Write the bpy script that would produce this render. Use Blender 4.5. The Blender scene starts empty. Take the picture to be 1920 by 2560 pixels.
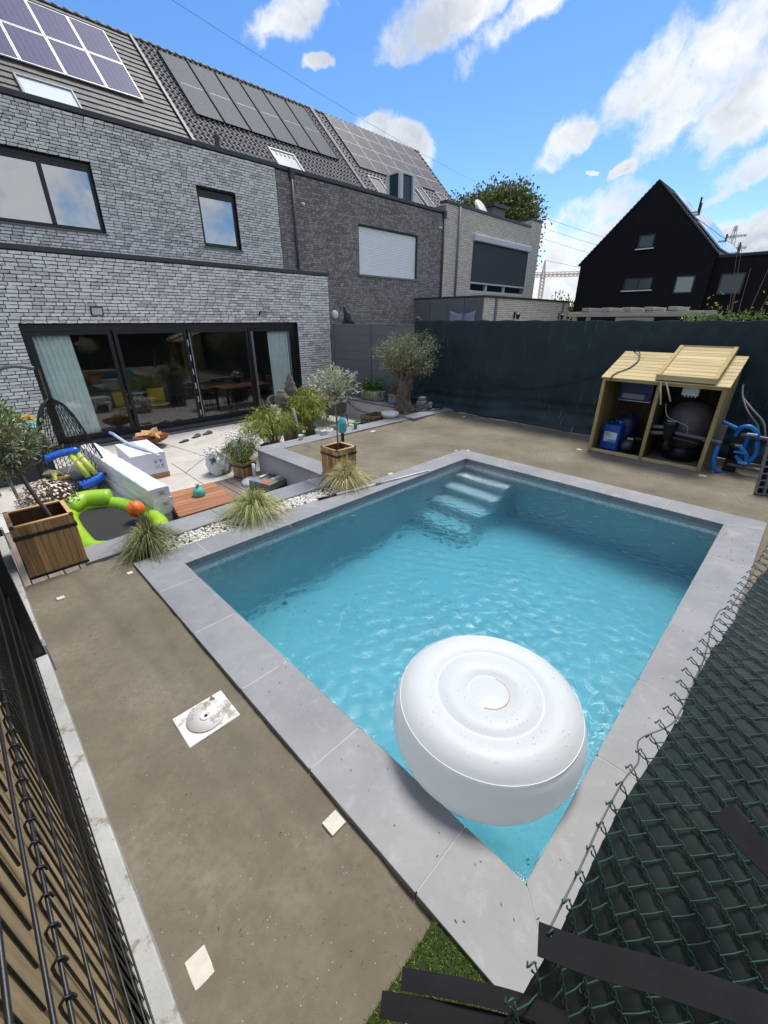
import bpy, bmesh, math, random
import numpy as np
from mathutils import Vector, Matrix, Euler
random.seed(7); RNG = np.random.default_rng(7)
scn = bpy.context.scene
COL = scn.collection
PI = math.pi

# ------------------------------------------------------------------ camera
CAM_Z = 2.3
FPX, PCX, PCY = 1033.0, 960.0, 1280.0            # focal length and centre, in photograph pixels
PITCH = math.radians(24.923); HEAD = math.radians(44.786)
cd = bpy.data.cameras.new('camera'); cam = bpy.data.objects.new('camera', cd); COL.objects.link(cam)
cd.sensor_fit = 'VERTICAL'; cd.sensor_height = 36.0; cd.lens = FPX / 2560 * 36.0
cd.clip_start = 0.02; cd.clip_end = 3000
cam.location = (0, 0, CAM_Z)
cam.rotation_euler = (PI / 2 - PITCH, 0, HEAD - PI / 2)
scn.camera = cam
_Fh = np.array([math.cos(HEAD), math.sin(HEAD), 0]); _R = np.array([math.sin(HEAD), -math.cos(HEAD), 0])
_F = math.cos(PITCH) * _Fh + np.array([0, 0, -math.sin(PITCH)]); _U = np.cross(_R, _F)
def sky_dir(px, py):
    d = _F * FPX + _R * (px - PCX) - _U * (py - PCY); return d / np.linalg.norm(d)
def screen(p):
    v = np.array(p, float) - np.array([0, 0, CAM_Z]); z = v @ _F
    if z < .05: return None
    return PCX + FPX * (v @ _R) / z, PCY - FPX * (v @ _U) / z, z

# ------------------------------------------------------------------ render and exposure
scn.render.engine = 'CYCLES'
cy = scn.cycles
cy.use_denoising = True
try: cy.denoiser = 'OPENIMAGEDENOISE'
except Exception: pass
cy.use_adaptive_sampling = True; cy.adaptive_threshold = 0.025
cy.max_bounces = 10; cy.diffuse_bounces = 3; cy.glossy_bounces = 4; cy.transmission_bounces = 6
cy.transparent_max_bounces = 12; cy.volume_bounces = 0
cy.caustics_reflective = False; cy.caustics_refractive = True
cy.blur_glossy = 0.5; cy.sample_clamp_indirect = 40
scn.view_settings.view_transform = 'Standard'; scn.view_settings.look = 'None'
scn.view_settings.exposure = 0.65; scn.view_settings.gamma = 1.0
scn.view_settings.use_curve_mapping = False

# ------------------------------------------------------------------ sun (veiled by thin cloud: soft shadows)
SUN_EL, SUN_AZ = math.radians(67.5), math.radians(11)     # azimuth of the sun seen from the ground, from +x towards +y
sd = bpy.data.lights.new('sun', 'SUN'); sd.energy = 2.5; sd.angle = math.radians(18); sd.color = (1.0, .94, .85)
sun = bpy.data.objects.new('sun', sd); COL.objects.link(sun)
_s = Vector((math.cos(SUN_EL) * math.cos(SUN_AZ), math.cos(SUN_EL) * math.sin(SUN_AZ), math.sin(SUN_EL)))
sun.rotation_euler = _s.to_track_quat('Z', 'Y').to_euler()

# ------------------------------------------------------------------ world: Nishita sky with fair-weather clouds
world = bpy.data.worlds.new('World'); scn.world = world; world.use_nodes = True
world.cycles.sampling_method = 'MANUAL'; world.cycles.sample_map_resolution = 512
def build_world():
    nt = world.node_tree; nt.nodes.clear(); N = nt.nodes.new; L = nt.links.new
    out = N('ShaderNodeOutputWorld')
    sky = N('ShaderNodeTexSky'); sky.sky_type = 'NISHITA'; sky.sun_disc = False
    sky.sun_elevation = SUN_EL; sky.sun_rotation = math.radians(90) - SUN_AZ
    sky.altitude = 20; sky.air_density = 1.0; sky.dust_density = 0.35; sky.ozone_density = 2.2
    hs = N('ShaderNodeHueSaturation'); hs.inputs['Saturation'].default_value = 1.25; L(sky.outputs[0], hs.inputs['Color'])
    tn = N('ShaderNodeMix'); tn.data_type = 'RGBA'; tn.blend_type = 'MULTIPLY'; tn.inputs[0].default_value = 1; L(hs.outputs[0], tn.inputs[6]); tn.inputs[7].default_value = (.94, .96, 1.03, 1)
    bg = N('ShaderNodeBackground'); bg.inputs[1].default_value = 0.115; L(tn.outputs[2], bg.inputs[0])
    tc = N('ShaderNodeTexCoord'); D = tc.outputs['Generated']
    def vm(op, a, b=None, scale=None):
        n = N('ShaderNodeVectorMath'); n.operation = op
        for i, v in enumerate((a, b)):
            if v is None: continue
            if isinstance(v, (tuple, list, np.ndarray)): n.inputs[i].default_value = tuple(float(q) for q in v)
            else: L(v, n.inputs[i])
        if scale is not None: n.inputs['Scale'].default_value = scale
        return n.outputs['Value'] if op == 'DOT_PRODUCT' else n.outputs[0]
    def mt(op, a, b=0.0, c=0.0):
        n = N('ShaderNodeMath'); n.operation = op
        for i, v in enumerate((a, b, c)):
            if isinstance(v, (int, float)): n.inputs[i].default_value = float(v)
            else: L(v, n.inputs[i])
        return n.outputs[0]
    def noise(vec, scale, detail=6, rough=.55):
        n = N('ShaderNodeTexNoise'); n.inputs['Scale'].default_value = scale; n.inputs['Detail'].default_value = detail
        n.inputs['Roughness'].default_value = rough; L(vec, n.inputs['Vector']); return n
    def sstep(v, a, b):
        n = N('ShaderNodeMapRange'); n.interpolation_type = 'SMOOTHSTEP'; L(v, n.inputs[0])
        n.inputs[1].default_value = a; n.inputs[2].default_value = b; return n.outputs[0]
    wn = noise(D, 17.0, 3)
    w = vm('SUBTRACT', wn.outputs['Color'], (.5, .5, .5))
    ws = vm('SCALE', w, None, .055); DW = vm('ADD', D, ws)
    # cloud banks: centre (photo px), half axis a, half axis b
    banks = [((1770, 185), (260, -125), (55, 100)), ((1880, 250), (200, -70), (30, 110)), ((1600, 205), (165, -75), (30, 58)), ((1730, 275), (170, -40), (16, 60)), ((1880, 45), (60, -60), (16, 22)),
             ((1430, 355), (105, -28), (12, 42)), ((1400, 368), (70, -8), (8, 26)), ((1556, 424), (40, -4), (2, 24)), ((1478, 428), (20, -2), (0, 9)), ((1890, 415), (135, -62), (20, 40)), ((1840, 470), (80, -10), (6, 24)),
             ((1440, 560), (150, -12), (8, 62)), ((1480, 610), (190, 0), (6, 45)), ((1860, 590), (150, -10), (8, 62)), ((1440, 700), (260, -10), (2, 46)), ((1900, 660), (150, -6), (2, 40)),
             ((1000, 345), (110, 28), (-10, 58)), ((940, 320), (60, 10), (-4, 40)), ((1140, 0), (230, 14), (16, 95)), ((1360, -10), (190, -10), (10, 60)), ((725, 25), (105, 10), (20, 75)), ((800, 158), (36, 6), (0, 18))]
    F = None
    for (c, a, b) in banks:
        dc = sky_dir(*c); A = sky_dir(c[0] + a[0], c[1] + a[1]) - dc; B = sky_dir(c[0] + b[0], c[1] + b[1]) - dc
        A = A / (A @ A); B = B / (B @ B)
        qa = mt('SUBTRACT', vm('DOT_PRODUCT', DW, A), float(dc @ A)); qb = mt('SUBTRACT', vm('DOT_PRODUCT', DW, B), float(dc @ B))
        q = mt('SQRT', mt('ADD', mt('MULTIPLY', qa, qa), mt('MULTIPLY', qb, qb)))
        v = mt('SUBTRACT', 1.0, q)
        F = v if F is None else mt('SMOOTH_MAX', F, v, .16)
    n1 = noise(DW, 12.0, 8, .64)
    F = mt('MAXIMUM', F, -1.2)
    dens = mt('ADD', mt('MULTIPLY', mt('MINIMUM', F, .42), 1.7), mt('MULTIPLY', mt('SUBTRACT', n1.outputs[0], .485), 3.0))
    m_in = sstep(dens, -.08, .95)
    # elsewhere in the sky: unseen cumulus, its cover raised to whiten the ambient light
    sep = N('ShaderNodeSeparateXYZ'); L(D, sep.inputs[0])
    n2 = noise(DW, 4.2, 5, .6)
    m_out = sstep(n2.outputs[0], .425, .58)
    inv = sstep(vm('DOT_PRODUCT', D, _F), .42, .56)
    mix = N('ShaderNodeMix'); L(inv, mix.inputs[0]); L(m_out, mix.inputs[2]); L(m_in, mix.inputs[3])
    up = sstep(sep.outputs[2], -.02, .05)
    mask = mt('MULTIPLY', mt('MULTIPLY', mix.outputs[0], up), .96)
    n3 = n2
    cr = N('ShaderNodeValToRGB'); L(mt('ADD', mt('MULTIPLY', dens, -.22), mt('MULTIPLY', n3.outputs[0], 1.15)), cr.inputs[0])
    cr.color_ramp.elements[0].position = .20; cr.color_ramp.elements[0].color = (.56, .61, .68, 1)
    cr.color_ramp.elements[1].position = .50; cr.color_ramp.elements[1].color = (1.0, 1.0, 1.0, 1)
    bc = N('ShaderNodeBackground'); L(cr.outputs[0], bc.inputs[0]); bc.inputs[1].default_value = .68
    ms = N('ShaderNodeMixShader'); L(mask, ms.inputs[0]); L(bg.outputs[0], ms.inputs[1]); L(bc.outputs[0], ms.inputs[2])
    L(ms.outputs[0], out.inputs[0])
build_world()

# ------------------------------------------------------------------ helpers: colour and materials
def lin(c): c /= 255.0; return c / 12.92 if c <= .04045 else ((c + .055) / 1.055) ** 2.4
def S(r, g, b): return (lin(r), lin(g), lin(b), 1.0)
def mul(c, k): return tuple(min(1, q * k) for q in c[:3]) + (1.0,)
class NT:
    def __init__(s, name):
        s.m = bpy.data.materials.new(name); s.m.use_nodes = True; s.t = s.m.node_tree
        s.b = s.t.nodes['Principled BSDF']; s.out = s.t.nodes['Material Output']
    def n(s, t, **kw):
        q = s.t.nodes.new(t)
        for k, v in kw.items(): setattr(q, k, v)
        return q
    def l(s, a, b): s.t.links.new(a, b)
    def noise(s, vec, scale, detail=4, rough=.55, dist=0):
        q = s.n('ShaderNodeTexNoise'); q.inputs['Scale'].default_value = scale; q.inputs['Detail'].default_value = detail
        q.inputs['Roughness'].default_value = rough; q.inputs['Distortion'].default_value = dist
        if vec is not None: s.l(vec, q.inputs['Vector'])
        return q
    def coords(s, scale=(1, 1, 1), kind='Object'):
        tc = s.n('ShaderNodeTexCoord'); mp = s.n('ShaderNodeMapping'); mp.inputs['Scale'].default_value = scale
        s.l(tc.outputs[kind], mp.inputs[0]); return mp.outputs[0]
    def ramp(s, fac, stops):
        r = s.n('ShaderNodeValToRGB'); e = r.color_ramp.elements
        while len(e) < len(stops): e.new(.5)
        for q, (p, c) in zip(e, stops): q.position = p; q.color = c
        s.l(fac, r.inputs[0]); return r.outputs[0]
    def mix(s, fac, a, b, mode='MIX'):
        q = s.n('ShaderNodeMix'); q.data_type = 'RGBA'; q.blend_type = mode
        for i, v in ((0, fac), (6, a), (7, b)):
            if isinstance(v, (int, float)): q.inputs[i].default_value = v
            elif isinstance(v, tuple): q.inputs[i].default_value = v
            else: s.l(v, q.inputs[i])
        return q.outputs[2]
    def math(s, op, a, b=0.0):
        q = s.n('ShaderNodeMath', operation=op)
        for i, v in enumerate((a, b)):
            if isinstance(v, (int, float)): q.inputs[i].default_value = v
            else: s.l(v, q.inputs[i])
        return q.outputs[0]
    def bump(s, h, strength=.3, dist=.01):
        q = s.n('ShaderNodeBump'); q.inputs['Strength'].default_value = strength; q.inputs['Distance'].default_value = dist
        s.l(h, q.inputs['Height']); s.l(q.outputs[0], s.b.inputs['Normal']); return q
    def base(s, v):
        if isinstance(v, tuple): s.b.inputs['Base Color'].default_value = v
        else: s.l(v, s.b.inputs['Base Color'])
    def rough(s, v): s.b.inputs['Roughness'].default_value = v
MATS = {}
def pm(name, col, rough=.65, var=.12, scale=6.0, bump=.15, bscale=70, metal=0, spec=.5, stretch=(1, 1, 1), coat=0, bdist=.004, rnd=0.0):
    """plain weathered surface: colour mottled by noise, fine relief"""
    if name in MATS: return MATS[name]
    t = NT(name); v = t.coords(stretch)
    n = t.noise(v, scale, 6, .6)
    c = t.ramp(n.outputs[0], [(.25, mul(col, 1 - var)), (.75, mul(col, 1 + var))])
    if rnd:
        oi = t.n('ShaderNodeObjectInfo'); f = t.math('MULTIPLY_ADD', oi.outputs['Random'], rnd); t.t.nodes[-1].inputs[2].default_value = 1 - rnd / 2
        cc = t.n('ShaderNodeCombineColor'); [t.l(f, cc.inputs[i]) for i in range(3)]
        c = t.mix(1.0, c, cc.outputs[0], 'MULTIPLY')
    t.base(c); t.rough(rough); t.b.inputs['Metallic'].default_value = metal; t.b.inputs['Specular IOR Level'].default_value = spec
    if coat: t.b.inputs['Coat Weight'].default_value = coat
    if bump:
        b = t.noise(v, bscale, 4, .6); t.bump(b.outputs[0], bump, bdist)
    MATS[name] = t.m; return t.m
def wood(name, c1, c2, axis=0, rough=.6, gscale=10, rnd=.35, bump=.25):
    """wood: grain stretched along one local axis, each piece its own tone"""
    if name in MATS: return MATS[name]
    t = NT(name); st = [gscale * 2.2] * 3; st[axis] = gscale * .12
    tc = t.n('ShaderNodeTexCoord'); oi = t.n('ShaderNodeObjectInfo')
    ad = t.n('ShaderNodeVectorMath', operation='ADD'); t.l(tc.outputs['Object'], ad.inputs[0])
    cm = t.n('ShaderNodeCombineXYZ'); r7 = t.math('MULTIPLY', oi.outputs['Random'], 37.0); [t.l(r7, cm.inputs[i]) for i in range(3)]
    t.l(cm.outputs[0], ad.inputs[1])
    mp = t.n('ShaderNodeMapping'); mp.inputs['Scale'].default_value = st; t.l(ad.outputs[0], mp.inputs[0])
    n = t.noise(mp.outputs[0], 1.0, 7, .62, .6)
    c = t.ramp(n.outputs[0], [(.28, c1), (.72, c2)])
    f = t.math('MULTIPLY_ADD', oi.outputs['Random'], rnd); t.t.nodes[-1].inputs[2].default_value = 1 - rnd * .5
    cc = t.n('ShaderNodeCombineColor'); [t.l(f, cc.inputs[i]) for i in range(3)]
    t.base(t.mix(1.0, c, cc.outputs[0], 'MULTIPLY')); t.rough(rough)
    t.bump(n.outputs[0], bump, .003); MATS[name] = t.m; return t.m

# ------------------------------------------------------------------ helpers: meshes
class MB:
    def __init__(s): s.v = []; s.f = []; s.mi = []
    def add(s, vs, fs, mi=0, M=None):
        o = len(s.v)
        s.v += [tuple(M @ Vector(p)) for p in vs] if M is not None else [tuple(p) for p in vs]
        s.f += [tuple(i + o for i in q) for q in fs]; s.mi += [mi] * len(fs); return s
    def box(s, x0, x1, y0, y1, z0, z1, mi=0, M=None):
        return s.add([(x0, y0, z0), (x1, y0, z0), (x1, y1, z0), (x0, y1, z0), (x0, y0, z1), (x1, y0, z1), (x1, y1, z1), (x0, y1, z1)],
                     [(0, 3, 2, 1), (4, 5, 6, 7), (0, 1, 5, 4), (1, 2, 6, 5), (2, 3, 7, 6), (3, 0, 4, 7)], mi, M)
    def cbox(s, c, d, mi=0, M=None):
        return s.box(c[0] - d[0] / 2, c[0] + d[0] / 2, c[1] - d[1] / 2, c[1] + d[1] / 2, c[2] - d[2] / 2, c[2] + d[2] / 2, mi, M)
    def hexa(s, bot, top, mi=0):
        return s.add(list(bot) + list(top), [(0, 3, 2, 1), (4, 5, 6, 7), (0, 1, 5, 4), (1, 2, 6, 5), (2, 3, 7, 6), (3, 0, 4, 7)], mi)
    def prism(s, poly, z0, z1, mi=0, M=None):
        n = len(poly)
        return s.add([(p[0], p[1], z0) for p in poly] + [(p[0], p[1], z1) for p in poly],
                     [tuple(range(n - 1, -1, -1)), tuple(range(n, 2 * n))] + [(i, (i + 1) % n, n + (i + 1) % n, n + i) for i in range(n)], mi, M)
    def tube(s, pts, r, n=8, closed=False, mi=0, caps=True, flat=None):
        P = [Vector(p) for p in pts]; m = len(P)
        rr = r if isinstance(r, (list, tuple)) else [r] * m
        up = None; rings = []
        for i in range(m):
            if closed: t = P[(i + 1) % m] - P[i - 1]
            else: t = P[min(i + 1, m - 1)] - P[max(i - 1, 0)]
            if t.length < 1e-9: t = Vector((0, 0, 1))
            t.normalize()
            if up is None: up = t.orthogonal().normalized()
            up = up - t * up.dot(t)
            if up.length < 1e-6: up = t.orthogonal()
            up.normalize(); sd_ = t.cross(up)
            rings.append([P[i] + (up * math.cos(2 * PI * k / n) + sd_ * math.sin(2 * PI * k / n)) * rr[i] for k in range(n)])
        vs = [q for g in rings for q in g]; fs = []
        for i in range(m if closed else m - 1):
            a, b = i * n, ((i + 1) % m) * n
            fs += [(a + k, a + (k + 1) % n, b + (k + 1) % n, b + k) for k in range(n)]
        if caps and not closed: fs += [tuple(range(n - 1, -1, -1)), tuple(range((m - 1) * n, m * n))]
        return s.add(vs, fs, mi)
    def lathe(s, prof, c=(0, 0, 0), n=24, mi=0, M=None, cap=True):
        vs = []; fs = []
        for (r, z) in prof: vs += [(c[0] + r * math.cos(2 * PI * k / n), c[1] + r * math.sin(2 * PI * k / n), c[2] + z) for k in range(n)]
        for i in range(len(prof) - 1):
            a, b = i * n, (i + 1) * n
            fs += [(a + k, a + (k + 1) % n, b + (k + 1) % n, b + k) for k in range(n)]
        if cap:
            if prof[0][0] > 1e-4: fs.append(tuple(range(n - 1, -1, -1)))
            if prof[-1][0] > 1e-4: fs.append(tuple(range((len(prof) - 1) * n, len(prof) * n)))
        return s.add(vs, fs, mi, M)
    def grid(s, fn, nu, nv, mi=0):
        vs = [fn(i / nu, j / nv) for j in range(nv + 1) for i in range(nu + 1)]
        fs = [(j * (nu + 1) + i, j * (nu + 1) + i + 1, (j + 1) * (nu + 1) + i + 1, (j + 1) * (nu + 1) + i) for j in range(nv) for i in range(nu)]
        return s.add(vs, fs, mi)
    def ball(s, c, r, n=16, m=10, mi=0, M=None):
        rx, ry, rz = r if isinstance(r, (tuple, list)) else (r, r, r)
        vs = [(c[0], c[1], c[2] - rz)]; fs = []
        for j in range(1, m):
            a = -PI / 2 + PI * j / m
            vs += [(c[0] + rx * math.cos(a) * math.cos(2 * PI * k / n), c[1] + ry * math.cos(a) * math.sin(2 * PI * k / n), c[2] + rz * math.sin(a)) for k in range(n)]
        vs.append((c[0], c[1], c[2] + rz)); T = len(vs) - 1
        fs += [(0, 1 + (k + 1) % n, 1 + k) for k in range(n)]
        for j in range(m - 2):
            a = 1 + j * n; b = a + n
            fs += [(a + k, a + (k + 1) % n, b + (k + 1) % n, b + k) for k in range(n)]
        a = 1 + (m - 2) * n
        fs += [(a + k, a + (k + 1) % n, T) for k in range(n)]
        return s.add(vs, fs, mi, M)
    def mesh(s, name, mats=(), smooth=False):
        me = bpy.data.meshes.new(name); me.from_pydata(s.v, [], s.f)
        for m in mats if isinstance(mats, (list, tuple)) else [mats]: me.materials.append(m)
        if any(s.mi): me.polygons.foreach_set('material_index', s.mi)
        if smooth: me.polygons.foreach_set('use_smooth', [True] * len(me.polygons))
        me.update(); return me
    def build(s, name, mats, parent=None, smooth=False, bevel=0, seg=2, label=None, kind=None, auto=None):
        o = bpy.data.objects.new(name, s.mesh(name, mats, smooth)); COL.objects.link(o)
        if parent is not None: o.parent = parent
        if bevel:
            b = o.modifiers.new('bevel', 'BEVEL'); b.width = bevel; b.segments = seg; b.limit_method = 'ANGLE'; b.angle_limit = math.radians(40)
        if smooth and auto:
            try: o.data.set_sharp_from_angle(angle=math.radians(auto))
            except Exception: pass
        if label: o['label'] = label
        if kind: o['kind'] = kind
        return o
def np_mesh(name, V, Fq, mats, parent=None, kind=None, smooth=False, attr=None, tri=False):
    """fast mesh from arrays: V (n,3); Fq (m,4) quads or (m,3) triangles"""
    V = np.asarray(V, np.float32); Fq = np.asarray(Fq, np.int32); k = Fq.shape[1]
    me = bpy.data.meshes.new(name); me.vertices.add(len(V)); me.vertices.foreach_set('co', V.ravel())
    me.loops.add(Fq.size); me.loops.foreach_set('vertex_index', Fq.ravel())
    me.polygons.add(len(Fq)); me.polygons.foreach_set('loop_start', np.arange(0, Fq.size, k, dtype=np.int32))
    try: me.polygons.foreach_set('loop_total', np.full(len(Fq), k, np.int32))
    except Exception: pass
    for m in mats if isinstance(mats, (list, tuple)) else [mats]: me.materials.append(m)
    if attr is not None:
        a = me.attributes.new('rnd', 'FLOAT', 'POINT'); a.data.foreach_set('value', np.asarray(attr, np.float32))
    me.update(calc_edges=True); me.validate()
    if smooth: me.polygons.foreach_set('use_smooth', np.ones(len(me.polygons), bool))
    o = bpy.data.objects.new(name, me); COL.objects.link(o)
    if parent is not None: o.parent = parent
    if kind: o['kind'] = kind
    return o
def tag(o, label, cat=None, group=None, kind=None):
    o['label'] = label
    if cat: o['category'] = cat
    if group: o['group'] = group
    if kind: o['kind'] = kind
    return o
def thing(name, label, cat, loc=(0, 0, 0), rz=0.0, group=None, kind=None):
    o = bpy.data.objects.new(name, None); COL.objects.link(o); o.location = loc; o.rotation_euler = (0, 0, rz); o.empty_display_size = .1
    return tag(o, label, cat, group, kind)
def struct(o): o['kind'] = 'structure'; return o
def pieces(parent, name, plist, meshes, mat_stuff, cap=300, stuff_name=None):
    """plist: (matrix 4x4 in world/parent space, mesh index, rnd). The cap pieces that show largest become objects; the rest one joined part."""
    sc = []
    for i, (M, k, r) in enumerate(plist):
        p = M.translation; q = screen(p)
        a = 0
        if q and -40 < q[0] < 1960 and -40 < q[1] < 2600:
            s3 = M.to_scale(); a = sorted([abs(x) for x in s3])[1] * max(abs(x) for x in s3) / (q[2] ** 2)
        sc.append((-a, i))
    sc.sort()
    for _, i in sc[:cap]:
        M, k, r = plist[i]; o = bpy.data.objects.new(name, meshes[k]); COL.objects.link(o); o.parent = parent; o.matrix_local = M
    rest = [i for _, i in sc[cap:]]
    if rest:
        cache = []
        for me in meshes:
            v = np.empty(len(me.vertices) * 3, np.float32); me.vertices.foreach_get('co', v)
            cache.append((v.reshape(-1, 3), [tuple(p.vertices) for p in me.polygons]))
        VS = []; FS = []; AT = []; o = 0
        for i in rest:
            M, k, r = plist[i]; m = np.array(M); v, f = cache[k]
            VS.append(v @ m[:3, :3].T + m[:3, 3]); AT.append(np.full(len(v), r)); FS += [tuple(q + o for q in p) for p in f]; o += len(v)
        V = np.concatenate(VS); me = bpy.data.meshes.new(stuff_name or name + 's'); me.from_pydata(V.tolist(), [], FS); me.materials.append(mat_stuff)
        a = me.attributes.new('rnd', 'FLOAT', 'POINT'); a.data.foreach_set('value', np.concatenate(AT).astype(np.float32))
        ob = bpy.data.objects.new(stuff_name or name + 's', me); COL.objects.link(ob); ob.parent = parent; ob['kind'] = 'stuff'
def rnd_source(t, obj):
    if obj: return t.n('ShaderNodeObjectInfo').outputs['Random']
    return t.n('ShaderNodeAttribute', attribute_name='rnd').outputs['Fac']
def leaves(name, centers, normals_dirs, length, width, mat, parent, fold=.0, kind=None):
    """leaf blades: one bent quad pair per leaf. centers (n,3), dirs (n,3)"""
    n = len(centers); C0 = np.asarray(centers, float); d = np.asarray(normals_dirs, float)
    d /= np.linalg.norm(d, axis=1, keepdims=True) + 1e-9
    rv = RNG.normal(size=(n, 3)); s = np.cross(d, rv); s /= np.linalg.norm(s, axis=1, keepdims=True) + 1e-9
    L = (np.asarray(length) * RNG.uniform(.7, 1.25, n))[:, None]; W = (np.asarray(width) * RNG.uniform(.75, 1.25, n))[:, None]
    up = np.cross(s, d)
    v0 = C0; v1 = C0 + d * L * .5 + s * W * .5; v2 = C0 + d * L + up * L * -.1; v3 = C0 + d * L * .5 - s * W * .5
    v1 = v1 + up * W * fold; v3 = v3 + up * W * fold
    V = np.stack([v0, v1, v2, v3], 1).reshape(-1, 3); F = np.arange(4 * n).reshape(-1, 4)
    return np_mesh(name, V, F, mat, parent, kind, attr=np.repeat(RNG.uniform(0, 1, n), 4))
def leaf_mat(name, c1, c2, c3=None, rough=.5, trans=.25):
    if name in MATS: return MATS[name]
    t = NT(name); r = rnd_source(t, False)
    st = [(0.0, c1), (1.0, c2)] if c3 is None else [(0.0, c1), (.6, c2), (1.0, c3)]
    c = t.ramp(r, st); t.base(c); t.rough(rough); t.b.inputs['Specular IOR Level'].default_value = .35
    if trans:
        tr = t.n('ShaderNodeBsdfTranslucent'); t.l(c, tr.inputs[0]); mx = t.n('ShaderNodeMixShader'); mx.inputs[0].default_value = trans
        t.l(t.b.outputs[0], mx.inputs[1]); t.l(tr.outputs[0], mx.inputs[2]); t.l(mx.outputs[0], t.out.inputs[0])
    MATS[name] = t.m; return t.m
# ================================================================== SETTING
T = -0.59                                   # terrace level; coping and cap stones lie at z = 0, sand just below
PX0, PX1, PY0, PY1 = 1.15, 6.225, .24, 4.065   # pool opening
OX0, OX1, OY0, OY1 = .77, 6.665, -.14, 4.45    # outer edge of the coping
WATER = -.175; FLOOR = -1.62

def smooth_noise2(X, Y, seed, cell):
    r = np.random.default_rng(seed); n = 128; G = r.uniform(-1, 1, (n, n))
    u = X / cell; v = Y / cell; i = np.floor(u).astype(int); j = np.floor(v).astype(int); fu = u - i; fv = v - j
    fu = fu * fu * (3 - 2 * fu); fv = fv * fv * (3 - 2 * fv)
    g = lambda a, b: G[a % n, b % n]
    return (g(i, j) * (1 - fu) + g(i + 1, j) * fu) * (1 - fv) + (g(i, j + 1) * (1 - fu) + g(i + 1, j + 1) * fu) * fv

# ---- ground far around: one sheet to the horizon with the plot cut out
gm = NT('ground_mat'); v = gm.coords(); n = gm.noise(v, .15, 6); n2 = gm.noise(v, 6, 5)
gm.base(gm.mix(n2.outputs[0], gm.ramp(n.outputs[0], [(.35, S(92, 104, 62)), (.65, S(120, 112, 84))]), S(74, 84, 50))); gm.rough(.95)
R0 = 1500; hx0, hx1, hy0, hy1 = -.3, 10.2, -.6, 12.6
g = MB(); gz = -.66
for (a, b, c, d) in ((-R0, R0, hy1, R0), (-R0, R0, -R0, hy0), (-R0, hx0, hy0, hy1), (hx1, R0, hy0, hy1)):
    g.add([(a, c, gz), (b, c, gz), (b, d, gz), (a, d, gz)], [(0, 1, 2, 3)])
tag(struct(g.build('ground', gm.m)), 'open ground stretching to the horizon beyond the gardens')

# ---- sand yard, raked, around the pool
def sand_ok(x, y):
    a = (y < 4.81) | ((x > 3.9) & (y < 7.1))
    b = ~((x > OX0 + .03) & (x < OX1 - .03) & (y > OY0 + .03) & (y < OY1 - .03))
    c = ~((x > OX0 + .1) & (x < 3.8) & (y > OY1 - .02) & (y < 4.81))
    return a & b & c
st = .035; xs = np.arange(-.16, 9.95, st); ys = np.arange(-1.3, 7.1, st)
XX, YY = np.meshgrid(xs, ys)
hz = smooth_noise2(XX, YY, 1, .9) * .010 + smooth_noise2(XX, YY, 2, .16) * .004 + smooth_noise2(XX * .7 + YY * .7, (YY - XX) * .14, 3, .09) * .0075 + RNG.normal(0, .0011, XX.shape)
# a long heap of spoil by the loose slab and the planting corner
hz += .10 * np.exp(-((XX - 9.1) / .75) ** 2 - ((YY - 6.92) / .13) ** 2) + .045 * np.exp(-((XX - 4.9) / .8) ** 2 - ((YY - 6.8) / .22) ** 2) * (1 + .8 * smooth_noise2(XX, YY, 5, .08))
# wheelbarrow ruts along the left strip
rut = .35 + .10 * np.sin(YY * .9); hz -= .012 * np.exp(-((XX - rut) / .05) ** 2) * (XX < .75)
rut2 = .58 + .04 * np.sin(YY * 1.7 + 1); hz -= .008 * np.exp(-((XX - rut2) / .04) ** 2) * (XX < .75)
ZZ = -.036 + hz
ok = sand_ok(XX, YY)
V = np.stack([XX, YY, ZZ], -1).reshape(-1, 3); nx = len(xs); ny = len(ys)
I, J = np.meshgrid(np.arange(nx - 1), np.arange(ny - 1)); q0 = (J * nx + I).ravel()
okf = (ok[:-1, :-1] & ok[1:, :-1] & ok[:-1, 1:] & ok[1:, 1:]).ravel()
F = np.stack([q0, q0 + 1, q0 + nx + 1, q0 + nx], 1)[okf]
sm = NT('sand_mat'); v = sm.coords()
n1 = sm.noise(v, 1.1, 5, .6); n2 = sm.noise(v, 22, 6, .65); n3 = sm.noise(v, 260, 3, .7)
c = sm.ramp(n1.outputs[0], [(.34, S(104, 98, 83)), (.5, S(126, 119, 103)), (.68, S(148, 141, 124))])
c = sm.mix(sm.ramp(n2.outputs[0], [(.40, (0, 0, 0, 1)), (.72, (1, 1, 1, 1))]), c, S(114, 107, 93))
vo = sm.n('ShaderNodeTexVoronoi'); vo.inputs['Scale'].default_value = 75; sm.l(v, vo.inputs['Vector'])
wn = sm.n('ShaderNodeTexWhiteNoise'); sm.l(vo.outputs['Position'], wn.inputs['Vector'])
g1 = sm.math('LESS_THAN', vo.outputs['Distance'], .20); g2 = sm.math('GREATER_THAN', wn.outputs[0], .955)
c = sm.mix(sm.math('MULTIPLY', sm.math('MULTIPLY', g1, g2), .6), c, S(214, 208, 192))
g4 = sm.math('MULTIPLY', sm.math('LESS_THAN', vo.outputs['Distance'], .24), sm.math('LESS_THAN', wn.outputs[0], .06))
c = sm.mix(sm.math('MULTIPLY', g4, .6), c, S(60, 54, 44))
sm.base(sm.mix(sm.math('MULTIPLY', n3.outputs[0], .5), c, S(109, 102, 89))); sm.rough(.95); sm.b.inputs['Specular IOR Level'].default_value = .2
hb = sm.math('ADD', n3.outputs[0], sm.math('MULTIPLY', n2.outputs[0], 1.2)); sm.bump(hb, .55, .006)
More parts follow.
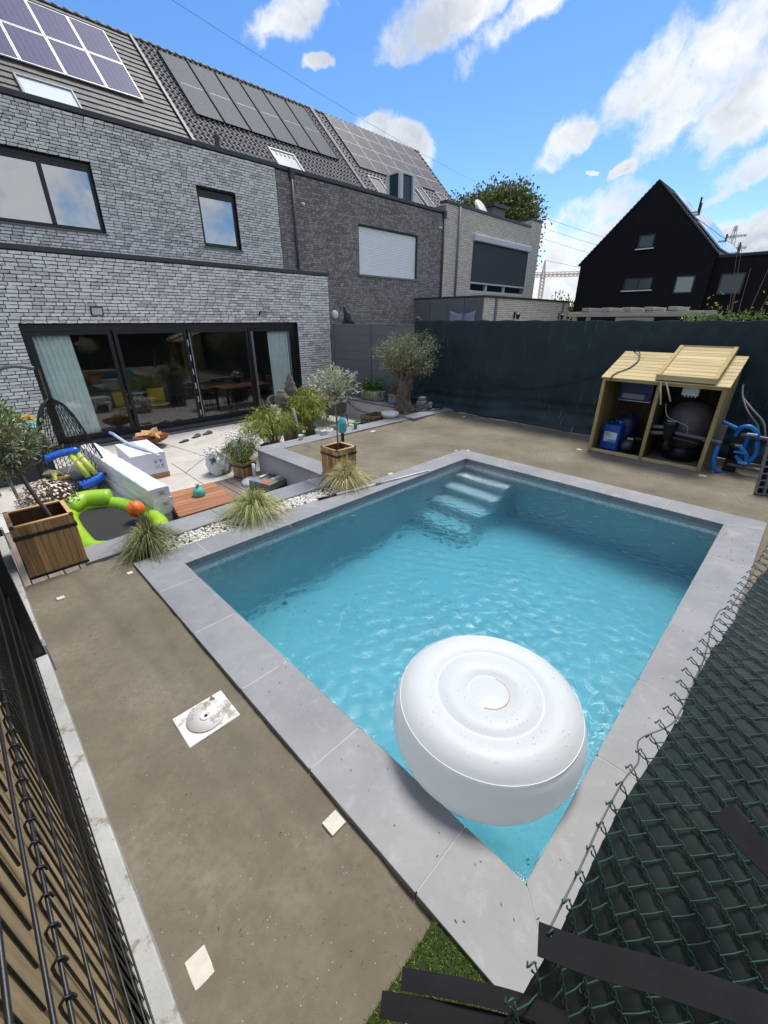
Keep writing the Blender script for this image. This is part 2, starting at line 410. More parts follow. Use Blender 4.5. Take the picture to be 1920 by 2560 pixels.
tag(np_mesh('sand', V, F, sm.m, kind='structure', smooth=True), 'raked brown sand bed all round the pool')

# ---- pool coping: grey porcelain tiles, mitred corners, each tile a piece
tl = NT('coping_tile_mat'); v = tl.coords(); oi = tl.n('ShaderNodeObjectInfo')
n1 = tl.noise(v, 2.2, 6, .62, .4); n2 = tl.noise(v, 9, 6, .7, .3); n3 = tl.noise(v, 160, 3, .6); n4 = tl.noise(v, 38, 3, .5)
c = tl.ramp(n1.outputs[0], [(.3, S(126, 129, 132)), (.55, S(139, 141, 144)), (.75, S(150, 152, 154))])
c = tl.mix(tl.ramp(n2.outputs[0], [(.54, (0, 0, 0, 1)), (.78, (.5, .5, .5, 1))]), c, S(170, 171, 173))
c = tl.mix(tl.ramp(n4.outputs[0], [(.70, (0, 0, 0, 1)), (.76, (.5, .5, .5, 1))]), c, S(112, 106, 98))
f = tl.math('MULTIPLY_ADD', oi.outputs['Random'], .10); tl.t.nodes[-1].inputs[2].default_value = .95
cc = tl.n('ShaderNodeCombineColor'); [tl.l(f, cc.inputs[i]) for i in range(3)]
sz = tl.n('ShaderNodeSeparateXYZ'); tl.l(v, sz.inputs[0])
sandy = tl.math('MULTIPLY', tl.ramp(tl.noise(v, 3.1, 6, .7, .5).outputs[0], [(.55, (0, 0, 0, 1)), (.70, (1, 1, 1, 1))]), tl.ramp(tl.math('DIVIDE', sz.outputs[0], 7.0), [(.62, (0, 0, 0, 1)), (.88, (.7, .7, .7, 1))]))
c = tl.mix(sandy, c, S(178, 170, 152))
tl.base(tl.mix(1.0, c, cc.outputs[0], 'MULTIPLY')); tl.rough(.52); tl.b.inputs['Specular IOR Level'].default_value = .4; tl.bump(n3.outputs[0], .10, .002)
TILE = tl.m
coping = thing('pool_coping', 'grey stone coping tiles framing the swimming pool', None, kind='structure')
grout = pm('grout_mat', S(172, 170, 164), .9, .1, 20)
def coping_side(p_in0, p_in1, p_out0, p_out1, joints, axis):
    """tiles between inner edge p_in0-p_in1 and outer edge; joints are positions along the axis"""
    gap = .0032
    edges = [None] + list(joints) + [None]
    for i in range(len(edges) - 1):
        a, b = edges[i], edges[i + 1]
        if axis == 1:
            ia = (p_in0[0], a + gap) if a is not None else p_in0; oa = (p_out0[0], a + gap) if a is not None else p_out0
            ib = (p_in0[0], b - gap) if b is not None else p_in1; ob = (p_out0[0], b - gap) if b is not None else p_out1
        else:
            ia = (a + gap, p_in0[1]) if a is not None else p_in0; oa = (a + gap, p_out0[1]) if a is not None else p_out0
            ib = (b - gap, p_in0[1]) if b is not None else p_in1; ob = (b - gap, p_out0[1]) if b is not None else p_out1
        poly = [ia, ib, ob, oa]
        ar = sum(poly[k][0] * poly[(k + 1) % 4][1] - poly[(k + 1) % 4][0] * poly[k][1] for k in range(4))
        if ar < 0: poly = poly[::-1]
        dz = RNG.uniform(-.001, .001)
        MB().prism(poly, -.072 + dz, dz).build('tile', TILE, coping, bevel=.0025, seg=2)
m_ = .0024
coping_side((PX0, PY0 + m_), (PX0, PY1 - m_), (OX0, OY0 + m_), (OX0, OY1 - m_), [.567, 1.356, 2.147, 2.94, 3.73], 1)
coping_side((PX0 + m_, PY0), (PX1 - m_, PY0), (OX0 + m_, OY0), (OX1 - m_, OY0), [2.0, 2.79, 3.68, 4.43, 5.2], 0)
coping_side((PX1, PY0 + m_), (PX1, PY1 - m_), (OX1, OY0 + m_), (OX1, OY1 - m_), [.9, 1.69, 2.48, 3.27], 1)
coping_side((PX0 + m_, PY1), (PX1 - m_, PY1), (OX0 + m_, OY1), (OX1 - m_, OY1), [1.42, 2.21, 3.0, 3.79, 4.58, 5.37], 0)
gb = MB()
for (a, b, c_, d) in ((OX0 + .01, PX0 - .01, OY0 + .01, OY1 - .01), (PX1 + .01, OX1 - .01, OY0 + .01, OY1 - .01), (PX0 - .008, PX1 + .008, OY0 + .01, PY0 - .01), (PX0 - .008, PX1 + .008, PY1 + .01, OY1 - .01)):
    gb.box(a, b, c_, d, -.12, -.0012)
gb.build('grout', grout, coping)

# ---- pool basin, steps, water
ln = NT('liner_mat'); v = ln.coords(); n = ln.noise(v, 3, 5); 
n2 = ln.noise(v, 11, 5, .62, 1.8); n3 = ln.noise(v, 30, 4, .6, 1.2)   # mottling painted into the liner colour in place of rippling caustic light
mottle = ln.math('ADD', ln.math('MULTIPLY', n2.outputs[0], .6), ln.math('MULTIPLY', n3.outputs[0], .4))
ln.base(ln.mix(ln.math('MULTIPLY', n.outputs[0], .35), ln.ramp(mottle, [(.36, S(158, 174, 178)), (.47, S(204, 211, 212)), (.58, S(233, 235, 235))]), S(228, 231, 231))); ln.rough(.5)
basin = thing('pool_basin', 'light grey lined pool basin with corner steps under the water', None, kind='structure')
e = .02; x0, x1, y0, y1 = PX0 - e, PX1 + e, PY0 - e, PY1 + e; zt = -.073
b = MB()
b.add([(x0, y0, zt), (x1, y0, zt), (x1, y1, zt), (x0, y1, zt), (x0, y0, FLOOR), (x1, y0, FLOOR), (x1, y1, FLOOR), (x0, y1, FLOOR)],
      [(4, 5, 6, 7), (0, 4, 7, 3), (1, 2, 6, 5), (0, 1, 5, 4), (3, 7, 6, 2)])
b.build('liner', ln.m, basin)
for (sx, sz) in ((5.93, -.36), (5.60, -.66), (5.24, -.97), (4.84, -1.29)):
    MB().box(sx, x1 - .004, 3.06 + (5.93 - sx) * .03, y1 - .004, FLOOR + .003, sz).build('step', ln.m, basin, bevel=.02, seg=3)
# surface: real ripples, drawn up by the jets
st = .015; xs = np.arange(x0 - .01, x1 + .03, st); ys = np.arange(y0 - .01, y1 + .03, st); XX, YY = np.meshgrid(xs, ys)
def ripple(X, Y):
    z = np.zeros_like(X); r = np.random.default_rng(11)
    for k in range(60):
        lam = r.uniform(.05, .19); th = r.normal(.6, .85); ph = r.uniform(0, 6.28); am = .0016 * lam ** .85 * 2.9
        z += am * np.sin((X * math.cos(th) + Y * math.sin(th)) * 6.283 / lam + ph + .8 * np.sin(X * 1.3 + k) + .8 * np.sin(Y * 1.7 + 2 * k))
    z *= 1 - .6 * np.clip((X - 4.0) / 1.1, 0, 1) * np.clip((Y - 2.3) / .6, 0, 1)
    z *= .45 + .75 * np.clip(smooth_noise2(X, Y, 21, 1.1) + .35, 0, 1.3)
    return z
ZZ = WATER + ripple(XX, YY) * 1.0; nx, ny = len(xs), len(ys)
top = np.stack([XX, YY, ZZ], -1).reshape(-1, 3)
I, J = np.meshgrid(np.arange(nx - 1), np.arange(ny - 1)); q0 = (J * nx + I).ravel(); F = np.stack([q0, q0 + 1, q0 + nx + 1, q0 + nx], 1)
ring = [j * nx for j in range(ny - 1, 0, -1)] ; ring = list(range(0, nx)) + [j * nx + nx - 1 for j in range(1, ny)] + [(ny - 1) * nx + i for i in range(nx - 2, -1, -1)] + [j * nx for j in range(ny - 2, 0, -1)]
low = top[ring].copy(); low[:, 2] = FLOOR - .02; o = len(top); k = len(ring)
side = [(ring[(i + 1) % k], ring[i], o + i, o + (i + 1) % k) for i in range(k)]
V = np.concatenate([top, low]); me = bpy.data.meshes.new('water')
faces = [tuple(f) for f in F.tolist()] + side + [tuple(o + i for i in range(k - 1, -1, -1))]
me.from_pydata(V.tolist(), [], faces); me.polygons.foreach_set('use_smooth', [True] * len(F) + [False] * (len(faces) - len(F))); me.update()
wm = bpy.data.materials.new('water_mat'); wm.use_nodes = True; t = wm.node_tree; t.nodes.clear()
N = t.nodes.new; Lk = t.links.new
wo = N('ShaderNodeOutputMaterial'); fr = N('ShaderNodeFresnel'); fr.inputs[0].default_value = 1.33
tc = N('ShaderNodeTexCoord'); nz = N('ShaderNodeTexNoise'); nz.inputs['Scale'].default_value = 42; nz.inputs['Detail'].default_value = 3; Lk(tc.outputs['Object'], nz.inputs['Vector'])
bp = N('ShaderNodeBump'); bp.inputs['Strength'].default_value = .55; bp.inputs['Distance'].default_value = .012; Lk(nz.outputs[0], bp.inputs['Height'])
rf = N('ShaderNodeBsdfRefraction'); rf.inputs['IOR'].default_value = 1.33; rf.inputs['Roughness'].default_value = 0.0; rf.inputs['Color'].default_value = (1, 1, 1, 1)
gl = N('ShaderNodeBsdfGlossy'); gl.inputs['Roughness'].default_value = .02
for q in (fr, rf, gl): Lk(bp.outputs[0], q.inputs['Normal'])
mx = N('ShaderNodeMixShader'); Lk(fr.outputs[0], mx.inputs[0]); Lk(rf.outputs[0], mx.inputs[1]); Lk(gl.outputs[0], mx.inputs[2]); Lk(mx.outputs[0], wo.inputs['Surface'])
va = N('ShaderNodeVolumeAbsorption'); va.inputs['Color'].default_value = (.22, .82, .93, 1); va.inputs['Density'].default_value = .66; Lk(va.outputs[0], wo.inputs['Volume'])
me.materials.append(wm)
wa = bpy.data.objects.new('water', me); COL.objects.link(wa); tag(struct(wa), 'clear turquoise rippled water filling the pool')

# ---- low retaining walls with grey cap stones between pool level and terrace
plaster = pm('grey_plaster_mat', S(172, 173, 176), .85, .06, 3, .12, 120)
wallr = thing('retaining_wall', 'plastered retaining wall topped with grey cap stones between terrace and pool', 'wall')
w = MB(); w.box(.45, 3.88, 4.85, 5.15, -.75, -.052); w.box(3.87, 4.2, 5.151, 7.38, -.75, -.052); w.box(4.201, 8.6, 7.06, 7.38, -.75, -.052)
w.build('wall_body', plaster, wallr)
def caps(x0, x1, y0, y1, n, ax):
    for i in range(n):
        a = x0 + (x1 - x0) * i / n if ax == 0 else y0 + (y1 - y0) * i / n; b_ = x0 + (x1 - x0) * (i + 1) / n if ax == 0 else y0 + (y1 - y0) * (i + 1) / n
        q = MB().box(a + .002, b_ - .002, y0, y1, -.05, 0) if ax == 0 else MB().box(x0, x1, a + .002, b_ - .002, -.05, 0)
        q.build('cap_stone', TILE, wallr, bevel=.003)
caps(.43, 4.2, 4.8, 5.2, 5, 0); caps(3.82, 4.24, 5.203, 7.02, 2, 1); caps(3.82, 8.22, 7.023, 7.43, 5, 0)
# side wall behind the table, along the boundary
w2 = thing('garden_wall', 'low pale concrete wall under the plant boxes by the grey fence', 'wall')
MB().box(8.9, 9.12, 7.75, 11.9, -.75, -.03).build('wall_body', plaster, w2)
MB().box(8.86, 9.84, 7.72, 11.93, -.03, .01).build('cap_stone', pm('dark_cap_mat', S(86, 88, 90), .7), w2, bevel=.003)
MB().box(9.125, 9.8, 7.75, 11.9, -.75, -.032).build('fill', pm('soil_mat', S(84, 66, 48), .95, .3, 12, .6, 60), w2)

# ---- terrace of large pale concrete slabs with cut joints
terrace = thing('terrace', 'pale concrete slab terrace in front of the glass doors', None, kind='structure')
def split(poly, p, q):
    nx_, ny_ = -(q[1] - p[1]), q[0] - p[0]; sdv = [(v_[0] - p[0]) * nx_ + (v_[1] - p[1]) * ny_ for v_ in poly]; A = []; B = []
    for i in range(len(poly)):
        a, b_, sa, sb = poly[i], poly[(i + 1) % len(poly)], sdv[i], sdv[(i + 1) % len(poly)]
        (A if sa >= 0 else B).append(a)
        if sa * sb < 0:
            tt = sa / (sa - sb); c_ = (a[0] + (b_[0] - a[0]) * tt, a[1] + (b_[1] - a[1]) * tt); A.append(c_); B.append(c_)
    return [x for x in (A, B) if len(x) > 2]
def shrink(poly, d):
    n_ = len(poly); out = []
    for i in range(n_):
        p0, p1, p2 = Vector(poly[i - 1]), Vector(poly[i]), Vector(poly[(i + 1) % n_])
        e1 = (p1 - p0).normalized(); e2 = (p2 - p1).normalized(); n1_ = Vector((-e1.y, e1.x)); n2_ = Vector((-e2.y, e2.x))
        k_ = 1 + n1_.dot(n2_); m2 = (n1_ + n2_) / max(k_, .3); out.append(tuple(p1 + m2 * d))
    return out
polys = [[(-.28, 7.86), (9.85, 7.5), (9.85, 12.3), (-.28, 12.3)]]
def do(p, q, cond=lambda c: True):
    global polys; out = []
    for g_ in polys:
        cx_ = sum(v_[0] for v_ in g_) / len(g_), sum(v_[1] for v_ in g_) / len(g_)
        out += split(g_, p, q) if cond(cx_) else [g_]
    polys = out
do((2.75, 9.6), (3.71, 9.2)); do((2.88, 8.69), (2.86, 8.05), lambda c: c[1] < 9.3 and c[0] < 6); do((2.88, 8.69), (3.98, 9.8), lambda c: c[0] > 3)
do((2.63, 8.7), (2.88, 8.69), lambda c: c[0] < 2.8 and c[1] < 9.5); do((6.2, 7), (6.6, 12)); do((3.6, 10), (3.3, 12), lambda c: 1 < c[0] < 5 and c[1] > 9.5); do((1, 10.9), (9, 11.2), lambda c: c[0] > 6); do((0, 10.6), (3, 10.9), lambda c: c[0] < 3 and c[1] > 9)
conc = NT('terrace_concrete_mat'); v = conc.coords(); n1 = conc.noise(v, 1.6, 6, .6); n2 = conc.noise(v, 30, 5, .6)
conc.base(conc.mix(conc.ramp(n2.outputs[0], [(.45, (0, 0, 0, 1)), (.8, (.5, .5, .5, 1))]), conc.ramp(n1.outputs[0], [(.3, S(176, 172, 164)), (.7, S(202, 198, 190))]), S(150, 144, 134))); conc.rough(.8); conc.bump(n2.outputs[0], .2, .003)
for g_ in polys:
    pp = shrink(g_, .009); MB().prism(pp, T - .05, T + RNG.uniform(-.002, .002)).build('slab', conc.m, terrace, bevel=.003)
MB().box(-.3, 9.86, 5.15, 12.35, T - .12, T - .03).build('bed', pm('joint_bed_mat', S(52, 50, 48), .95), terrace)
# grey hardwood decking in the lower corner
deck = thing('decking', 'weathered grey hardwood decking sunk beside the retaining wall', None, kind='structure')
gw = wood('grey_deck_mat', S(98, 86, 78), S(140, 126, 116), 1, .8)
xx = -.2
while xx < 3.84:
    w_ = .165; MB().box(xx, min(xx + w_ - .012, 3.86), 5.17, 7.80 - xx * .03, T - .025, T + .004).build('plank', gw, deck, bevel=.003); xx += w_

# ---- white pebbles in the strip between coping and cap stones
ico = bmesh.new(); bmesh.ops.create_icosphere(ico, subdivisions=1, radius=1)
icv = np.array([v_.co[:] for v_ in ico.verts]); icf = np.array([[q.index for q in f_.verts] for f_ in ico.faces]); ico.free()
pts = []
for k in range(2600):
    x = RNG.uniform(.98, 3.84); y = RNG.uniform(4.462, 4.79); pts.append((x, y, -.05 + .022 * RNG.random() + .012 * math.sin(x * 5)))
VS = []; FS = []; o = 0; AT = []
for p in pts:
    s = RNG.uniform(.009, .019) * np.array([1.15, 1, .75]); a = RNG.uniform(0, 6.28); vv = icv * s * RNG.uniform(.85, 1.15, (len(icv), 1)); ca, sa = math.cos(a), math.sin(a)
    vv = np.stack([vv[:, 0] * ca - vv[:, 1] * sa, vv[:, 0] * sa + vv[:, 1] * ca, vv[:, 2]], 1) + p; VS.append(vv); FS.append(icf + o); o += len(vv); AT.append(np.full(len(vv), RNG.random()))
pb = NT('pebble_mat'); pb.base(pb.ramp(rnd_source(pb, False), [(0, S(196, 190, 178)), (.5, S(226, 222, 214)), (1, S(240, 238, 233))])); pb.rough(.6)
tag(np_mesh('pebbles', np.concatenate(VS), np.concatenate(FS), pb.m, kind='stuff', smooth=True, attr=np.concatenate(AT)), 'white pebbles filling the strip beside the pool coping')
struct(tag(MB().box(.8, 3.87, 4.452, 4.815, -.2, -.045).build('planting_strip', pm('dark_soil_mat', S(70, 60, 48), .95, .3, 14, .5, 50)), 'dark soil strip under the white pebbles'))

# ---- patch of artificial turf at the near corner
pts = []
poly = [(.77, .45), (.77, -.4), (.1, -.4), (.1, .47)]
n = 15000
bx_ = RNG.uniform(.18, .768, n); by_ = RNG.uniform(-.3, .45 + .01, n)
h = RNG.uniform(.012, .03, n); a = RNG.uniform(0, 6.28, n); lx = RNG.normal(0, .010, n); ly = RNG.normal(0, .010, n); w_ = .0018
v0 = np.stack([bx_ - w_ * np.cos(a), by_ - w_ * np.sin(a), np.full(n, -.025)], 1); v1 = np.stack([bx_ + w_ * np.cos(a), by_ + w_ * np.sin(a), np.full(n, -.025)], 1); v2 = np.stack([bx_ + lx, by_ + ly, -.025 + h], 1)
V = np.stack([v0, v1, v2], 1).reshape(-1, 3)
turf = tag(np_mesh('grass', V, np.arange(3 * n).reshape(-1, 3), leaf_mat('turf_mat', S(74, 104, 30), S(124, 154, 60), S(166, 178, 108), .6, .2), kind='stuff', attr=np.repeat(RNG.random(n), 3)), 'patch of green artificial turf at the near corner of the coping')
bt = MB().box(.18, .768, -.35, .455, -.045, -.022).build('backing', pm('turf_back_mat', S(42, 56, 22), .95), turf)
# ================================================================== HOUSES
EY = 12.45          # front of the ground-floor extension
UY = 15.0           # front of the upper storeys of the terrace row
BX1, BX2, BX3 = 9.87, 19.36, 28.9    # party walls
RIDGE_Y, RIDGE_Z, EAVE_Z = 25.3, 13.4, 6.7
def roof_M(x, v, off=0.0):
    """matrix of a point on the 45 degree roof: v metres up the slope from z = EAVE_Z, off along the normal"""
    s = math.sqrt(.5); y = RIDGE_Y - (RIDGE_Z - EAVE_Z) + v * s; z = EAVE_Z + v * s
    return Matrix(((1, 0, 0, x), (0, s, -s, y - off * s), (0, s, s, z + off * s), (0, 0, 0, 1)))
# ---- brick materials
def brick_material(name, obj, tones, joint_wash, scale):
    t = NT(name); r = rnd_source(t, obj); gpos = t.n('ShaderNodeNewGeometry').outputs['Position']
    mp = t.n('ShaderNodeMapping'); mp.inputs['Scale'].default_value = (1, 1, 2.6); t.l(gpos, mp.inputs[0])
    n1 = t.noise(mp.outputs[0], scale, 5, .66, .6); n2 = t.noise(gpos, 1.1, 3, .5); n3 = t.noise(gpos, 150, 3, .6)
    a = t.math('ADD', t.math('MULTIPLY', r, .50), t.math('ADD', t.math('MULTIPLY', n1.outputs[0], .95), t.math('MULTIPLY', n2.outputs[0], .14)))
    c = t.ramp(t.math('MULTIPLY', a, .85), tones)
    t.base(c); t.rough(.85); t.b.inputs['Specular IOR Level'].default_value = .25
    t.bump(t.math('ADD', n1.outputs[0], t.math('MULTIPLY', n3.outputs[0], .4)), .5, .006); return t.m
WT = [(.22, S(118, 111, 107)), (.36, S(168, 162, 157)), (.52, S(208, 203, 197)), (.76, S(242, 238, 233))]
brick_o = brick_material('pale_brick_mat', True, WT, 0, 26); brick_s = brick_material('pale_brick_mass_mat', False, WT, 0, 26)
GT = [(.30, S(112, 106, 105)), (.50, S(130, 124, 122)), (.68, S(146, 140, 137)), (.84, S(164, 158, 153))]
gbrick_o = brick_material('grey_brick_mat', True, GT, 0, 12); gbrick_s = brick_material('grey_brick_mass_mat', False, GT, 0, 12)
mortar_d = pm('dark_mortar_mat', S(34, 33, 35), .95, .15, 12)
def brick_mesh(seed, mat, rough=.05):
    r = np.random.default_rng(seed); m = MB(); nseg = 4
    vs = []; fs = []
    # unit brick: x,z in -.5...5, y from 0 (back) to -1 (front); worn, uneven outline
    loop = [(-.5 + i / nseg, -.5) for i in range(nseg)] + [(.5, -.5)] + [(.5 - i / nseg, .5) for i in range(nseg)] + [(-.5, .5)]
    loop = [(x + r.normal(0, .006), z + r.normal(0, rough)) for x, z in loop]; k = len(loop)
    vs = [(x, 0, z) for x, z in loop] + [(x, -.75, z) for x, z in loop] + [(x * .975, -1 + r.normal(0, .12), z * .88) for x, z in loop]
    fs = [(i, (i + 1) % k, k + (i + 1) % k, k + i) for i in range(k)] + [(k + i, k + (i + 1) % k, 2 * k + (i + 1) % k, 2 * k + i) for i in range(k)]
    fs.append(tuple(range(2 * k, 3 * k)))
    return m.add(vs, fs).mesh('brick', mat)
BM_P = [brick_mesh(k, brick_o) for k in range(6)]; BM_G = [brick_mesh(20 + k, gbrick_o, .03) for k in range(4)]
def lay(segs, y, course, bh, bl, seed, nm, depth=.014):
    """brick placements over wall segments: segs(z0, z1) -> list of (x0, x1) free of openings"""
    r = np.random.default_rng(seed); out = []
    def run(z0, z1, k):
        z = z0; i = 0
        while z + course <= z1 + 1e-6:
            for (a, b) in segs(z, z + course):
                x = a; first = True
                while x < b - .03:
                    L = bl * (r.uniform(.52, 1.08) if (first and i % 2) or r.random() < .22 else r.uniform(.92, 1.08)); first = False
                    L = min(L, b - x)
                    if b - x - L < .06: L = b - x
                    w = L - .014; d = depth * r.uniform(.6, 1.5)
                    M = Matrix.Translation((x + L / 2, y, z + course / 2 + r.normal(0, .0012))) @ Matrix.Rotation(r.normal(0, .004), 4, 'Y') @ Matrix.Diagonal((w, d, bh, 1))
                    out.append((M, int(r.integers(nm)), r.random())); x += L
            z += course; i += 1
    return run, out
glass_dark = bpy.data.materials.new('window_glass_mat'); glass_dark.use_nodes = True
t = glass_dark.node_tree; bs = t.nodes['Principled BSDF']; bs.inputs['Base Color'].default_value = (.012, .014, .018, 1); bs.inputs['Roughness'].default_value = .015
gls = t.nodes.new('ShaderNodeBsdfGlossy'); gls.inputs['Roughness'].default_value = .005; gls.inputs['Color'].default_value = (.93, .96, 1, 1)
mxs = t.nodes.new('ShaderNodeMixShader'); mxs.inputs[0].default_value = .40; t.links.new(bs.outputs[0], mxs.inputs[1]); t.links.new(gls.outputs[0], mxs.inputs[2]); t.links.new(mxs.outputs[0], t.nodes['Material Output'].inputs[0])
clear = bpy.data.materials.new('door_glass_mat'); clear.use_nodes = True; t = clear.node_tree; t.nodes.remove(t.nodes['Principled BSDF'])
trn = t.nodes.new('ShaderNodeBsdfTransparent'); trn.inputs[0].default_value = (.95, .97, .965, 1); gls = t.nodes.new('ShaderNodeBsdfGlossy'); gls.inputs['Roughness'].default_value = .0
ge = t.nodes.new('ShaderNodeNewGeometry'); dp = t.nodes.new('ShaderNodeVectorMath'); dp.operation = 'DOT_PRODUCT'; t.links.new(ge.outputs['Normal'], dp.inputs[0]); t.links.new(ge.outputs['Incoming'], dp.inputs[1])
def _m(op, a, b):
    n_ = t.nodes.new('ShaderNodeMath'); n_.operation = op
    for i_, v_ in enumerate((a, b)):
        if isinstance(v_, float): n_.inputs[i_].default_value = v_
        else: t.links.new(v_, n_.inputs[i_])
    return n_
frn = _m('ADD', _m('MULTIPLY', _m('POWER', _m('SUBTRACT', 1.0, _m('ABSOLUTE', dp.outputs['Value'], 0.0).outputs[0]).outputs[0], 5.0).outputs[0], .85).outputs[0], .07)
mxs = t.nodes.new('ShaderNodeMixShader'); t.links.new(frn.outputs[0], mxs.inputs[0]); t.links.new(trn.outputs[0], mxs.inputs[1]); t.links.new(gls.outputs[0], mxs.inputs[2]); t.links.new(mxs.outputs[0], t.nodes['Material Output'].inputs[0])
alu_black = pm('black_aluminium_mat', S(28, 29, 31), .38, .1, 8, .03, 200, spec=.5)
alu_grey = pm('dark_grey_coping_mat', S(58, 60, 64), .5, .1, 6, .04, 150)
alu_white = pm('white_frame_mat', S(206, 208, 210), .4, .05, 6, .02, 100)
alu_silver = pm('silver_edge_mat', S(190, 192, 192), .35, .05, 6, .0, 100, metal=.7)
def window(parent, x0, x1, z0, z1, y, mull=(), fw=.07, depth=.11, frame=None, glass=None, sill=None, name='window', top=0):
    """recessed window: frame, one pane per light, sill"""
    w = bpy.data.objects.new(name, None); COL.objects.link(w); w.parent = parent
    frame = frame or alu_black; f = MB(); ya, yb = y + depth - .05, y + depth + .02
    zt_ = top if top else 0; f.box(x0, x1, ya, yb, z1 - fw, z1); f.box(x0, x1, ya, yb, z0, z0 + fw)
    if zt_: f.box(x0 + fw, x1 - fw, ya - .004, yb, z1 - fw - zt_, z1 - fw)
    f.box(x0, x0 + fw, ya + .001, yb, z0 + fw, z1 - fw); f.box(x1 - fw, x1, ya + .001, yb, z0 + fw, z1 - fw)
    for m in mull: f.box(m - fw * .6, m + fw * .6, ya - .006, yb, z0 + fw, z1 - fw)
    f.build('frame', frame, w, bevel=.006)
    ed = [x0 + fw] + [q for m in mull for q in (m - fw * .6, m + fw * .6)] + [x1 - fw]
    for a, b in zip(ed[::2], ed[1::2]):
        MB().box(a - .005, b + .005, ya + .022, ya + .034, z0 + fw - .005, z1 - fw + .005).build('pane', glass or glass_dark, w)
    if sill: MB().hexa([(x0 - .05, y - .06, z0 - .06), (x1 + .05, y - .06, z0 - .06), (x1 + .05, y + depth, z0 - .06), (x0 - .05, y + depth, z0 - .06)], [(x0 - .05, y - .06, z0 - .02), (x1 + .05, y - .06, z0 - .02), (x1 + .05, y + depth, z0 - .001), (x0 - .05, y + depth, z0 - .001)]).build('sill', sill, w, bevel=.004)
    return w
def wall_with_holes(parent, name, x0, x1, z0, z1, y0, y1, holes, mat):
    m = MB(); zs = sorted({z0, z1, *[h[2] for h in holes], *[h[3] for h in holes]})
    for a, b in zip(zs[:-1], zs[1:]):
        x = x0
        for h in sorted(holes):
            if h[2] <= a + 1e-6 and h[3] >= b - 1e-6:
                if h[0] > x: m.box(x, h[0], y0, y1, a, b)
                x = h[1]
        if x < x1: m.box(x, x1, y0, y1, a, b)
    return m.build(name, mat, parent)
def free(x0, x1, holes):
    def s(a, b):
        out = []; x = x0
        for h in sorted(holes):
            if h[2] < b - .01 and h[3] > a + .01:
                if h[0] > x: out.append((x, h[0]))
                x = h[1]
        if x < x1: out.append((x, x1))
        return out
    return s

# ================================================================== own house
house = thing('terraced_house', 'pale grey brick house with wide black glass doors and purple-blue solar panels', 'house')
DO = (1.38, 8.52, -.46, 2.22)
XL = -1.2
W1 = (1.86, 4.24, 4.47, 6.0); W2 = (7.0, 8.27, 4.45, 5.96)
wl = wall_with_holes(house, 'extension_wall', XL, BX1 - .02, -.75, 3.62, EY + .002, EY + .3, [DO], mortar_d)
run, out = lay(free(XL, BX1 - .012, [DO]), EY, .0725, .0585, .225, 3, 6, .02); run(-.60 + .0725 * 2, 3.615, 0)
zz = [m for m in out]
pieces(wl, 'brick', zz, BM_P, brick_s, 300, 'brick_field')
wu = wall_with_holes(house, 'upper_wall', XL, BX1 - .02, 2.9, 6.98, UY + .002, UY + .3, [W1, W2], mortar_d)
run, out = lay(free(XL, BX1 - .012, [W1, W2]), UY, .0725, .0585, .225, 4, 6, .02); run(3.55, 6.97, 0)
pieces(wu, 'brick', out, BM_P, brick_s, 300, 'brick_field')
MB().box(XL, BX1 + .06, EY - .045, UY + .001, 3.62, 3.72).build('parapet_cap', alu_grey, house, bevel=.006)
MB().box(XL, BX1 - .003, UY - .05, UY + .35, 6.98, 7.10).build('parapet_cap', alu_grey, house, bevel=.006)
MB().box(BX1 - .32, BX1 - .022, EY + .301, UY + .001, -.75, 3.619).build('side_wall', mortar_d, house)
MB().box(XL, BX1 - .021, UY + .31, 18.9, 6.6, 6.9).build('flat_roof', pm('roofing_felt_mat', S(60, 60, 62), .9), house)
MB().box(8.18, 8.30, UY + .6, UY + .72, 6.9, 7.62).build('vent_pipe', alu_grey, house, bevel=.01)
window(house, *W1, UY, (3.12,), .085, .14, top=.10, sill=pm('stone_sill_mat', S(112, 112, 112), .7)); window(house, *W2, UY, (), .10, .14, top=.10, sill=MATS['stone_sill_mat'])
# window blinds of the tall lights
# ---- sliding glass doors
dy = EY + .17
door = bpy.data.objects.new('sliding_door', None); COL.objects.link(door); door.parent = house
x0, x1, z0, z1 = DO; fw = .10
f = MB(); f.box(x0, x1, dy - .06, dy + .1, z1 - .15, z1); f.box(x0, x1, dy - .06, dy + .1, z0, z0 + .05); f.box(x0, x0 + fw, dy - .055, dy + .1, z0 + .05, z1 - .15); f.box(x1 - fw * 1.6, x1, dy - .055, dy + .1, z0 + .05, z1 - .15)
f.build('outer_frame', alu_black, door, bevel=.006)
DIV = [x0 + fw, 3.15, 4.97, 6.80, x1 - fw * 1.6]
for i in range(4):
    a, b = DIV[i] + (.0 if i == 0 else .02), DIV[i + 1] - (.0 if i == 3 else .02); yy = dy + (.0 if i in (0, 3) else -.035); sf = .085
    m = MB(); m.box(a, a + sf, yy - .025, yy + .03, z0 + .05, z1 - .15); m.box(b - sf, b, yy - .025, yy + .03, z0 + .05, z1 - .15); m.box(a + sf, b - sf, yy - .024, yy + .03, z1 - .15 - sf, z1 - .15); m.box(a + sf, b - sf, yy - .024, yy + .03, z0 + .05, z0 + .05 + sf)
    lf = m.build('leaf', alu_black, door, bevel=.004)
    MB().box(a + sf - .004, b - sf + .004, yy - .004, yy + .006, z0 + .05 + sf - .004, z1 - .15 - sf + .004).build('pane', clear, lf)
for (xe, yy) in ((3.13 - .085, dy + .004), (4.99 + .01, dy - .062), (6.82 + .09, dy + .0), (6.82 + .13, dy + .0), (8.26, dy + .002)):
    MB().box(xe, xe + .018, yy - .012, yy + .0, z0 + .14, z1 - .24).build('edge_strip', alu_silver, door)
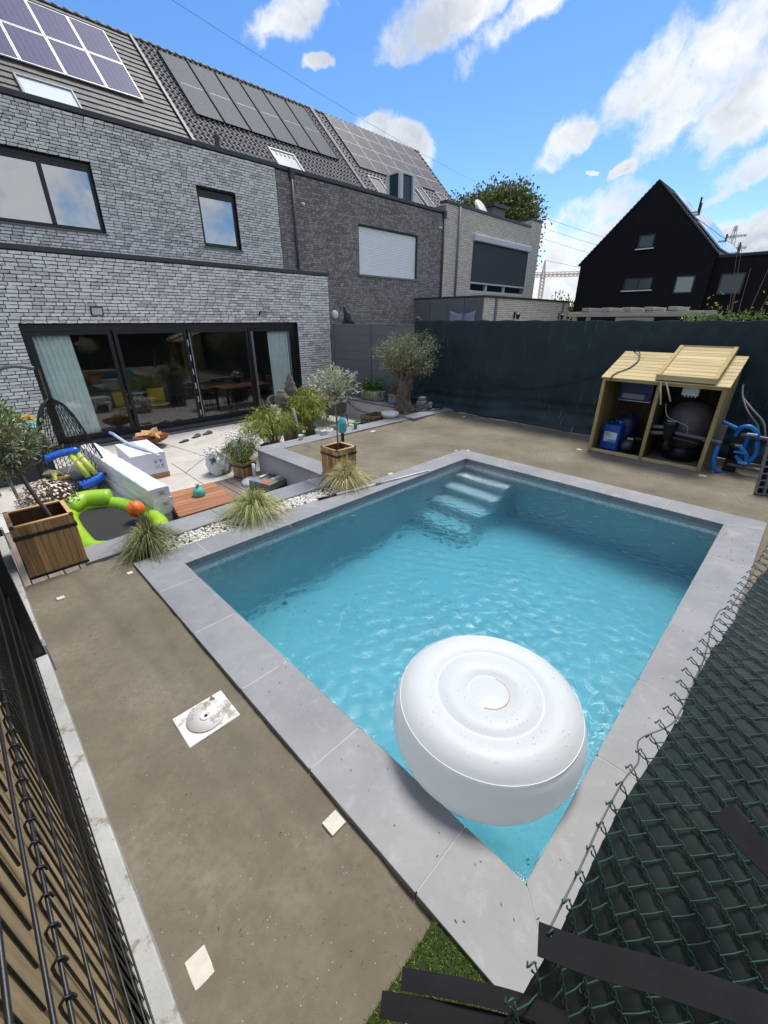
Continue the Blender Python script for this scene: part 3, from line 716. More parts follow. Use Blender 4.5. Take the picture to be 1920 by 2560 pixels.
for k in range(6):
    MB().box(4.935, 4.958, dy - .062, dy - .058, z0 + .2 + k * .38, z0 + .36 + k * .38).build('hinge_plate', alu_white, door)
MB().box(x0 - .05, x1 + .05, EY - .22, EY + .16, -.53, z0 - .002).build('threshold', pm('threshold_mat', S(52, 54, 58), .5), house, bevel=.006)
MB().box(x0 - .05, x1 + .05, EY - .30, EY - .222, -.60, -.535).build('drain_channel', pm('drain_mat', S(92, 96, 100), .5), house, bevel=.004)
# floodlights on the wall
for (lx, lz, lb) in ((2.9, 2.5, 'square floodlight facing out over the left door leaf'), (7.25, 2.5, 'small floodlight tilted down over the right door leaf')):
    q = thing('floodlight', 'black ' + lb, 'lamp', (lx, EY - .02, lz))
    tilt = Matrix.Rotation(math.radians(18 if lx < 5 else 50), 4, 'X')
    w_ = .13 if lx < 5 else .11
    MB().box(-w_, w_, -.05, -.005, -.10, .10, 0, Matrix.Translation((0, -.04, 0)) @ tilt).build('housing', alu_black, q, bevel=.008)
    MB().box(-w_ * .8, w_ * .8, -.056, -.051, -.075, .075, 0, Matrix.Translation((0, -.04, 0)) @ tilt).build('lens', pm('flood_lens_mat', S(196, 198, 190), .15, .1), q)
    MB().box(-.02, .02, -.04, .03, -.03, .03).build('bracket', alu_black, q)
# ---- room behind the doors
room = thing('living_room', 'dim living room behind the sliding glass doors', None, kind='structure')
ry0, ry1, rx0, rx1 = EY + .31, 17.6, .4, 9.5
m = MB(); m.box(rx0, rx1, ry1, ry1 + .1, -.46, 2.35); m.box(rx0 - .1, rx0, ry0, ry1, -.46, 2.35); m.box(rx1, rx1 + .1, ry0, ry1, -.46, 2.35); m.build('room_walls', pm('room_wall_mat', S(84, 82, 80), .8), room)
MB().box(rx0, rx1, EY + .3, ry1, -.55, -.462).build('room_floor', pm('room_floor_mat', S(120, 116, 110), .5), room)
MB().box(rx0, rx1, ry0, ry1, 2.35, 2.45).build('room_ceiling', pm('room_ceiling_mat', S(120, 118, 114), .8), room)
cur = NT('curtain_mat'); v = cur.coords(); n = cur.noise(v, 4, 4); cur.base(cur.ramp(n.outputs[0], [(.3, S(222, 236, 228)), (.7, S(238, 246, 242))])); cur.rough(.9)
for (cx0, cx1, lb, am) in ((1.50, 2.28, 'pale green curtain drawn aside at the end near the hanging chair', .02), (7.55, 8.33, 'pale green pleated curtain at the end near the boundary fence', .028)):
    m = MB(); m.grid(lambda u, w_, a=cx0, b=cx1: (a + (b - a) * u + (.10 * (1 - w_) if a < 3 else .03 * (1 - w_)) , dy + .10 + am * math.sin(u * 46 + math.sin(w_ * 2)) + .01 * math.sin(u * 91), z0 + .02 + (z1 - .22 - z0) * w_), 90, 8)
    c_ = m.build('curtain', cur.m, None, True); sl = c_.modifiers.new('thick', 'SOLIDIFY'); sl.thickness = .004; tag(c_, lb, 'curtain')
def chair(loc, rz, seat_m, leg_m, label, group, h=.46, back=.42, w=.46):
    o = thing('chair', label, 'chair', loc, rz, group)
    MB().box(-w / 2, w / 2, -.22, .22, h - .06, h).build('seat', seat_m, o, bevel=.03, seg=3)
    MB().grid(lambda u, v_: ((u - .5) * w, .22 + .05 * v_ - .05 * (1 - (2 * u - 1) ** 2) * .6 + .03, h - .02 + back * v_), 8, 5).build('backrest', seat_m, o, True).modifiers.new('s', 'SOLIDIFY').thickness = .05
    for (a, b) in ((-1, -1), (1, -1), (1, 1), (-1, 1)): MB().tube([(a * w * .38, b * .17, h - .06), (a * w * .46, b * .22, 0)], .014, 6).build('leg', leg_m, o)
    return o
yel = pm('yellow_fabric_mat', S(196, 158, 44), .9, .1, 20, .3, 300)
blk = pm('black_fabric_mat', S(30, 30, 32), .9, .1, 20)
chair((3.5, 14.1, -.46), .4, yel, alu_black, 'yellow upholstered chair indoors beside the glass table end', 'dining chairs indoors'); chair((4.3, 14.0, -.46), -.2, yel, alu_black, 'yellow upholstered chair indoors behind the middle door post', 'dining chairs indoors')
chair((6.2, 13.6, -.46), 2.9, blk, alu_black, 'black chair indoors in front of the wooden dining table', 'dining chairs indoors'); chair((5.35, 14.6, -.46), -1.4, blk, alu_black, 'black chair indoors at the end of the wooden dining table', 'dining chairs indoors')
def table(loc, rz, L, W, h, top_m, leg_m, label, name='table', planks=0, group=None):
    o = thing(name, label, 'table', loc, rz, group)
    if planks:
        for i in range(planks): MB().box(-L / 2, L / 2, -W / 2 + W * i / planks + .003, -W / 2 + W * (i + 1) / planks - .003, h - .035, h).build('plank', top_m, o, bevel=.003)
    else: MB().box(-L / 2, L / 2, -W / 2, W / 2, h - .045, h).build('table_top', top_m, o, bevel=.006)
    MB().box(-L / 2 + .08, L / 2 - .08, -W / 2 + .08, W / 2 - .08, h - .11, h - .046).build('apron', leg_m, o)
    for (a, b) in ((-1, -1), (1, -1), (1, 1), (-1, 1)): MB().cbox((a * (L / 2 - .1), b * (W / 2 - .1), (h - .046) / 2), (.07, .07, h - .046)).build('leg', leg_m, o)
    return o
table((6.3, 14.5, -.46), .0, 1.7, .95, .76, wood('oak_table_mat', S(120, 84, 48), S(170, 126, 78), 0, .45), alu_black, 'wooden dining table indoors behind the middle glass leaf')
table((3.4, 14.9, -.46), .0, 1.6, .9, .76, pm('white_top_mat', S(190, 192, 190), .3, .04), alu_black, 'white dining table indoors beside the yellow chairs')

# ================================================================== roofs of the terrace row
def tile_material(name, obj, col, var):
    t = NT(name); r = rnd_source(t, obj); gp = t.n('ShaderNodeNewGeometry').outputs['Position']; n = t.noise(gp, 3, 5, .6); n2 = t.noise(gp, 60, 4)
    a = t.math('ADD', t.math('MULTIPLY', r, .5), t.math('MULTIPLY', n.outputs[0], .6)); t.base(t.ramp(a, [(.25, mul(col, 1 - var)), (.85, mul(col, 1 + var))])); t.rough(.62); t.bump(n2.outputs[0], .2, .004); return t.m
ft_o = tile_material('flat_tile_mat', True, S(96, 93, 95), .22); ft_s = tile_material('flat_tile_mass_mat', False, S(96, 93, 95), .22)
pt_o = tile_material('pan_tile_mat', True, S(86, 84, 87), .22); pt_s = tile_material('pan_tile_mass_mat', False, S(86, 84, 87), .22)
flat_tile = MB().hexa([(-.5, -.07, -.012), (.5, -.07, -.012), (.5, 1.0, -.04), (-.5, 1.0, -.04)], [(-.5, -.07, .03), (.5, -.07, .03), (.5, 1.0, -.012), (-.5, 1.0, -.012)]).mesh('roof_tile', ft_o)
def pan_mesh():
    m = MB(); prof = [(-.5, .0), (-.30, -.012), (-.08, -.012), (.08, .012), (.24, .05), (.40, .05), (.5, .014)]
    vs = []; n = len(prof)
    for (yy, dz) in ((-.06, .028), (1.0, -.014)): vs += [(x, yy, z + dz) for x, z in prof]
    vs += [(x, -.06, z - .012) for x, z in prof]
    fs = [(i, i + 1, n + i + 1, n + i) for i in range(n - 1)] + [(2 * n + i, 2 * n + i + 1, i + 1, i) for i in range(n - 1)]
    return m.add(vs, fs).mesh('roof_tile', pt_o)
pan_tile = pan_mesh()
def tile_roof(parent, x0, x1, wt, row, mesh, mat_s, holes, stagger, cap=300):
    r = np.random.default_rng(int(x0 * 10) + 50); out = []; v = 1.4; i = 0; vmax = (RIDGE_Z - EAVE_Z) * math.sqrt(2) - .05
    while v < vmax:
        h = min(row, vmax - v + .05); x = x0 + (wt * .5 if (i % 2 and stagger) else 0)
        while x < x1 - .05:
            w = min(wt, x1 - x); cx_ = x + w / 2
            if not any(a + wt * .6 < cx_ < b - wt * .6 and c_ + row * .7 < v + h / 2 < d - row * .7 for a, b, c_, d in holes):
                out.append((roof_M(cx_, v, .03 + r.normal(0, .002)) @ Matrix.Diagonal((w * .985, h, 1, 1)), 0, r.random()))
            x += wt
        if stagger and i % 2: out.append((roof_M(x0 + wt * .25, v, .03) @ Matrix.Diagonal((wt * .49, h, 1, 1)), 0, r.random()))
        v += row; i += 1
    pieces(parent, 'roof_tile', out, [mesh], mat_s, cap, 'tile_field')
under = pm('roof_underlay_mat', S(34, 33, 34), .9)
def roof_body(parent, x0, x1):
    s = math.sqrt(.5); ye = RIDGE_Y - (RIDGE_Z - EAVE_Z); m = MB()
    a = [(x0, ye - .3, EAVE_Z - .3), (x1, ye - .3, EAVE_Z - .3), (x1, RIDGE_Y, RIDGE_Z), (x0, RIDGE_Y, RIDGE_Z), (x0, RIDGE_Y + 7, EAVE_Z - .3), (x1, RIDGE_Y + 7, EAVE_Z - .3)]
    m.add(a, [(0, 1, 2, 3), (3, 2, 5, 4), (0, 3, 4), (1, 5, 2), (0, 4, 5, 1)])
    return m.build('roof', under, parent)
def ridge_caps(parent, x0, x1, mat):
    x = x0; 
    while x < x1 - .02:
        L = min(.38, x1 - x); m = MB(); n = 8
        m.grid(lambda u, v_: (x + L * (u * 1.04), RIDGE_Y + .13 * math.cos(PI * v_) * (1 + .12 * (1 - u)), RIDGE_Z - .06 + .12 * math.sin(PI * v_) * (1 + .12 * (1 - u))), 1, 8)
        m.build('ridge_tile', mat, parent, True).modifiers.new('s', 'SOLIDIFY').thickness = .015
        x += .38
# solar panel types
def panel_mat(name, base, line, nx, ny, rough, sheen=0):
    t = NT(name); tc = t.n('ShaderNodeTexCoord'); sp = t.n('ShaderNodeSeparateXYZ'); t.l(tc.outputs['Generated'], sp.inputs[0])
    n = t.noise(t.coords((3, 3, 3)), 2, 4); col = t.ramp(n.outputs[0], [(.3, mul(base, .85)), (.7, mul(base, 1.18))])
    def ln(o, k, wd):
        m = t.math('FRACT', t.math('MULTIPLY', o, k)); return t.math('LESS_THAN', m, wd)
    g = t.math('MAXIMUM', ln(sp.outputs[0], nx, .08), ln(sp.outputs[1], ny, .05)) if ny else ln(sp.outputs[0], nx, .14)
    t.base(t.mix(g, col, line)); t.rough(rough); t.b.inputs['Coat Weight'].default_value = .05; t.b.inputs['Coat Roughness'].default_value = .3; t.b.inputs['Specular IOR Level'].default_value = .15; return t.m
pA = panel_mat('violet_cell_mat', S(68, 70, 106), S(96, 98, 130), 6, 10, .6); pB = panel_mat('black_cell_mat', S(80, 88, 94), S(86, 94, 100), 6, 0, .7); pC = panel_mat('brown_cell_mat', S(80, 76, 80), S(104, 99, 102), 8, 0, .5)
alu_rail = pm('panel_frame_mat', S(214, 214, 214), .4, .05, 6, 0, metal=.2)
def solar(parent, x0, x1, v0, v1, mat, frame, fw, band=False):
    M = roof_M((x0 + x1) / 2, (v0 + v1) / 2, .14); w, h = (x1 - x0) - (.05 if band else .02), (v1 - v0) - .02
    m = MB(); m.box(-w / 2, w / 2, -h / 2, -h / 2 + fw, -.035, .004); m.box(-w / 2, w / 2, h / 2 - fw, h / 2, -.035, .004); m.box(-w / 2, -w / 2 + fw, -h / 2 + fw, h / 2 - fw, -.035, .004); m.box(w / 2 - fw, w / 2, -h / 2 + fw, h / 2 - fw, -.035, .004)
    o = m.build('solar_panel', frame, parent); o.matrix_local = M
    MB().box(-w / 2 + fw, w / 2 - fw, -h / 2 + fw, h / 2 - fw, -.03, .0).build('cell_sheet', mat, o)
    if band: MB().box(-w / 2 + .2, w / 2 - .1, -.012, .012, .0005, .002).build('middle_strip', pm('panel_strip_mat', S(150, 154, 156), .4), o)
def rooflight(parent, x0, x1, v0, v1, frame, pane):
    M = roof_M((x0 + x1) / 2, (v0 + v1) / 2, .07); w, h = x1 - x0, v1 - v0; m = MB(); fw = .07
    m.box(-w / 2, w / 2, -h / 2, -h / 2 + fw, -.05, .06); m.box(-w / 2, w / 2, h / 2 - fw, h / 2, -.05, .06); m.box(-w / 2, -w / 2 + fw, -h / 2 + fw, h / 2 - fw, -.05, .06); m.box(w / 2 - fw, w / 2, -h / 2 + fw, h / 2 - fw, -.05, .06)
    o = m.build('roof_window', frame, parent, bevel=.008); o.matrix_local = M
    MB().box(-w / 2 + fw, w / 2 - fw, -h / 2 + fw, h / 2 - fw, .0, .012).build('pane', pane, o)
sky_pane = pm('blind_pane_mat', S(206, 216, 224), .12, .03, 3, 0, coat=.8); grey_pane = pm('screen_pane_mat', S(86, 88, 90), .5, .1, 4, .05)
def verge(parent, x, mat, w=.16):
    M = roof_M(x, 4.7, .03); o = MB().box(-w / 2, w / 2, -4.7 + 1.2, 4.74, -.02, .10).build('verge_strip', mat, parent, bevel=.01); o.matrix_local = M
# own roof
rf_ = roof_body(house, -3, BX1)
colsA = [8.66 - 1.278 * i for i in range(8)]
tile_roof(rf_, -2.0, BX1 - .1, .32, .335, flat_tile, ft_s, [(colsA[-1], 8.66, 4.72, 8.78), (4.39, 6.03, 2.9, 3.98)], True)
ridge_caps(rf_, -2.0, BX1, ft_o)
for i in range(7):
    for (a, b) in ((4.72, 6.74), (6.76, 8.78)): solar(house, colsA[i + 1], colsA[i], a, b, pA, alu_rail, .035)
rooflight(house, 4.39, 6.03, 2.7, 3.98, pm('roof_window_frame_mat', S(120, 120, 122), .4, .1), sky_pane); verge(house, BX1, alu_grey, .14)

# ================================================================== neighbour: grey brick house
nb = thing('terraced_house', 'dark grey brick house with white roller shutter and all-black solar panels', 'house')
NWN = (13.6, 17.35, 4.06, 5.82)
wn_ = wall_with_holes(nb, 'front_wall', BX1 + .002, BX2, -.75, 6.97, UY + .004, UY + .3, [NWN], pm('grey_mortar_mat', S(66, 64, 66), .95, .12, 12))
run, out = lay(free(BX1 + .004, BX2 - .02, [NWN]), UY + .004, .075, .064, .215, 8, 4, .010); run(1.9, 6.96, 0)
pieces(wn_, 'brick', out, BM_G, gbrick_s, 300, 'brick_field')
MB().box(BX1, BX2 - .2, UY - .05, UY + .35, 6.97, 7.09).build('parapet_cap', alu_grey, nb, bevel=.006)
MB().box(BX1, BX2, UY + .31, 18.9, 6.6, 6.88).build('flat_roof', MATS['roofing_felt_mat'], nb)
wobj = bpy.data.objects.new('window', None); COL.objects.link(wobj); wobj.parent = nb
sh_w = pm('roller_slat_mat', S(246, 248, 250), .45, .02, 5, .02)
k = 0; z = NWN[2] + .02
while z < NWN[3] - .03:
    MB().grid(lambda u, v_: (NWN[0] + .05 + (NWN[1] - NWN[0] - .1) * u, UY + .1 - .014 * math.sin(PI * v_) , z + .062 * v_), 1, 4).build('slat', sh_w, wobj, True); z += .064
m = MB(); m.box(NWN[0], NWN[0] + .05, UY + .02, UY + .2, NWN[2], NWN[3]); m.box(NWN[1] - .05, NWN[1], UY + .02, UY + .2, NWN[2], NWN[3]); m.build('guide_rail', alu_grey, wobj)
MB().box(NWN[0], NWN[1], UY + .12, UY + .29, NWN[2], NWN[3]).build('window_back', alu_black, wobj)
MB().box(NWN[0] - .05, NWN[1] + .05, UY - .07, UY + .11, NWN[2] - .06, NWN[2] + .01).build('sill', pm('pale_sill_mat', S(128, 128, 126), .7), wobj, bevel=.005)
for (px_, z0_) in ((10.47, 2.6), (19.2, -.6)):
    MB().tube([(px_, UY - .09, z0_), (px_, UY - .09, 7.0)], .05, 10).build('downpipe', alu_grey, nb, True)
    MB().box(px_ - .09, px_ + .09, UY - .15, UY - .02, 6.75, 7.06).build('hopper', alu_grey, nb, bevel=.01)
for (cx_, cz_, lb) in ((10.86, 6.1, 'white security camera beside the first downpipe of the grey house'), (18.9, 6.35, 'white security camera beside the far downpipe of the grey house')):
    q = thing('security_camera', lb, 'camera', (cx_, UY - .02, cz_)); MB().lathe([(.05, 0), (.05, .04), (.03, .05)], n=12, M=Matrix.Rotation(PI / 2, 4, 'X')).build('mount', alu_white, q, True)
    MB().ball((.0, -.11, -.02), .06, 12, 8).build('dome', alu_white, q, True)
for (lx, lb) in ((12.16, 'round white wall lamp on the grey brick wall near the dark bag'), (17.6, 'round white wall lamp on the grey brick wall near the fence end')):
    q = thing('wall_lamp', lb, 'lamp', (lx, UY - .005, 2.5)); MB().lathe([(.0, .12), (.1, .11), (.16, .07), (.17, .0)], n=20, M=Matrix.Rotation(PI / 2, 4, 'X')).build('lamp_shade', pm('opal_mat', S(232, 228, 220), .4), q, True)
    MB().lathe([(.18, 0), (.18, .02)], n=20, M=Matrix.Rotation(PI / 2, 4, 'X')).build('base_plate', alu_white, q, True)
rf2 = roof_body(nb, BX1, BX2)
colsB = [10.77 + 1.313 * i for i in range(7)]
tile_roof(rf2, BX1 + .1, BX2 - .1, .235, .345, pan_tile, pt_s, [(10.77, 18.65, 4.92, 9.0), (13.83, 15.28, 2.9, 4.15)], False)
ridge_caps(rf2, BX1, BX2, pt_o)
for i in range(6): solar(nb, colsB[i], colsB[i + 1], 4.92, 9.0, pB, pm('matt_black_frame_mat', S(22, 23, 24), .85, .1, 6, 0, spec=.05), .03, True)
rooflight(nb, 13.83, 15.28, 2.9, 4.15, pm('pale_frame_mat', S(190, 192, 194), .4, .05), pm('rooflight_pane_mat', S(150, 156, 160), .25, .05, 3, 0)); verge(nb, BX2, pt_o, .25)
# ventilation box standing on the flat roof
vb = thing('ventilation_box', 'white framed ventilation box with dark green faces standing on the flat roof', 'vent box', (17.55, 16.3, 6.88))
gp_ = pm('dark_green_panel_mat', S(22, 58, 60), .35, .1)
MB().box(-.45, .45, -.35, .35, 0, 1.42).build('core', gp_, vb)
m = MB()
for (a, b) in ((-.47, -.37), (.37, -.37), (.37, .37), (-.47, .37)): m.box(a - .03, a + .13, b - .08, b + .08, 0, 1.45)
m.build('corner_post', alu_white, vb)
MB().box(-.5, .5, -.42, .42, 1.451, 1.5).build('lid', alu_white, vb)

# ================================================================== third house: cream brick
ch = thing('terraced_house', 'cream brick house with large grey roller screen beyond the dark grey house', 'house')
cb = NT('cream_brick_mat'); tc = cb.n('ShaderNodeTexCoord'); mp = cb.n('ShaderNodeMapping'); mp.inputs['Rotation'].default_value = (PI / 2, 0, 0); cb.l(tc.outputs['Object'], mp.inputs[0])
def cream_bricks(t, vec):
    bt = t.n('ShaderNodeTexBrick'); bt.inputs['Scale'].default_value = 1; bt.inputs['Brick Width'].default_value = .23; bt.inputs['Row Height'].default_value = .078; bt.inputs['Mortar Size'].default_value = .008
    bt.inputs['Color1'].default_value = S(236, 226, 210); bt.inputs['Color2'].default_value = S(212, 201, 185); bt.inputs['Mortar'].default_value = S(136, 127, 116); t.l(vec, bt.inputs['Vector']); return bt
sep = cb.n('ShaderNodeSeparateXYZ'); cb.l(tc.outputs['Object'], sep.inputs[0]); cmb = cb.n('ShaderNodeCombineXYZ'); cb.l(cb.math('ADD', sep.outputs[0], sep.outputs[1]), cmb.inputs[0]); cb.l(sep.outputs[2], cmb.inputs[1])
bt = cream_bricks(cb, cmb.outputs[0]); cb.base(bt.outputs[0]); cb.rough(.9); cb.bump(cb.math('SUBTRACT', 1.0, bt.outputs['Fac']), .6, .01)
CW = (21.9, 28.0, 3.72, 6.25); CZ = 7.42
wall_with_holes(ch, 'front_wall', BX2 + .003, 29.3, -.75, CZ, UY, UY + .3, [CW], cb.m)
MB().box(29.002, 29.3, UY + .301, 22, -.75, CZ).build('end_wall', cb.m, ch); MB().box(27.9, 29.3, UY - .001, UY + 1.2, CZ, CZ + .42).build('corner_parapet', cb.m, ch)
MB().box(BX2 - .02, 27.89, UY - .05, UY + .35, CZ + .001, CZ + .12).build('parapet_cap', alu_grey, ch); MB().box(27.85, 29.36, UY - .05, UY + 1.25, CZ + .421, CZ + .53).build('parapet_cap', alu_grey, ch)
MB().box(BX2 + .01, 29, UY + .31, 19, 6.7, 7.0).build('flat_roof', MATS['roofing_felt_mat'], ch)
MB().box(BX2 - .19, BX2 + .001, UY - .02, UY + .5, -.7, 7.3).build('party_pier', gbrick_s, ch)
w = bpy.data.objects.new('window', None); COL.objects.link(w); w.parent = ch
MB().box(CW[0] - .05, CW[1] + .1, UY - .16, UY + .02, CW[3] - .12, CW[3] + .2).build('screen_box', alu_white, w, bevel=.05, seg=3)
MB().box(CW[0], CW[1] - .05, UY - .02, UY - .01, CW[2] + .5, CW[3] - .12).build('screen', pm('screen_fabric_mat', S(66, 70, 76), .8, .05, 40), w)
m = MB(); m.box(CW[0] - .02, CW[1], UY - .05, UY - .0, CW[2] + .42, CW[2] + .5); m.box(CW[1] - .05, CW[1] + .06, UY - .05, UY + .02, CW[2], CW[3] - .12); m.box(CW[0], CW[1], UY + .02, UY + .1, CW[2], CW[2] + .1); m.box(CW[0] + 1.6, CW[0] + 1.75, UY + .02, UY + .1, CW[2] + .1, CW[2] + .5); m.box(CW[0] + 3.6, CW[0] + 3.75, UY + .02, UY + .1, CW[2] + .1, CW[2] + .5); m.build('frame', alu_white, w)
MB().box(CW[0], CW[1], UY + .1, UY + .12, CW[2], CW[3]).build('pane', glass_dark, w)
MB().tube([(20.45, UY - .07, 3.2), (20.45, UY - .07, 7.4)], .055, 8).build('downpipe', pm('zinc_mat', S(120, 122, 126), .5, .1), ch, True)
# chimney, satellite dish
MB().box(27.0, 28.4, 17.2, 18.2, 6.9, 8.7).build('chimney', pm('chimney_mat', S(120, 116, 110), .9), ch); MB().box(26.85, 28.55, 17.05, 18.35, 8.7, 8.86).build('chimney_cap', alu_grey, ch)
q = thing('satellite_dish', 'pale round satellite dish standing on the cream house roof', 'dish', (24.6, 16.6, 6.99))
MB().lathe([(0, 0), (.3, .03), (.5, .09), (.62, .16)], n=24, M=Matrix.Translation((0, 0, 1.0)) @ Matrix.Rotation(math.radians(62), 4, 'X') @ Matrix.Diagonal((1, 1, 1, 1))).build('dish', pm('dish_mat', S(190, 192, 196), .5, .05), q, True).modifiers.new('s', 'SOLIDIFY').thickness = .01
MB().tube([(0, 0, 0), (0, 0, 1.0)], .03, 8).build('pole', alu_grey, q)
rf3 = roof_body(ch, BX2, BX3)
tile_roof(rf3, BX2 + .12, BX3, .30, .36, pan_tile, pt_s, [(20.25, 28.2, 4.95, 9.3), (20.4, 21.4, 2.9, 4.36), (23.4, 25.65, 2.9, 4.9), (27, 28, 3.5, 4.9)], False, 120)
ridge_caps(rf3, BX2, BX3 + .1, pt_o)
for i in range(6):
    for (a, b) in ((4.95, 6.02), (6.03, 7.08), (7.09, 8.17), (8.18, 9.26)): solar(ch, 20.25 + 1.325 * i, 20.25 + 1.325 * (i + 1), a, b, pC, alu_rail, .012)
for (a, b, c_, d) in ((20.4, 21.4, 2.8, 4.36), (23.5, 24.4, 2.8, 4.85), (24.8, 25.65, 2.8, 4.85), (27.05, 27.97, 3.4, 4.87)): rooflight(ch, a, b, c_, d, MATS['pale_frame_mat'], grey_pane)
# single-storey annex of the cream house
an = thing('garden_annex', 'flat-roofed cream brick annex with slate-clad side wall', 'annex')
AY, AX0, AX1, AZ = 11.0, 17.25, 25.9, 3.18
MB().box(AX0, AX1, AY, UY - .01, -.7, AZ).build('wall', cb.m, an); MB().box(AX0 - .05, AX1 + .05, AY - .05, UY - .012, AZ + .001, AZ + .09).build('roof_edge', alu_grey, an)
sl_ = pm('slate_panel_mat', S(104, 106, 112), .6, .12, 3, .1, 40, rnd=.15)
for i in range(4):
    for j in range(4):
        MB().box(AX0 - .04, AX0 - .002, AY + .05 + i * .98, AY + 1.01 + i * .98, -.6 + j * .95, min(.33 + j * .95, AZ - .03)).build('slate_panel', sl_, an, bevel=.004)
for px_ in (18.1, 25.1): MB().box(px_, px_ + .14, AY - .06, AY - .002, -.6, AZ - .02).build('downpipe', MATS['zinc_mat'], an)
m = MB(); m.grid(lambda u, v_: (AX0 - .09 - .03 * math.sin(u * 17 + v_ * 3) - .05 * v_ * math.sin(u * 9), AY + .35 + 1.35 * u + .1 * (1 - v_), 1.2 + 1.35 * v_ + .14 * (u - .5) ** 2 * v_ * 4), 24, 12)
q = m.build('hanging_cloth', pm('lilac_cloth_mat', S(150, 146, 178), .9, .1, 5, .3, 80), None, True); q.modifiers.new('s', 'SOLIDIFY').thickness = .01; tag(q, 'lilac cloth hung over the slate-clad side of the annex', 'cloth')
for (lx, lb) in ((19.9, 'black wall lantern on the annex front nearest the lilac cloth'), (24.8, 'black wall lantern at the far end of the annex front')):
    q = thing('wall_lantern', lb, 'lamp', (lx, AY - .01, 2.45)); MB().box(-.04, .04, -.03, 0, -.1, .2).build('back_plate', alu_black, q)
    MB().tube([(0, 0, .15), (0, -.14, .22), (0, -.2, .12)], .015, 6).build('arm', alu_black, q); MB().lathe([(.05, -.12), (.1, .08), (.11, .1), (.02, .17)], (0, -.2, 0), 6).build('lantern_head', alu_black, q)

# ================================================================== black gabled house
bh = thing('gabled_house', 'black brick house with steep gable and solar panels on its slope', 'house')
HX, HY0, HY1, HYM = 26.0, 4.72, 10.74, 7.75; HE, HA = 5.06, 8.15; HL = 11
bk = NT('black_wall_mat'); v = bk.coords(); n = bk.noise(v, 2, 5); bt = cream_bricks(bk, None) if False else None
tc = bk.n('ShaderNodeTexCoord'); sp = bk.n('ShaderNodeSeparateXYZ'); bk.l(tc.outputs['Object'], sp.inputs[0]); cm = bk.n('ShaderNodeCombineXYZ'); bk.l(bk.math('ADD', sp.outputs[0], sp.outputs[1]), cm.inputs[0]); bk.l(sp.outputs[2], cm.inputs[1])
bb = bk.n('ShaderNodeTexBrick'); bb.inputs['Scale'].default_value = 1; bb.inputs['Brick Width'].default_value = .22; bb.inputs['Row Height'].default_value = .075; bb.inputs['Color1'].default_value = S(25, 26, 31); bb.inputs['Color2'].default_value = S(34, 35, 41); bb.inputs['Mortar'].default_value = S(15, 16, 19); bk.l(cm.outputs[0], bb.inputs['Vector'])
bk.base(bk.mix(n.outputs[0], bb.outputs[0], S(19, 20, 26))); bk.rough(.8); bk.b.inputs['Specular IOR Level'].default_value = .2
m = MB(); prof = [(HY0, -.7), (HY0, HE), (HYM, HA), (HY1, HE), (HY1, -.7)]
m.add([(HX, a, b) for a, b in prof] + [(HX + HL, a, b) for a, b in prof], [(0, 1, 2, 3, 4), (9, 8, 7, 6, 5), (0, 5, 6, 1), (4, 3, 8, 9), (1, 6, 7, 2), (2, 7, 8, 3)]); m.build('wall', bk.m, bh)
rt = pm('black_roof_mat', S(58, 60, 64), .6, .15, 4, .3, 30)
for (ya, za, yb, zb) in ((HY0 - .12, HE - .12, HYM, HA + .02), (HY1 + .12, HE - .12, HYM, HA + .02)):
    m = MB(); n = 24
    for i in range(n):
        a = i / n; b = (i + 1) / n; p = lambda q, o: (ya + (yb - ya) * q, za + (zb - za) * q + o)
        (y_a, z_a), (y_b, z_b) = p(a, .10), p(b, .06); (y_c, z_c), (y_d, z_d) = p(a, .02), p(b, .0)
        m.hexa([(HX - .06, y_c, z_c), (HX + HL, y_c, z_c), (HX + HL, y_d, z_d), (HX - .06, y_d, z_d)], [(HX - .06, y_a, z_a), (HX + HL, y_a, z_a), (HX + HL, y_b, z_b), (HX - .06, y_b, z_b)])
    m.build('roof_slope', rt, bh)
sl2 = math.atan2(HA - HE, HYM - HY0)
for i in range(4):
    for j in range(2):
        c_ = 1.0 + i * 2.55; vm_ = .9 + j * 1.85
        o = MB().box(-1.2, 1.2, -.85, .85, -.02, .03).build('solar_panel', pm('far_panel_mat', S(150, 160, 172), .2, .06, 3, 0, coat=.8), bh)
        o.matrix_local = Matrix.Translation((HX + .9 + c_, HY0 + math.cos(sl2) * vm_, HE + math.sin(sl2) * vm_ + .18)) @ Matrix.Rotation(sl2, 4, 'X')
for (px_, vv, hh) in ((29.4, 2.6, .75), (30.4, 3.0, .9), (33.0, 1.4, .6), (35.0, .8, .8), (35.8, .9, .7)):
    MB().box(HX + px_ - 26, HX + px_ - 25.92, HY0 + math.cos(sl2) * vv, HY0 + math.cos(sl2) * vv + .08, HE + math.sin(sl2) * vv, HE + math.sin(sl2) * vv + hh).build('vent_pipe', alu_black, bh)
def xwin(par, x, y0, y1, z0, z1, mull=None, glass=None, sill=None):
    w = bpy.data.objects.new('window', None); COL.objects.link(w); w.parent = par; f = MB(); fw = .06
    f.box(x - .02, x + .04, y0, y1, z1 - fw, z1); f.box(x - .02, x + .04, y0, y1, z0, z0 + fw); f.box(x - .021, x + .04, y0, y0 + fw, z0 + fw, z1 - fw); f.box(x - .021, x + .04, y1 - fw, y1, z0 + fw, z1 - fw)
    if mull: f.box(x - .022, x + .04, mull - .04, mull + .04, z0 + fw, z1 - fw)
    f.build('frame', alu_black, w); MB().box(x - .008, x + .01, y0 + fw, y1 - fw, z0 + fw, z1 - fw).build('pane', glass or glass_dark, w)
    if sill: MB().box(x - .1, x - .022, y0 - .06, y1 + .06, z0 - .05, z0 - .001).build('sill', sill, w)
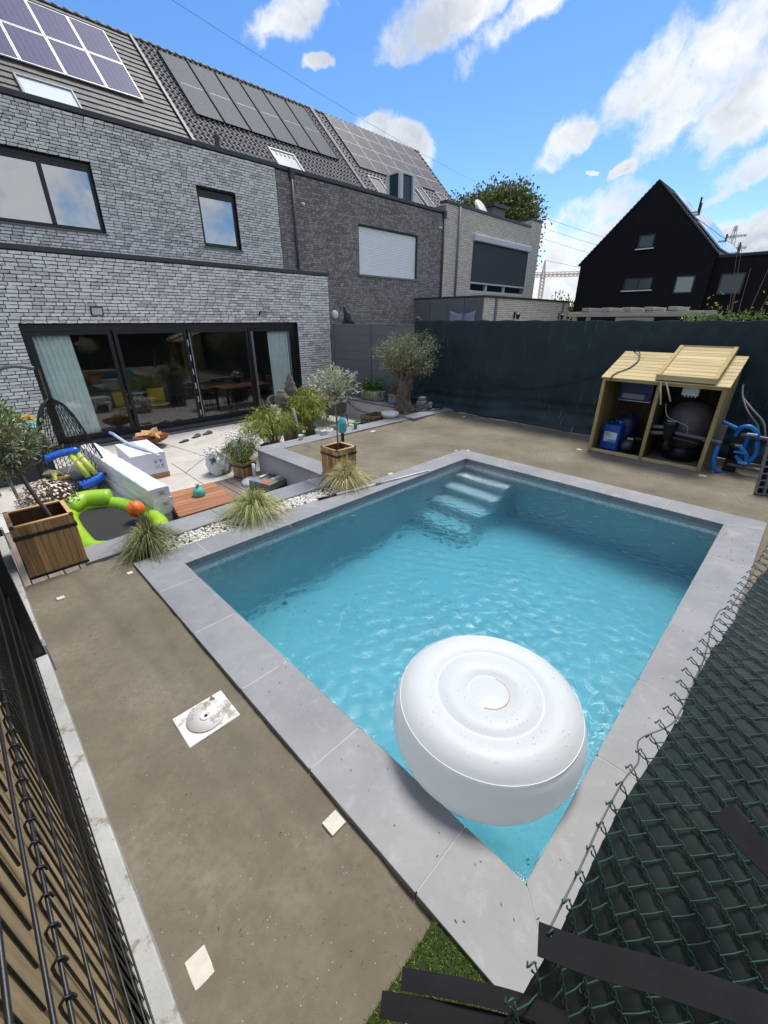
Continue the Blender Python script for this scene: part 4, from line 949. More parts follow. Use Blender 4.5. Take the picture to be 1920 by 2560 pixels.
def gp2(px_, py_):      # photo pixel on the gable plane
    d = sky_dir(px_, py_); k_ = HX / d[0]; return d[1] * k_, CAM_Z + d[2] * k_
def xw(pxl, pyt, pxr, pyb, **kw):
    y1_, z1_ = gp2(pxl, pyt); y0_, z0_ = gp2(pxr, pyb); xwin(bh, HX - .01, y0_, y1_, z0_, z1_, **kw)
xw(1600, 589, 1632, 619, sill=alu_white, glass=pm('dim_pane_mat', S(58, 64, 74), .15, .05)); xw(1563, 697, 1627, 724, sill=alu_white, glass=MATS['dim_pane_mat'], mull=(gp2(1595, 710)[0])); xw(1692, 690, 1729, 733, glass=pm('pale_blind_mat', S(150, 156, 160), .3, .05)); xw(1805, 684, 1850, 735, glass=pm('dim_pane_mat', S(40, 44, 52), .2, .05))
ze = 4.86; MB().box(HX + .3, HX + 9, -3.5, HY0 - .002, -.7, ze).build('side_extension', bk.m, bh); MB().box(HX + .24, HX + 9, -3.55, HY0 - .003, ze + .001, ze + .12).build('extension_cap', pm('black_trim_mat', S(30, 32, 34), .5), bh)
# ================================================================== FENCES AND THE NEAR CORNER
def photo_at_z(px_, py_, z): d = sky_dir(px_, py_); k_ = (z - CAM_Z) / d[2]; return Vector((d[0] * k_, d[1] * k_, z))
# ---- grey composite fence between house and cloth fence
gf = thing('panel_fence', 'grey composite panel fence joining the house corner', 'fence')
comp = pm('composite_mat', S(108, 110, 113), .55, .06, 2, .08, 60, stretch=(1, .2, 3)); 
FX = 9.88
for yy in (12.3, 10.42, 8.52): MB().box(FX - .05, FX + .05, yy - .05, yy + .05, -.6, 2.2).build('post', comp, gf, bevel=.006)
for (ya, yb) in ((8.575, 10.365), (10.475, 12.245)):
    z = .0
    for i in range(8): MB().box(FX - .018, FX + .018, ya, yb, z + i * .268, z + i * .268 + .264).build('board', comp, gf, bevel=.004)
    MB().box(FX - .026, FX + .026, ya - .002, yb + .002, 2.146, 2.185).build('top_rail', comp, gf, bevel=.004)
# ---- dark cloth fence along the far side
cf = thing('cloth_fence', 'tall fence hung with dark blue-green windbreak cloth behind the shed', 'fence')
cl = NT('windbreak_cloth_mat'); v = cl.coords()
n1 = cl.noise(v, 1.2, 5); n2 = cl.noise(v, 240, 2)
mp = cl.n('ShaderNodeMapping'); mp.inputs['Rotation'].default_value = (.5, 0, 0); mp.inputs['Scale'].default_value = (1, 26, 2.2); cl.l(v, mp.inputs[0]); sc = cl.noise(mp.outputs[0], 1.0, 3, .5)
pt = cl.noise(v, .9, 3, .5)
c = cl.ramp(n1.outputs[0], [(.3, S(16, 36, 42)), (.7, S(26, 48, 54))])
scr = cl.math('MULTIPLY', cl.ramp(sc.outputs[0], [(.62, (0, 0, 0, 1)), (.72, (1, 1, 1, 1))]), cl.ramp(pt.outputs[0], [(.48, (0, 0, 0, 1)), (.62, (.75, .75, .75, 1))]))
cl.base(cl.mix(scr, c, S(96, 108, 116))); cl.rough(.55); cl.b.inputs['Specular IOR Level'].default_value = .35; cl.b.inputs['Sheen Weight'].default_value = .15; cl.bump(n2.outputs[0], .2, .002)
m = MB()
def cloth(u, w):
    y = 8.5 - 10.2 * u; z = -.02 + 2.31 * w
    x = 9.80 + .012 * math.sin(y * 2.2 + 3 * w) + .026 * math.sin(y * 5.1 + 7 * w * w) * (1 - w) + .012 * math.sin(y * 1.1 + z * 6.5 + 2 * math.sin(y * .7)) * (1 - w) + .008 * math.sin(y * 17 + 5 * w) * (w < .95)
    x += .010 * math.sin(z * 9 + 2.0 * math.sin(y * 1.3)) * (1 - w) + .05 * math.sin(z * 27 + y * 1.6 + math.sin(y * 2.3)) * max(0, .36 - w)
    x -= .32 * max(0, .16 - w) * (1 + .25 * math.sin(y * 3.7)) / .16 * .5          # the skirt spreads on the sand
    z += .010 * math.sin(y * 9.3) * (w > .97)
    return (x, y, z)
m.grid(cloth, 300, 60)
o = m.build('cloth', cl.m, cf, True); o.modifiers.new('s', 'SOLIDIFY').thickness = .004
for yy in (8.4, 6.0, 3.5, 1.0, -1.5): MB().tube([(9.87, yy, -.1), (9.87, yy, 2.27)], .024, 8).build('post', pm('fence_post_mat', S(44, 60, 54), .5), cf, True)
MB().tube([(9.86, 8.5, 2.27), (9.86, -1.7, 2.27)], .012, 6).build('top_wire', MATS['fence_post_mat'], cf)
cab = pm('black_cable_mat', S(24, 25, 27), .5, .1)
def on_fence(px_, py_, x=9.72): d = sky_dir(px_, py_); k_ = x / d[0]; return (x, d[1] * k_, CAM_Z + d[2] * k_)
path = [on_fence(*p) for p in ((1074, 808), (1090, 842), (1128, 884), (1170, 922), (1225, 950), (1282, 966), (1340, 970), (1440, 953), (1500, 930), (1520, 918))]
def spline(P, n=8):
    out = []; P = [Vector(p) for p in P]
    for i in range(len(P) - 1):
        p0, p1, p2, p3 = P[max(i - 1, 0)], P[i], P[i + 1], P[min(i + 2, len(P) - 1)]
        for k_ in range(n):
            t_ = k_ / n; out.append(.5 * ((2 * p1) + (p2 - p0) * t_ + (2 * p0 - 5 * p1 + 4 * p2 - p3) * t_ ** 2 + (3 * p1 - p0 - 3 * p2 + p3) * t_ ** 3))
    return out + [P[-1]]
path2 = path + [(9.5, 2.58, 1.75), (9.2, 2.40, 1.645), (8.85, 2.42, 1.515), (8.6, 2.56, 1.425), (8.455, 2.58, 1.37), (8.445, 2.58, 1.26)]
tag(MB().tube(spline(path2), .011, 6).build('power_cable', cab, None, True), 'black cable slung along the cloth fence onto the shed roof', 'cable')

# ---- left fence: concrete plates, black steel mesh, tan boards behind
lf_ = thing('mesh_fence', 'black steel mesh fence with tan boards on concrete plates at the left', 'fence')
cpl = NT('concrete_plate_mat'); v = cpl.coords(); n1 = cpl.noise(v, 3, 6); n2 = cpl.noise(v, 45, 5, .7); n3 = cpl.noise(v, 7, 5, .7)
c = cpl.ramp(n1.outputs[0], [(.3, S(160, 161, 158)), (.7, S(186, 186, 182))]); c = cpl.mix(cpl.ramp(n3.outputs[0], [(.55, (0, 0, 0, 1)), (.62, (.85, .85, .85, 1))]), c, S(128, 120, 108)); c = cpl.mix(cpl.ramp(n2.outputs[0], [(.64, (0, 0, 0, 1)), (.70, (.8, .8, .8, 1))]), c, S(96, 90, 82))
cpl.base(c); cpl.rough(.9); cpl.bump(n2.outputs[0], .5, .006)
LX = -.135
POST_Y = (-1.1, 3.36, 5.9)
for (ya, yb) in ((-1.05, 3.31), (3.41, 5.85)): MB().box(LX - .045, LX + .038, ya, yb, -.2, .13).build('concrete_plate', cpl.m, lf_, bevel=.008)
stl = pm('black_steel_mat', S(24, 24, 28), .42, .1, 30, .08, 300, spec=.5)
for yy in POST_Y:
    MB().box(LX - .04, LX + .03, yy - .045, yy + .045, -.2, 1.75).build('post', stl, lf_, bevel=.006)
    m = MB(); m.box(LX + .031, LX + .05, yy - .05, yy + .05, -.05, .2); m.box(LX - .05, LX - .041, yy - .05, yy + .05, -.05, .2); m.build('post_shoe', pm('galvanised_mat', S(168, 172, 176), .4, .1, 20, .05, metal=.5), lf_, bevel=.003)
def mesh_panel(ya, yb, parent):
    h = MB(); zs = (2.02, 1.82, 1.62, 1.44, 1.33, 1.11, .88, .66, .43, .21)
    for z in zs: h.tube([(LX - .026, ya, z), (LX - .026, yb, z)], .0036, 6)
    p = h.build('horizontal_rods', stl, parent, True)
    vv = MB(); y = ya + .03; k_ = 0
    while y < yb:
        vv.tube([(LX - .038, y, .13), (LX - .038, y, 1.31), (LX - .036, y, 1.333), (LX - .028, y, 1.342), (LX - .020, y, 1.336), (LX - .018, y, 1.322)], .0030, 5); vv.tube([(LX - .036, y + .02, 1.425), (LX - .036, y + .02, 2.03)], .0030, 5); y += .06
    vv.build('vertical_rods', stl, parent, True)
mesh_panel(-1.05, 3.31, lf_); mesh_panel(3.41, 5.85, lf_)
tanw = wood('tan_board_mat', S(152, 128, 92), S(190, 166, 126), 2, .8, 9, .35)
y = -1.0
while y < 1.95:
    MB().box(LX - .135, LX - .11, y, y + .082, -.05, 1.9).build('board', tanw, lf_, bevel=.008); y += .096
dkb = wood('dark_board_mat', S(36, 40, 44), S(52, 56, 60), 2, .8, 9, .3)
while y < 5.9:
    MB().box(LX - .115, LX - .09, y, y + .088, -.05, 1.9).build('board', dkb, lf_, bevel=.008); y += .096

# ---- near right: slack green chain-link fence with black slats, its top edge sagging over the coping
rf_f = thing('slatted_chain_fence', 'slack green chain-link fence woven with black slats in the near right corner', 'fence')
def edge(x): return Vector((x, .064 - .035 * x - .012 * x * x + .006 * math.sin(x * 9), 1.20 + .012 * math.sin(x * 5)))
def lean(x): 
    k_ = [(0.0, 82), (.35, 76), (.6, 66), (.8, 55), (1.05, 42), (1.5, 30), (2.2, 20), (3.6, 14)]
    for (a, b), (c_, d) in zip(k_[:-1], k_[1:]):
        if x <= c_: q = (x - a) / (c_ - a); return math.radians(b + (d - b) * q)
    return math.radians(14)
def fpt(x, t_, off=0.0):
    e_ = edge(x); a = lean(x); d = Vector((.0, -math.cos(a), -math.sin(a))); nrm = Vector((0, -math.sin(a), math.cos(a)))
    sag = .02 * math.sin(x * 7 + t_ * 5)
    return e_ + d * t_ + nrm * (off + sag * min(1, t_ * 3))
slat_m = NT('slat_mat'); v = slat_m.coords(); n = slat_m.noise(v, 9, 5); n2 = slat_m.noise(v, 60, 4)
slat_m.base(slat_m.mix(slat_m.ramp(n2.outputs[0], [(.62, (0, 0, 0, 1)), (.8, (.35, .35, .35, 1))]), slat_m.ramp(n.outputs[0], [(.3, S(40, 48, 48)), (.7, S(54, 61, 60))]), S(86, 86, 82))); slat_m.rough(.50); slat_m.b.inputs['Specular IOR Level'].default_value = .3; slat_m.bump(n.outputs[0], .1, .004)
gw_ = pm('green_wire_mat', S(46, 74, 66), .45, .12, 20, .05)
CH = .068; NSL = 52; LEN = 1.35; wire = MB()
for i in range(NSL):
    xa = -.12 + i * CH; xb = xa + CH
    t0_ = .010 + abs(RNG.normal(0, .004))
    m = MB(); m.grid(lambda u, w: tuple(fpt(xa - .001 + (CH + .002) * u, t0_ + (LEN - t0_) * w, .010 * math.sin(PI * u) * min(1, .15 + w * LEN / .2) + .003 * math.sin(w * 60 + i) * min(1, w * 8))), 4, 26)
    m.build('slat', slat_m.m, rf_f, True)
    pit = .068; ph = RNG.uniform(0, 1)
    # interlocked line between two slats: two strands twisted round each other
    for s_ in (0, 1):
        P_ = []
        for k_ in range(int(LEN / pit * 8) + 6):
            t_ = -.030 + k_ * pit / 8; a_ = k_ * PI / 4 + s_ * PI
            P_.append(fpt(xa + .0052 * math.cos(a_), t_, .0125 + .0045 * math.sin(a_)))
        wire.tube(P_, .0019, 5)
    # straight front wires crossing the slat
    k_ = 0
    while k_ * pit < LEN:
        t_ = k_ * pit + .01 * math.sin(i * 1.7)
        wire.tube([fpt(xa, t_ - .004, .0125), fpt(xa + CH * .5, t_ + .018, .0165), fpt(xb, t_ + .040, .0125)], .0018, 5, caps=False); k_ += 1
    e_ = fpt(xa, -.028, .012); tail = [e_ + Vector((.008 * math.cos(q * 1.25), .003 * q, .008 * math.sin(q * 1.25) + .002)) for q in range(0, 5)]
    wire.tube(tail, .0019, 5)
for xp in (.55, 1.65, 2.75, 3.35):
    p = fpt(xp, .5, -.03); MB().tube([(p.x, p.y, -.1), tuple(p)], .02, 8).build('post', gw_, rf_f, True)
wire.build('chain_link', gw_, rf_f, True)
tw = [edge(x) + Vector((0, .012 - .0 * x, .004)) for x in np.arange(.2, 3.5, .05)]
cable_pts = []
for (px_, py_, z) in ((1920, 1356, 1.18), (1878, 1440, 1.19), (1834, 1508, 1.2), (1828, 1522, 1.2), (1800, 1526, 1.2), (1782, 1560, 1.2), (1762, 1640, 1.2), (1742, 1690, 1.21), (1700, 1780, 1.21), (1672, 1815, 1.21), (1608, 1842, 1.21), (1594, 1862, 1.21), (1596, 1905, 1.215), (1560, 1950, 1.215), (1505, 2050, 1.22), (1450, 2170, 1.22), (1400, 2270, 1.22), (1375, 2320, 1.22)):
    cable_pts.append(photo_at_z(px_, py_, z))
tag(MB().tube(spline(cable_pts, 5), .0021, 6).build('tension_wire', pm('dull_wire_mat', S(84, 88, 88), .5), None, True), 'thin grey tension wire looping out from the chain-link edge', 'wire')
def strip(pts, w, label, up=Vector((0, 0, 1)), curl=.0012):
    P_ = spline(pts, 8); m = MB(); vs = []
    for i, p in enumerate(P_):
        tdir = (P_[min(i + 1, len(P_) - 1)] - P_[max(i - 1, 0)]).normalized(); s = tdir.cross(up).normalized()
        for q in (-1, -.33, .33, 1): vs.append(p + s * (w / 2 * q) + up * (curl * (1 - q * q)))
    fs = [(i * 4 + k_, i * 4 + k_ + 1, i * 4 + k_ + 5, i * 4 + k_ + 4) for i in range(len(P_) - 1) for k_ in range(3)]
    o = m.add(vs, fs).build('loose_slat', pm('loose_slat_mat', S(27, 26, 29), .8, .25, 14, .2, 60, spec=.15), None); o.modifiers.new('s', 'SOLIDIFY').thickness = .002
    return tag(o, label, 'slat', 'loose slats at the near corner')
z_ = 1.22
strip([photo_at_z(1345, 2345, 1.235), photo_at_z(1480, 2395, 1.25), photo_at_z(1680, 2450, 1.26), photo_at_z(1990, 2560, 1.25)], .052, 'long black slat pulled loose and lying across the chain-link fence')
strip([photo_at_z(1004, 2446, 1.20), photo_at_z(1140, 2470, 1.21), photo_at_z(1300, 2510, 1.19), photo_at_z(1420, 2560, 1.17)], .03, 'black slat end jutting over the turf, the one nearer the pool')
strip([photo_at_z(952, 2510, 1.19), photo_at_z(1090, 2534, 1.20), photo_at_z(1290, 2580, 1.18), photo_at_z(1400, 2640, 1.15)], .034, 'black slat end jutting over the turf at the bottom of the picture')
strip([photo_at_z(1805, 2025, 1.235), photo_at_z(1880, 2110, 1.22), photo_at_z(1990, 2220, 1.19)], .075, 'wide dull black slat offcut lying on the chain-link fence')
# ================================================================== THINGS ON THE TERRACE AND ROUND THE POOL
teak_z = wood('teak_slat_mat', S(140, 98, 56), S(208, 166, 112), 2, .6, 14, .75); teak_rim = wood('teak_rim_mat', S(178, 136, 84), S(214, 178, 124), 0, .55, 12, .2)
teak_in = wood('teak_inside_mat', S(84, 54, 32), S(120, 82, 50), 2, .8, 12, .3)
band_m = pm('black_band_mat', S(34, 32, 32), .5, .1)
soil = pm('potting_soil_mat', S(58, 44, 34), .95, .3, 30, .6, 80)
def slat_planter(loc, rz, w, h, label, group, taper=.0, n=8, ground=0):
    o = thing('wooden_planter', label, 'planter', loc, rz, group)
    for s in range(4):
        R_ = Matrix.Rotation(s * PI / 2, 4, 'Z')
        for i in range(n):
            a, b = -w / 2 + w * i / n, -w / 2 + w * (i + 1) / n; tp = 1 - taper
            m = MB().hexa([R_ @ Vector((a * tp + .001, -w / 2 * tp, .02)), R_ @ Vector((b * tp - .001, -w / 2 * tp, .02)), R_ @ Vector((b * tp - .001, -w / 2 * tp + .02, .02)), R_ @ Vector((a * tp + .001, -w / 2 * tp + .02, .02))],
                          [R_ @ Vector((a + .001, -w / 2, h)), R_ @ Vector((b - .001, -w / 2, h)), R_ @ Vector((b - .001, -w / 2 + .02, h)), R_ @ Vector((a + .001, -w / 2 + .02, h))])
            m.build('slat', teak_z, o, bevel=.002)
        m = MB()
        rim = MB().box(-w / 2 - .004, w / 2 + .004, -w / 2 - .004, -w / 2 + .035, h + .001, h + .02, 0, R_); rim.build('rim', teak_rim, o, bevel=.003)
        for (z0_, z1_) in ((.0, .025), (h * .78, h * .78 + .035)):
            sc_ = 1 - taper * (1 - z0_ / h) + .006 / w; MB().box(-w / 2 * sc_ - .004, w / 2 * sc_ + .004, -w / 2 * sc_ - .006, -w / 2 * sc_ - .001, z0_, z1_, 0, R_).build('band', band_m, o)
    MB().box(-w / 2 + .025, w / 2 - .025, -w / 2 + .025, w / 2 - .025, .03, h * .62).build('soil', soil, o)
    m = MB()
    for s in range(4): m.box(-w / 2 + .0205, w / 2 - .0205, -w / 2 + .0205, -w / 2 + .0235, h * .5, h - .002, 0, Matrix.Rotation(s * PI / 2, 4, 'Z'))
    m.build('lining', teak_in, o)
    return o
bark = NT('olive_bark_mat'); v = bark.coords((1, 1, .35)); n1 = bark.noise(v, 14, 6, .7, 1.2); n2 = bark.noise(v, 5, 4)
bark.base(bark.ramp(n1.outputs[0], [(.3, S(66, 56, 48)), (.5, S(112, 98, 84)), (.7, S(148, 134, 118))])); bark.rough(.95); bark.bump(n1.outputs[0], 1.0, .03)
thin_bark = pm('thin_bark_mat', S(128, 116, 100), .9, .25, 20, .5, 80)
olive_l = leaf_mat('olive_leaf_mat', S(86, 96, 62), S(132, 142, 104), S(176, 182, 150), .45, .15)
olive_d = leaf_mat('olive_leaf_dull_mat', S(78, 84, 60), S(112, 118, 88), S(152, 156, 128), .5, .15)
def crown(name, c, r, ncl, nleaf, ll, lw, mat, parent, twig_from=None, cl_r=.10, flat=.0, seed=1, tw=.005, twm=None, updir=.2):
    """clumps of leaves spread through an uneven volume, joined by twigs"""
    rg = np.random.default_rng(seed); cs = []
    while len(cs) < ncl:
        p = rg.normal(size=3); p /= np.linalg.norm(p); q = rg.uniform(.25, 1.0) ** .5
        w = min(1.22, 1 + .28 * math.sin(p[0] * 4 + seed) + .22 * math.sin(p[1] * 5 + 2 * seed) + .15 * math.sin(p[2] * 7))
        cs.append(np.array(c) + p * q * w * np.array(r))
    cs = np.array(cs); C_ = np.repeat(cs, nleaf, 0); out = cs - np.array(c); out /= np.linalg.norm(out, axis=1, keepdims=True) + 1e-6
    P_ = C_ + rg.normal(size=C_.shape) * cl_r * np.array([1, 1, .8]); d = np.repeat(out, nleaf, 0) * .8 + rg.normal(size=C_.shape) * .7 + np.array([0, 0, updir])
    o = leaves(name, P_, d, ll, lw, mat, parent, .15)
    if twig_from is not None:
        m = MB()
        for p in cs[:: 1]:
            a = Vector(twig_from); b = Vector(p); mid = a.lerp(b, .5) + Vector(rg.normal(0, .06, 3)) * max(r) + Vector((0, 0, -.05 * max(r)))
            m.tube([a.lerp(b, .05), mid, b], [tw * 1.6, tw, tw * .5], 4, caps=False)
        m.build('twigs', twm or thin_bark, parent)
    return o
# ---- planter at the left edge with its leaning olive
o = slat_planter((.215, 5.06, .0), 0, .49, .545, 'square teak planter with black bands on the cap stones at the left edge', 'teak planters', .03, 8)
tr = thing('olive_tree', 'young olive with a bare leaning stem in the left-edge planter', 'tree', (.26, 5.05, .36))
MB().tube([(.06, .02, -.02), (.02, .0, .22), (-.04, 0, .48), (-.06, .0, .66)], [.022, .019, .018, .015], 8).build('trunk', thin_bark, tr, True)
crown('crown', (-.10, .0, .90), (.26, .26, .24), 90, 26, .055, .015, olive_l, tr, (-.06, 0, .62), .06, seed=3)
# ---- square planter on the wall corner with lollipop olive
slat_planter((4.06, 5.06, .0), 0, .40, .45, 'square teak planter with black bands beside the tall grass tuft', 'teak planters', .0, 7)
tr = thing('olive_tree', 'young olive on a thin straight stem in the square planter by the pool', 'tree', (4.07, 5.07, .28))
MB().tube([(0, 0, 0), (-.012, .0, .35), (-.02, 0, .75), (-.02, .01, .92)], [.014, .012, .011, .010], 8).build('trunk', thin_bark, tr, True)
crown('crown', (-.02, .01, 1.14), (.26, .26, .25), 62, 24, .07, .016, leaf_mat('olive_pale_mat', S(132, 142, 106), S(184, 190, 154), S(226, 228, 206), .45, .15), tr, (-.02, .01, .88), .05, seed=5, updir=.5)
# ---- old olive by the cloth fence
tr = thing('olive_tree', 'old olive tree with thick gnarled trunk by the cloth fence', 'tree', (8.62, 7.72, -.03))
m = MB(); nu, nv = 28, 26
def trunk(u, w):
    a = 2 * PI * u; z = .98 * w; r = .21 * (1 - .40 * w) + .10 * math.exp(-w * 7) + .05 * max(0, w - .7) / .3
    r *= 1 + .16 * math.sin(a * 3 + 5 * w) + .10 * math.sin(a * 7 - 9 * w + 1) + .09 * math.sin(a * 5 + 17 * w)
    return (r * math.cos(a) - .06 * math.sin(w * 3) , r * math.sin(a) + .04 * math.sin(w * 4), z)
m.grid(trunk, nu * 2, nv * 2); m.build('trunk', bark.m, tr, True)
br = MB(); tips = []; rg = np.random.default_rng(9)
for k_ in range(12):
    a = k_ * 2 * PI / 12 + rg.normal(0, .2); L_ = rg.uniform(.5, .75); p0 = Vector((-.05 + .08 * math.cos(a), .03 + .08 * math.sin(a), .86)); p1 = p0 + Vector((math.cos(a) * L_ * .42, math.sin(a) * L_ * .42, .28)); p2 = p0 + Vector((math.cos(a) * L_ * .8, math.sin(a) * L_ * .8, .55 + rg.uniform(0, .35)))
    br.tube(spline([p0, p1, p2], 5), [.055 - .04 * i / 10 for i in range(11)], 7); tips.append(p2)
br.build('limbs', bark.m, tr, True)
crown('crown', (-.05, .05, 1.50), (.70, .70, .52), 230, 40, .065, .013, olive_l, tr, (-.05, .03, .98), .08, seed=12, tw=.007)
# ---- ornamental grasses
def tuft(loc, label, n, h, spread, cols, seed, name='grass_tuft', lean_=(0, 0), wd=.006):
    rg = np.random.default_rng(seed); o = thing(name, label, 'grass', loc); V = []; F = []; A = []
    mat = leaf_mat(*cols)
    for i in range(n):
        a = rg.uniform(0, 2 * PI); L_ = h * rg.uniform(.65, 1.25); out = spread * abs(rg.normal(.75, .4)); r0 = rg.uniform(0, .06); b = np.array([r0 * math.cos(a), r0 * math.sin(a), 0])
        side = np.array([-math.sin(a), math.cos(a), 0]); tw_ = rg.normal(0, .5); side = side * math.cos(tw_) + np.array([0, 0, 1]) * math.sin(tw_) * .5; ns = 6; base = len(V); rn = rg.random()
        for k_ in range(ns + 1):
            t_ = k_ / ns; d = out * (t_ ** 1.15); z = L_ * (1.9 * t_ - (.55 + 1.4 * min(1.1, (out / spread)) ** .7) * t_ ** 2.1); z = max(z, -.01 + .02 * rg.random())
            p = b + np.array([math.cos(a) * d + lean_[0] * t_ * t_, math.sin(a) * d + lean_[1] * t_ * t_, z]); w = wd * (1 - .85 * t_ ** 2)
            V += [p - side * w / 2, p + side * w / 2]; A += [rn, rn]
        F += [(base + 2 * k_, base + 2 * k_ + 1, base + 2 * k_ + 3, base + 2 * k_ + 2) for k_ in range(ns)]
    np_mesh('blades', np.array(V), np.array(F), mat, o, attr=np.array(A)); return o
straw = ('straw_grass_mat', S(124, 122, 70), S(190, 180, 120), S(234, 226, 184), .55, .2); varieg = ('varieg_grass_mat', S(104, 116, 60), S(172, 174, 108), S(228, 224, 176), .55, .2); greeng = ('green_grass_mat', S(72, 86, 44), S(118, 128, 74), S(180, 178, 130), .55, .2)
tuft((3.82, 4.60, -.02), 'straw-coloured grass tuft in front of the square teak planter', 900, .42, .40, straw, 1, wd=.008); tuft((2.28, 4.62, -.02), 'variegated grass tuft halfway along the white pebble strip', 950, .40, .42, varieg, 2, wd=.008); tuft((1.03, 4.66, -.03), 'darker green grass tuft at the left end of the pebble strip', 800, .38, .34, greeng, 3, wd=.007)
# ---- telescopic pool pole on the coping
o = thing('pool_pole', 'white telescopic pool pole lying along the coping edge', 'pole', (0, 0, 0)); a = Vector((3.14, 4.42, .018)); b = Vector((5.20, 4.09, .018))
white_p = pm('white_tube_mat', S(222, 224, 226), .35, .03)
MB().tube([a, a.lerp(b, .14)], .017, 10).build('grip', alu_black, o, True); MB().tube([a.lerp(b, .14), a.lerp(b, .47)], .0145, 10).build('outer_tube', white_p, o, True); MB().tube([a.lerp(b, .47), a.lerp(b, .52)], .019, 10).build('clamp', pm('grey_clamp_mat', S(110, 112, 116), .5), o, True); MB().tube([a.lerp(b, .52), b], .012, 10).build('inner_tube', white_p, o, True)
# ---- floating white inflatable
fl = thing('inflatable_pouf', 'big white inflatable pouf with ringed top floating in the near pool corner', 'inflatable', (1.672, .795, WATER - .03))
prof = [(0.0, .0), (.22, .0), (.38, .03), (.48, .10), (.535, .20), (.548, .29), (.535, .375), (.505, .43), (.46, .468), (.40, .486), (.34, .482), (.307, .466), (.296, .461), (.285, .466), (.25, .480), (.20, .485), (.15, .475), (.126, .460), (.117, .456), (.107, .460), (.08, .462), (.04, .467), (0, .468)]
pv = NT('white_vinyl_mat'); v = pv.coords(); nn = pv.noise(v, 26, 3, .5); pv.base(pv.mix(pv.ramp(nn.outputs[0], [(.72, (0, 0, 0, 1)), (.76, (.35, .35, .35, 1))]), S(246, 248, 249), S(190, 188, 182))); pv.rough(.38); pv.rough(.42)
wr_ = pv.noise(v, 7, 3, .5, .6); pv.bump(wr_.outputs[0], .12, .02)
tr_ = pv.n('ShaderNodeBsdfTranslucent'); tr_.inputs[0].default_value = (.95, .97, .98, 1); mx_ = pv.n('ShaderNodeMixShader'); mx_.inputs[0].default_value = .5; pv.l(pv.b.outputs[0], mx_.inputs[1]); pv.l(tr_.outputs[0], mx_.inputs[2]); pv.l(mx_.outputs[0], pv.out.inputs[0])
body = MB().lathe([(r * 1.025, z * 1.16) for r, z in prof], n=72, cap=False).build('body', pv.m, fl, True); ss = body.modifiers.new('ss', 'SUBSURF'); ss.levels = 1; ss.render_levels = 1
dm = MB(); rg = np.random.default_rng(77)
for k_ in range(90):
    r_ = rg.choice([rg.uniform(.13, .28), rg.uniform(.33, .46)]); a_ = rg.normal(-1.9, 1.0); h_ = np.interp(r_, [p_[0] for p_ in prof[::-1]][:18], [p_[1] for p_ in prof[::-1]][:18]) * 1.16
    s_ = rg.uniform(.0016, .0042); dm.ball((r_ * 1.025 * math.cos(a_), r_ * 1.025 * math.sin(a_), h_ + .001), (s_ * rg.uniform(.8, 1.5), s_, s_ * .45), 7, 4)
dm.build('water_droplets', pm('droplet_mat', S(222, 225, 228), .15, .1, 6, 0, coat=.4), fl, True, kind='stuff')
def ring_t(r, z, th, mat, name, a0=0, a1=2 * PI): MB().tube([(r * math.cos(a0 + (a1 - a0) * k_ / 90), r * math.sin(a0 + (a1 - a0) * k_ / 90), z) for k_ in range(90 if a1 - a0 > 6 else 91)], th, 6, closed=a1 - a0 > 6).build(name, mat, fl, True)
seam = pm('seam_mat', S(234, 236, 238), .3, .02); stain = pm('stained_seam_mat', S(178, 156, 124), .6, .35, 10)
ring_t(.5185, .430 * 1.16, .0022, seam, 'seam'); ring_t(.3045, .4625 * 1.16, .0026, seam, 'seam'); ring_t(.3055, .4612 * 1.16, .0024, stain, 'stained_seam', -1.9, 1.0); ring_t(.1165, .4575 * 1.16, .0032, stain, 'stained_seam', -2.8, .2); ring_t(.1165, .4578 * 1.16, .0022, seam, 'seam')
# ---- small white marker tiles set flush in the sand, skimmer lid
mk = pm('marker_tile_mat', S(206, 200, 188), .8, .12, 20, .3, 60)
for (x, y, w, d, rz, lb) in ((.705, 1.06, .09, .085, .0, 'small white square tile in the sand against the coping near the skimmer lid'), (.0, 1.03, .08, .11, .0, 'small white square tile in the sand near the concrete plates at the bottom'), (.115, 4.33, .06, .05, .0, 'small white square tile in the sand in front of the left-edge planter'), (.70, 4.335, .05, .05, 0, 'small white square tile in the sand at the outer coping corner by the green tuft'),
                        (6.60, 4.57, .07, .07, 0, 'small white tile by the far coping corner, the one on the terrace side'), (6.76, 4.39, .08, .06, 0, 'small white tile by the far coping corner, the one on the fence side'), (4.72, 4.53, .09, .06, 0, 'small white tile in the sand by the coping beside the straw grass'), (6.53, 6.84, .14, .09, 0, 'small white tile in the sand below the green cup'), (8.39, 2.86, .06, .09, 0, 'small white tile in the sand left of the shed'), (8.28, .80, .06, .10, 0, 'small white tile in the sand in front of the blue pipes'), (9.33, 6.26, .10, .07, 0, 'small white tile in the sand near the fence end of the loose slab')):
    q = MB().box(-w / 2, w / 2, -d / 2, d / 2, -.02, .002).build('marker_tile', mk, None, bevel=.003); q.location = (x, y, -.03); q.rotation_euler = (0, 0, rz + RNG.normal(0, .06)); tag(q, lb, 'tile', 'white marker tiles in the sand')
sk = thing('skimmer_lid', 'square white skimmer lid with round cover half dusted with sand', 'lid', (.515, 2.135, -.044))
skm = NT('skimmer_mat'); v = skm.coords(); n1 = skm.noise(v, 11, 6, .65); skm.base(skm.mix(skm.ramp(n1.outputs[0], [(.54, (0, 0, 0, 1)), (.62, (.8, .8, .8, 1))]), S(214, 212, 208), S(140, 130, 112))); skm.rough(.6)
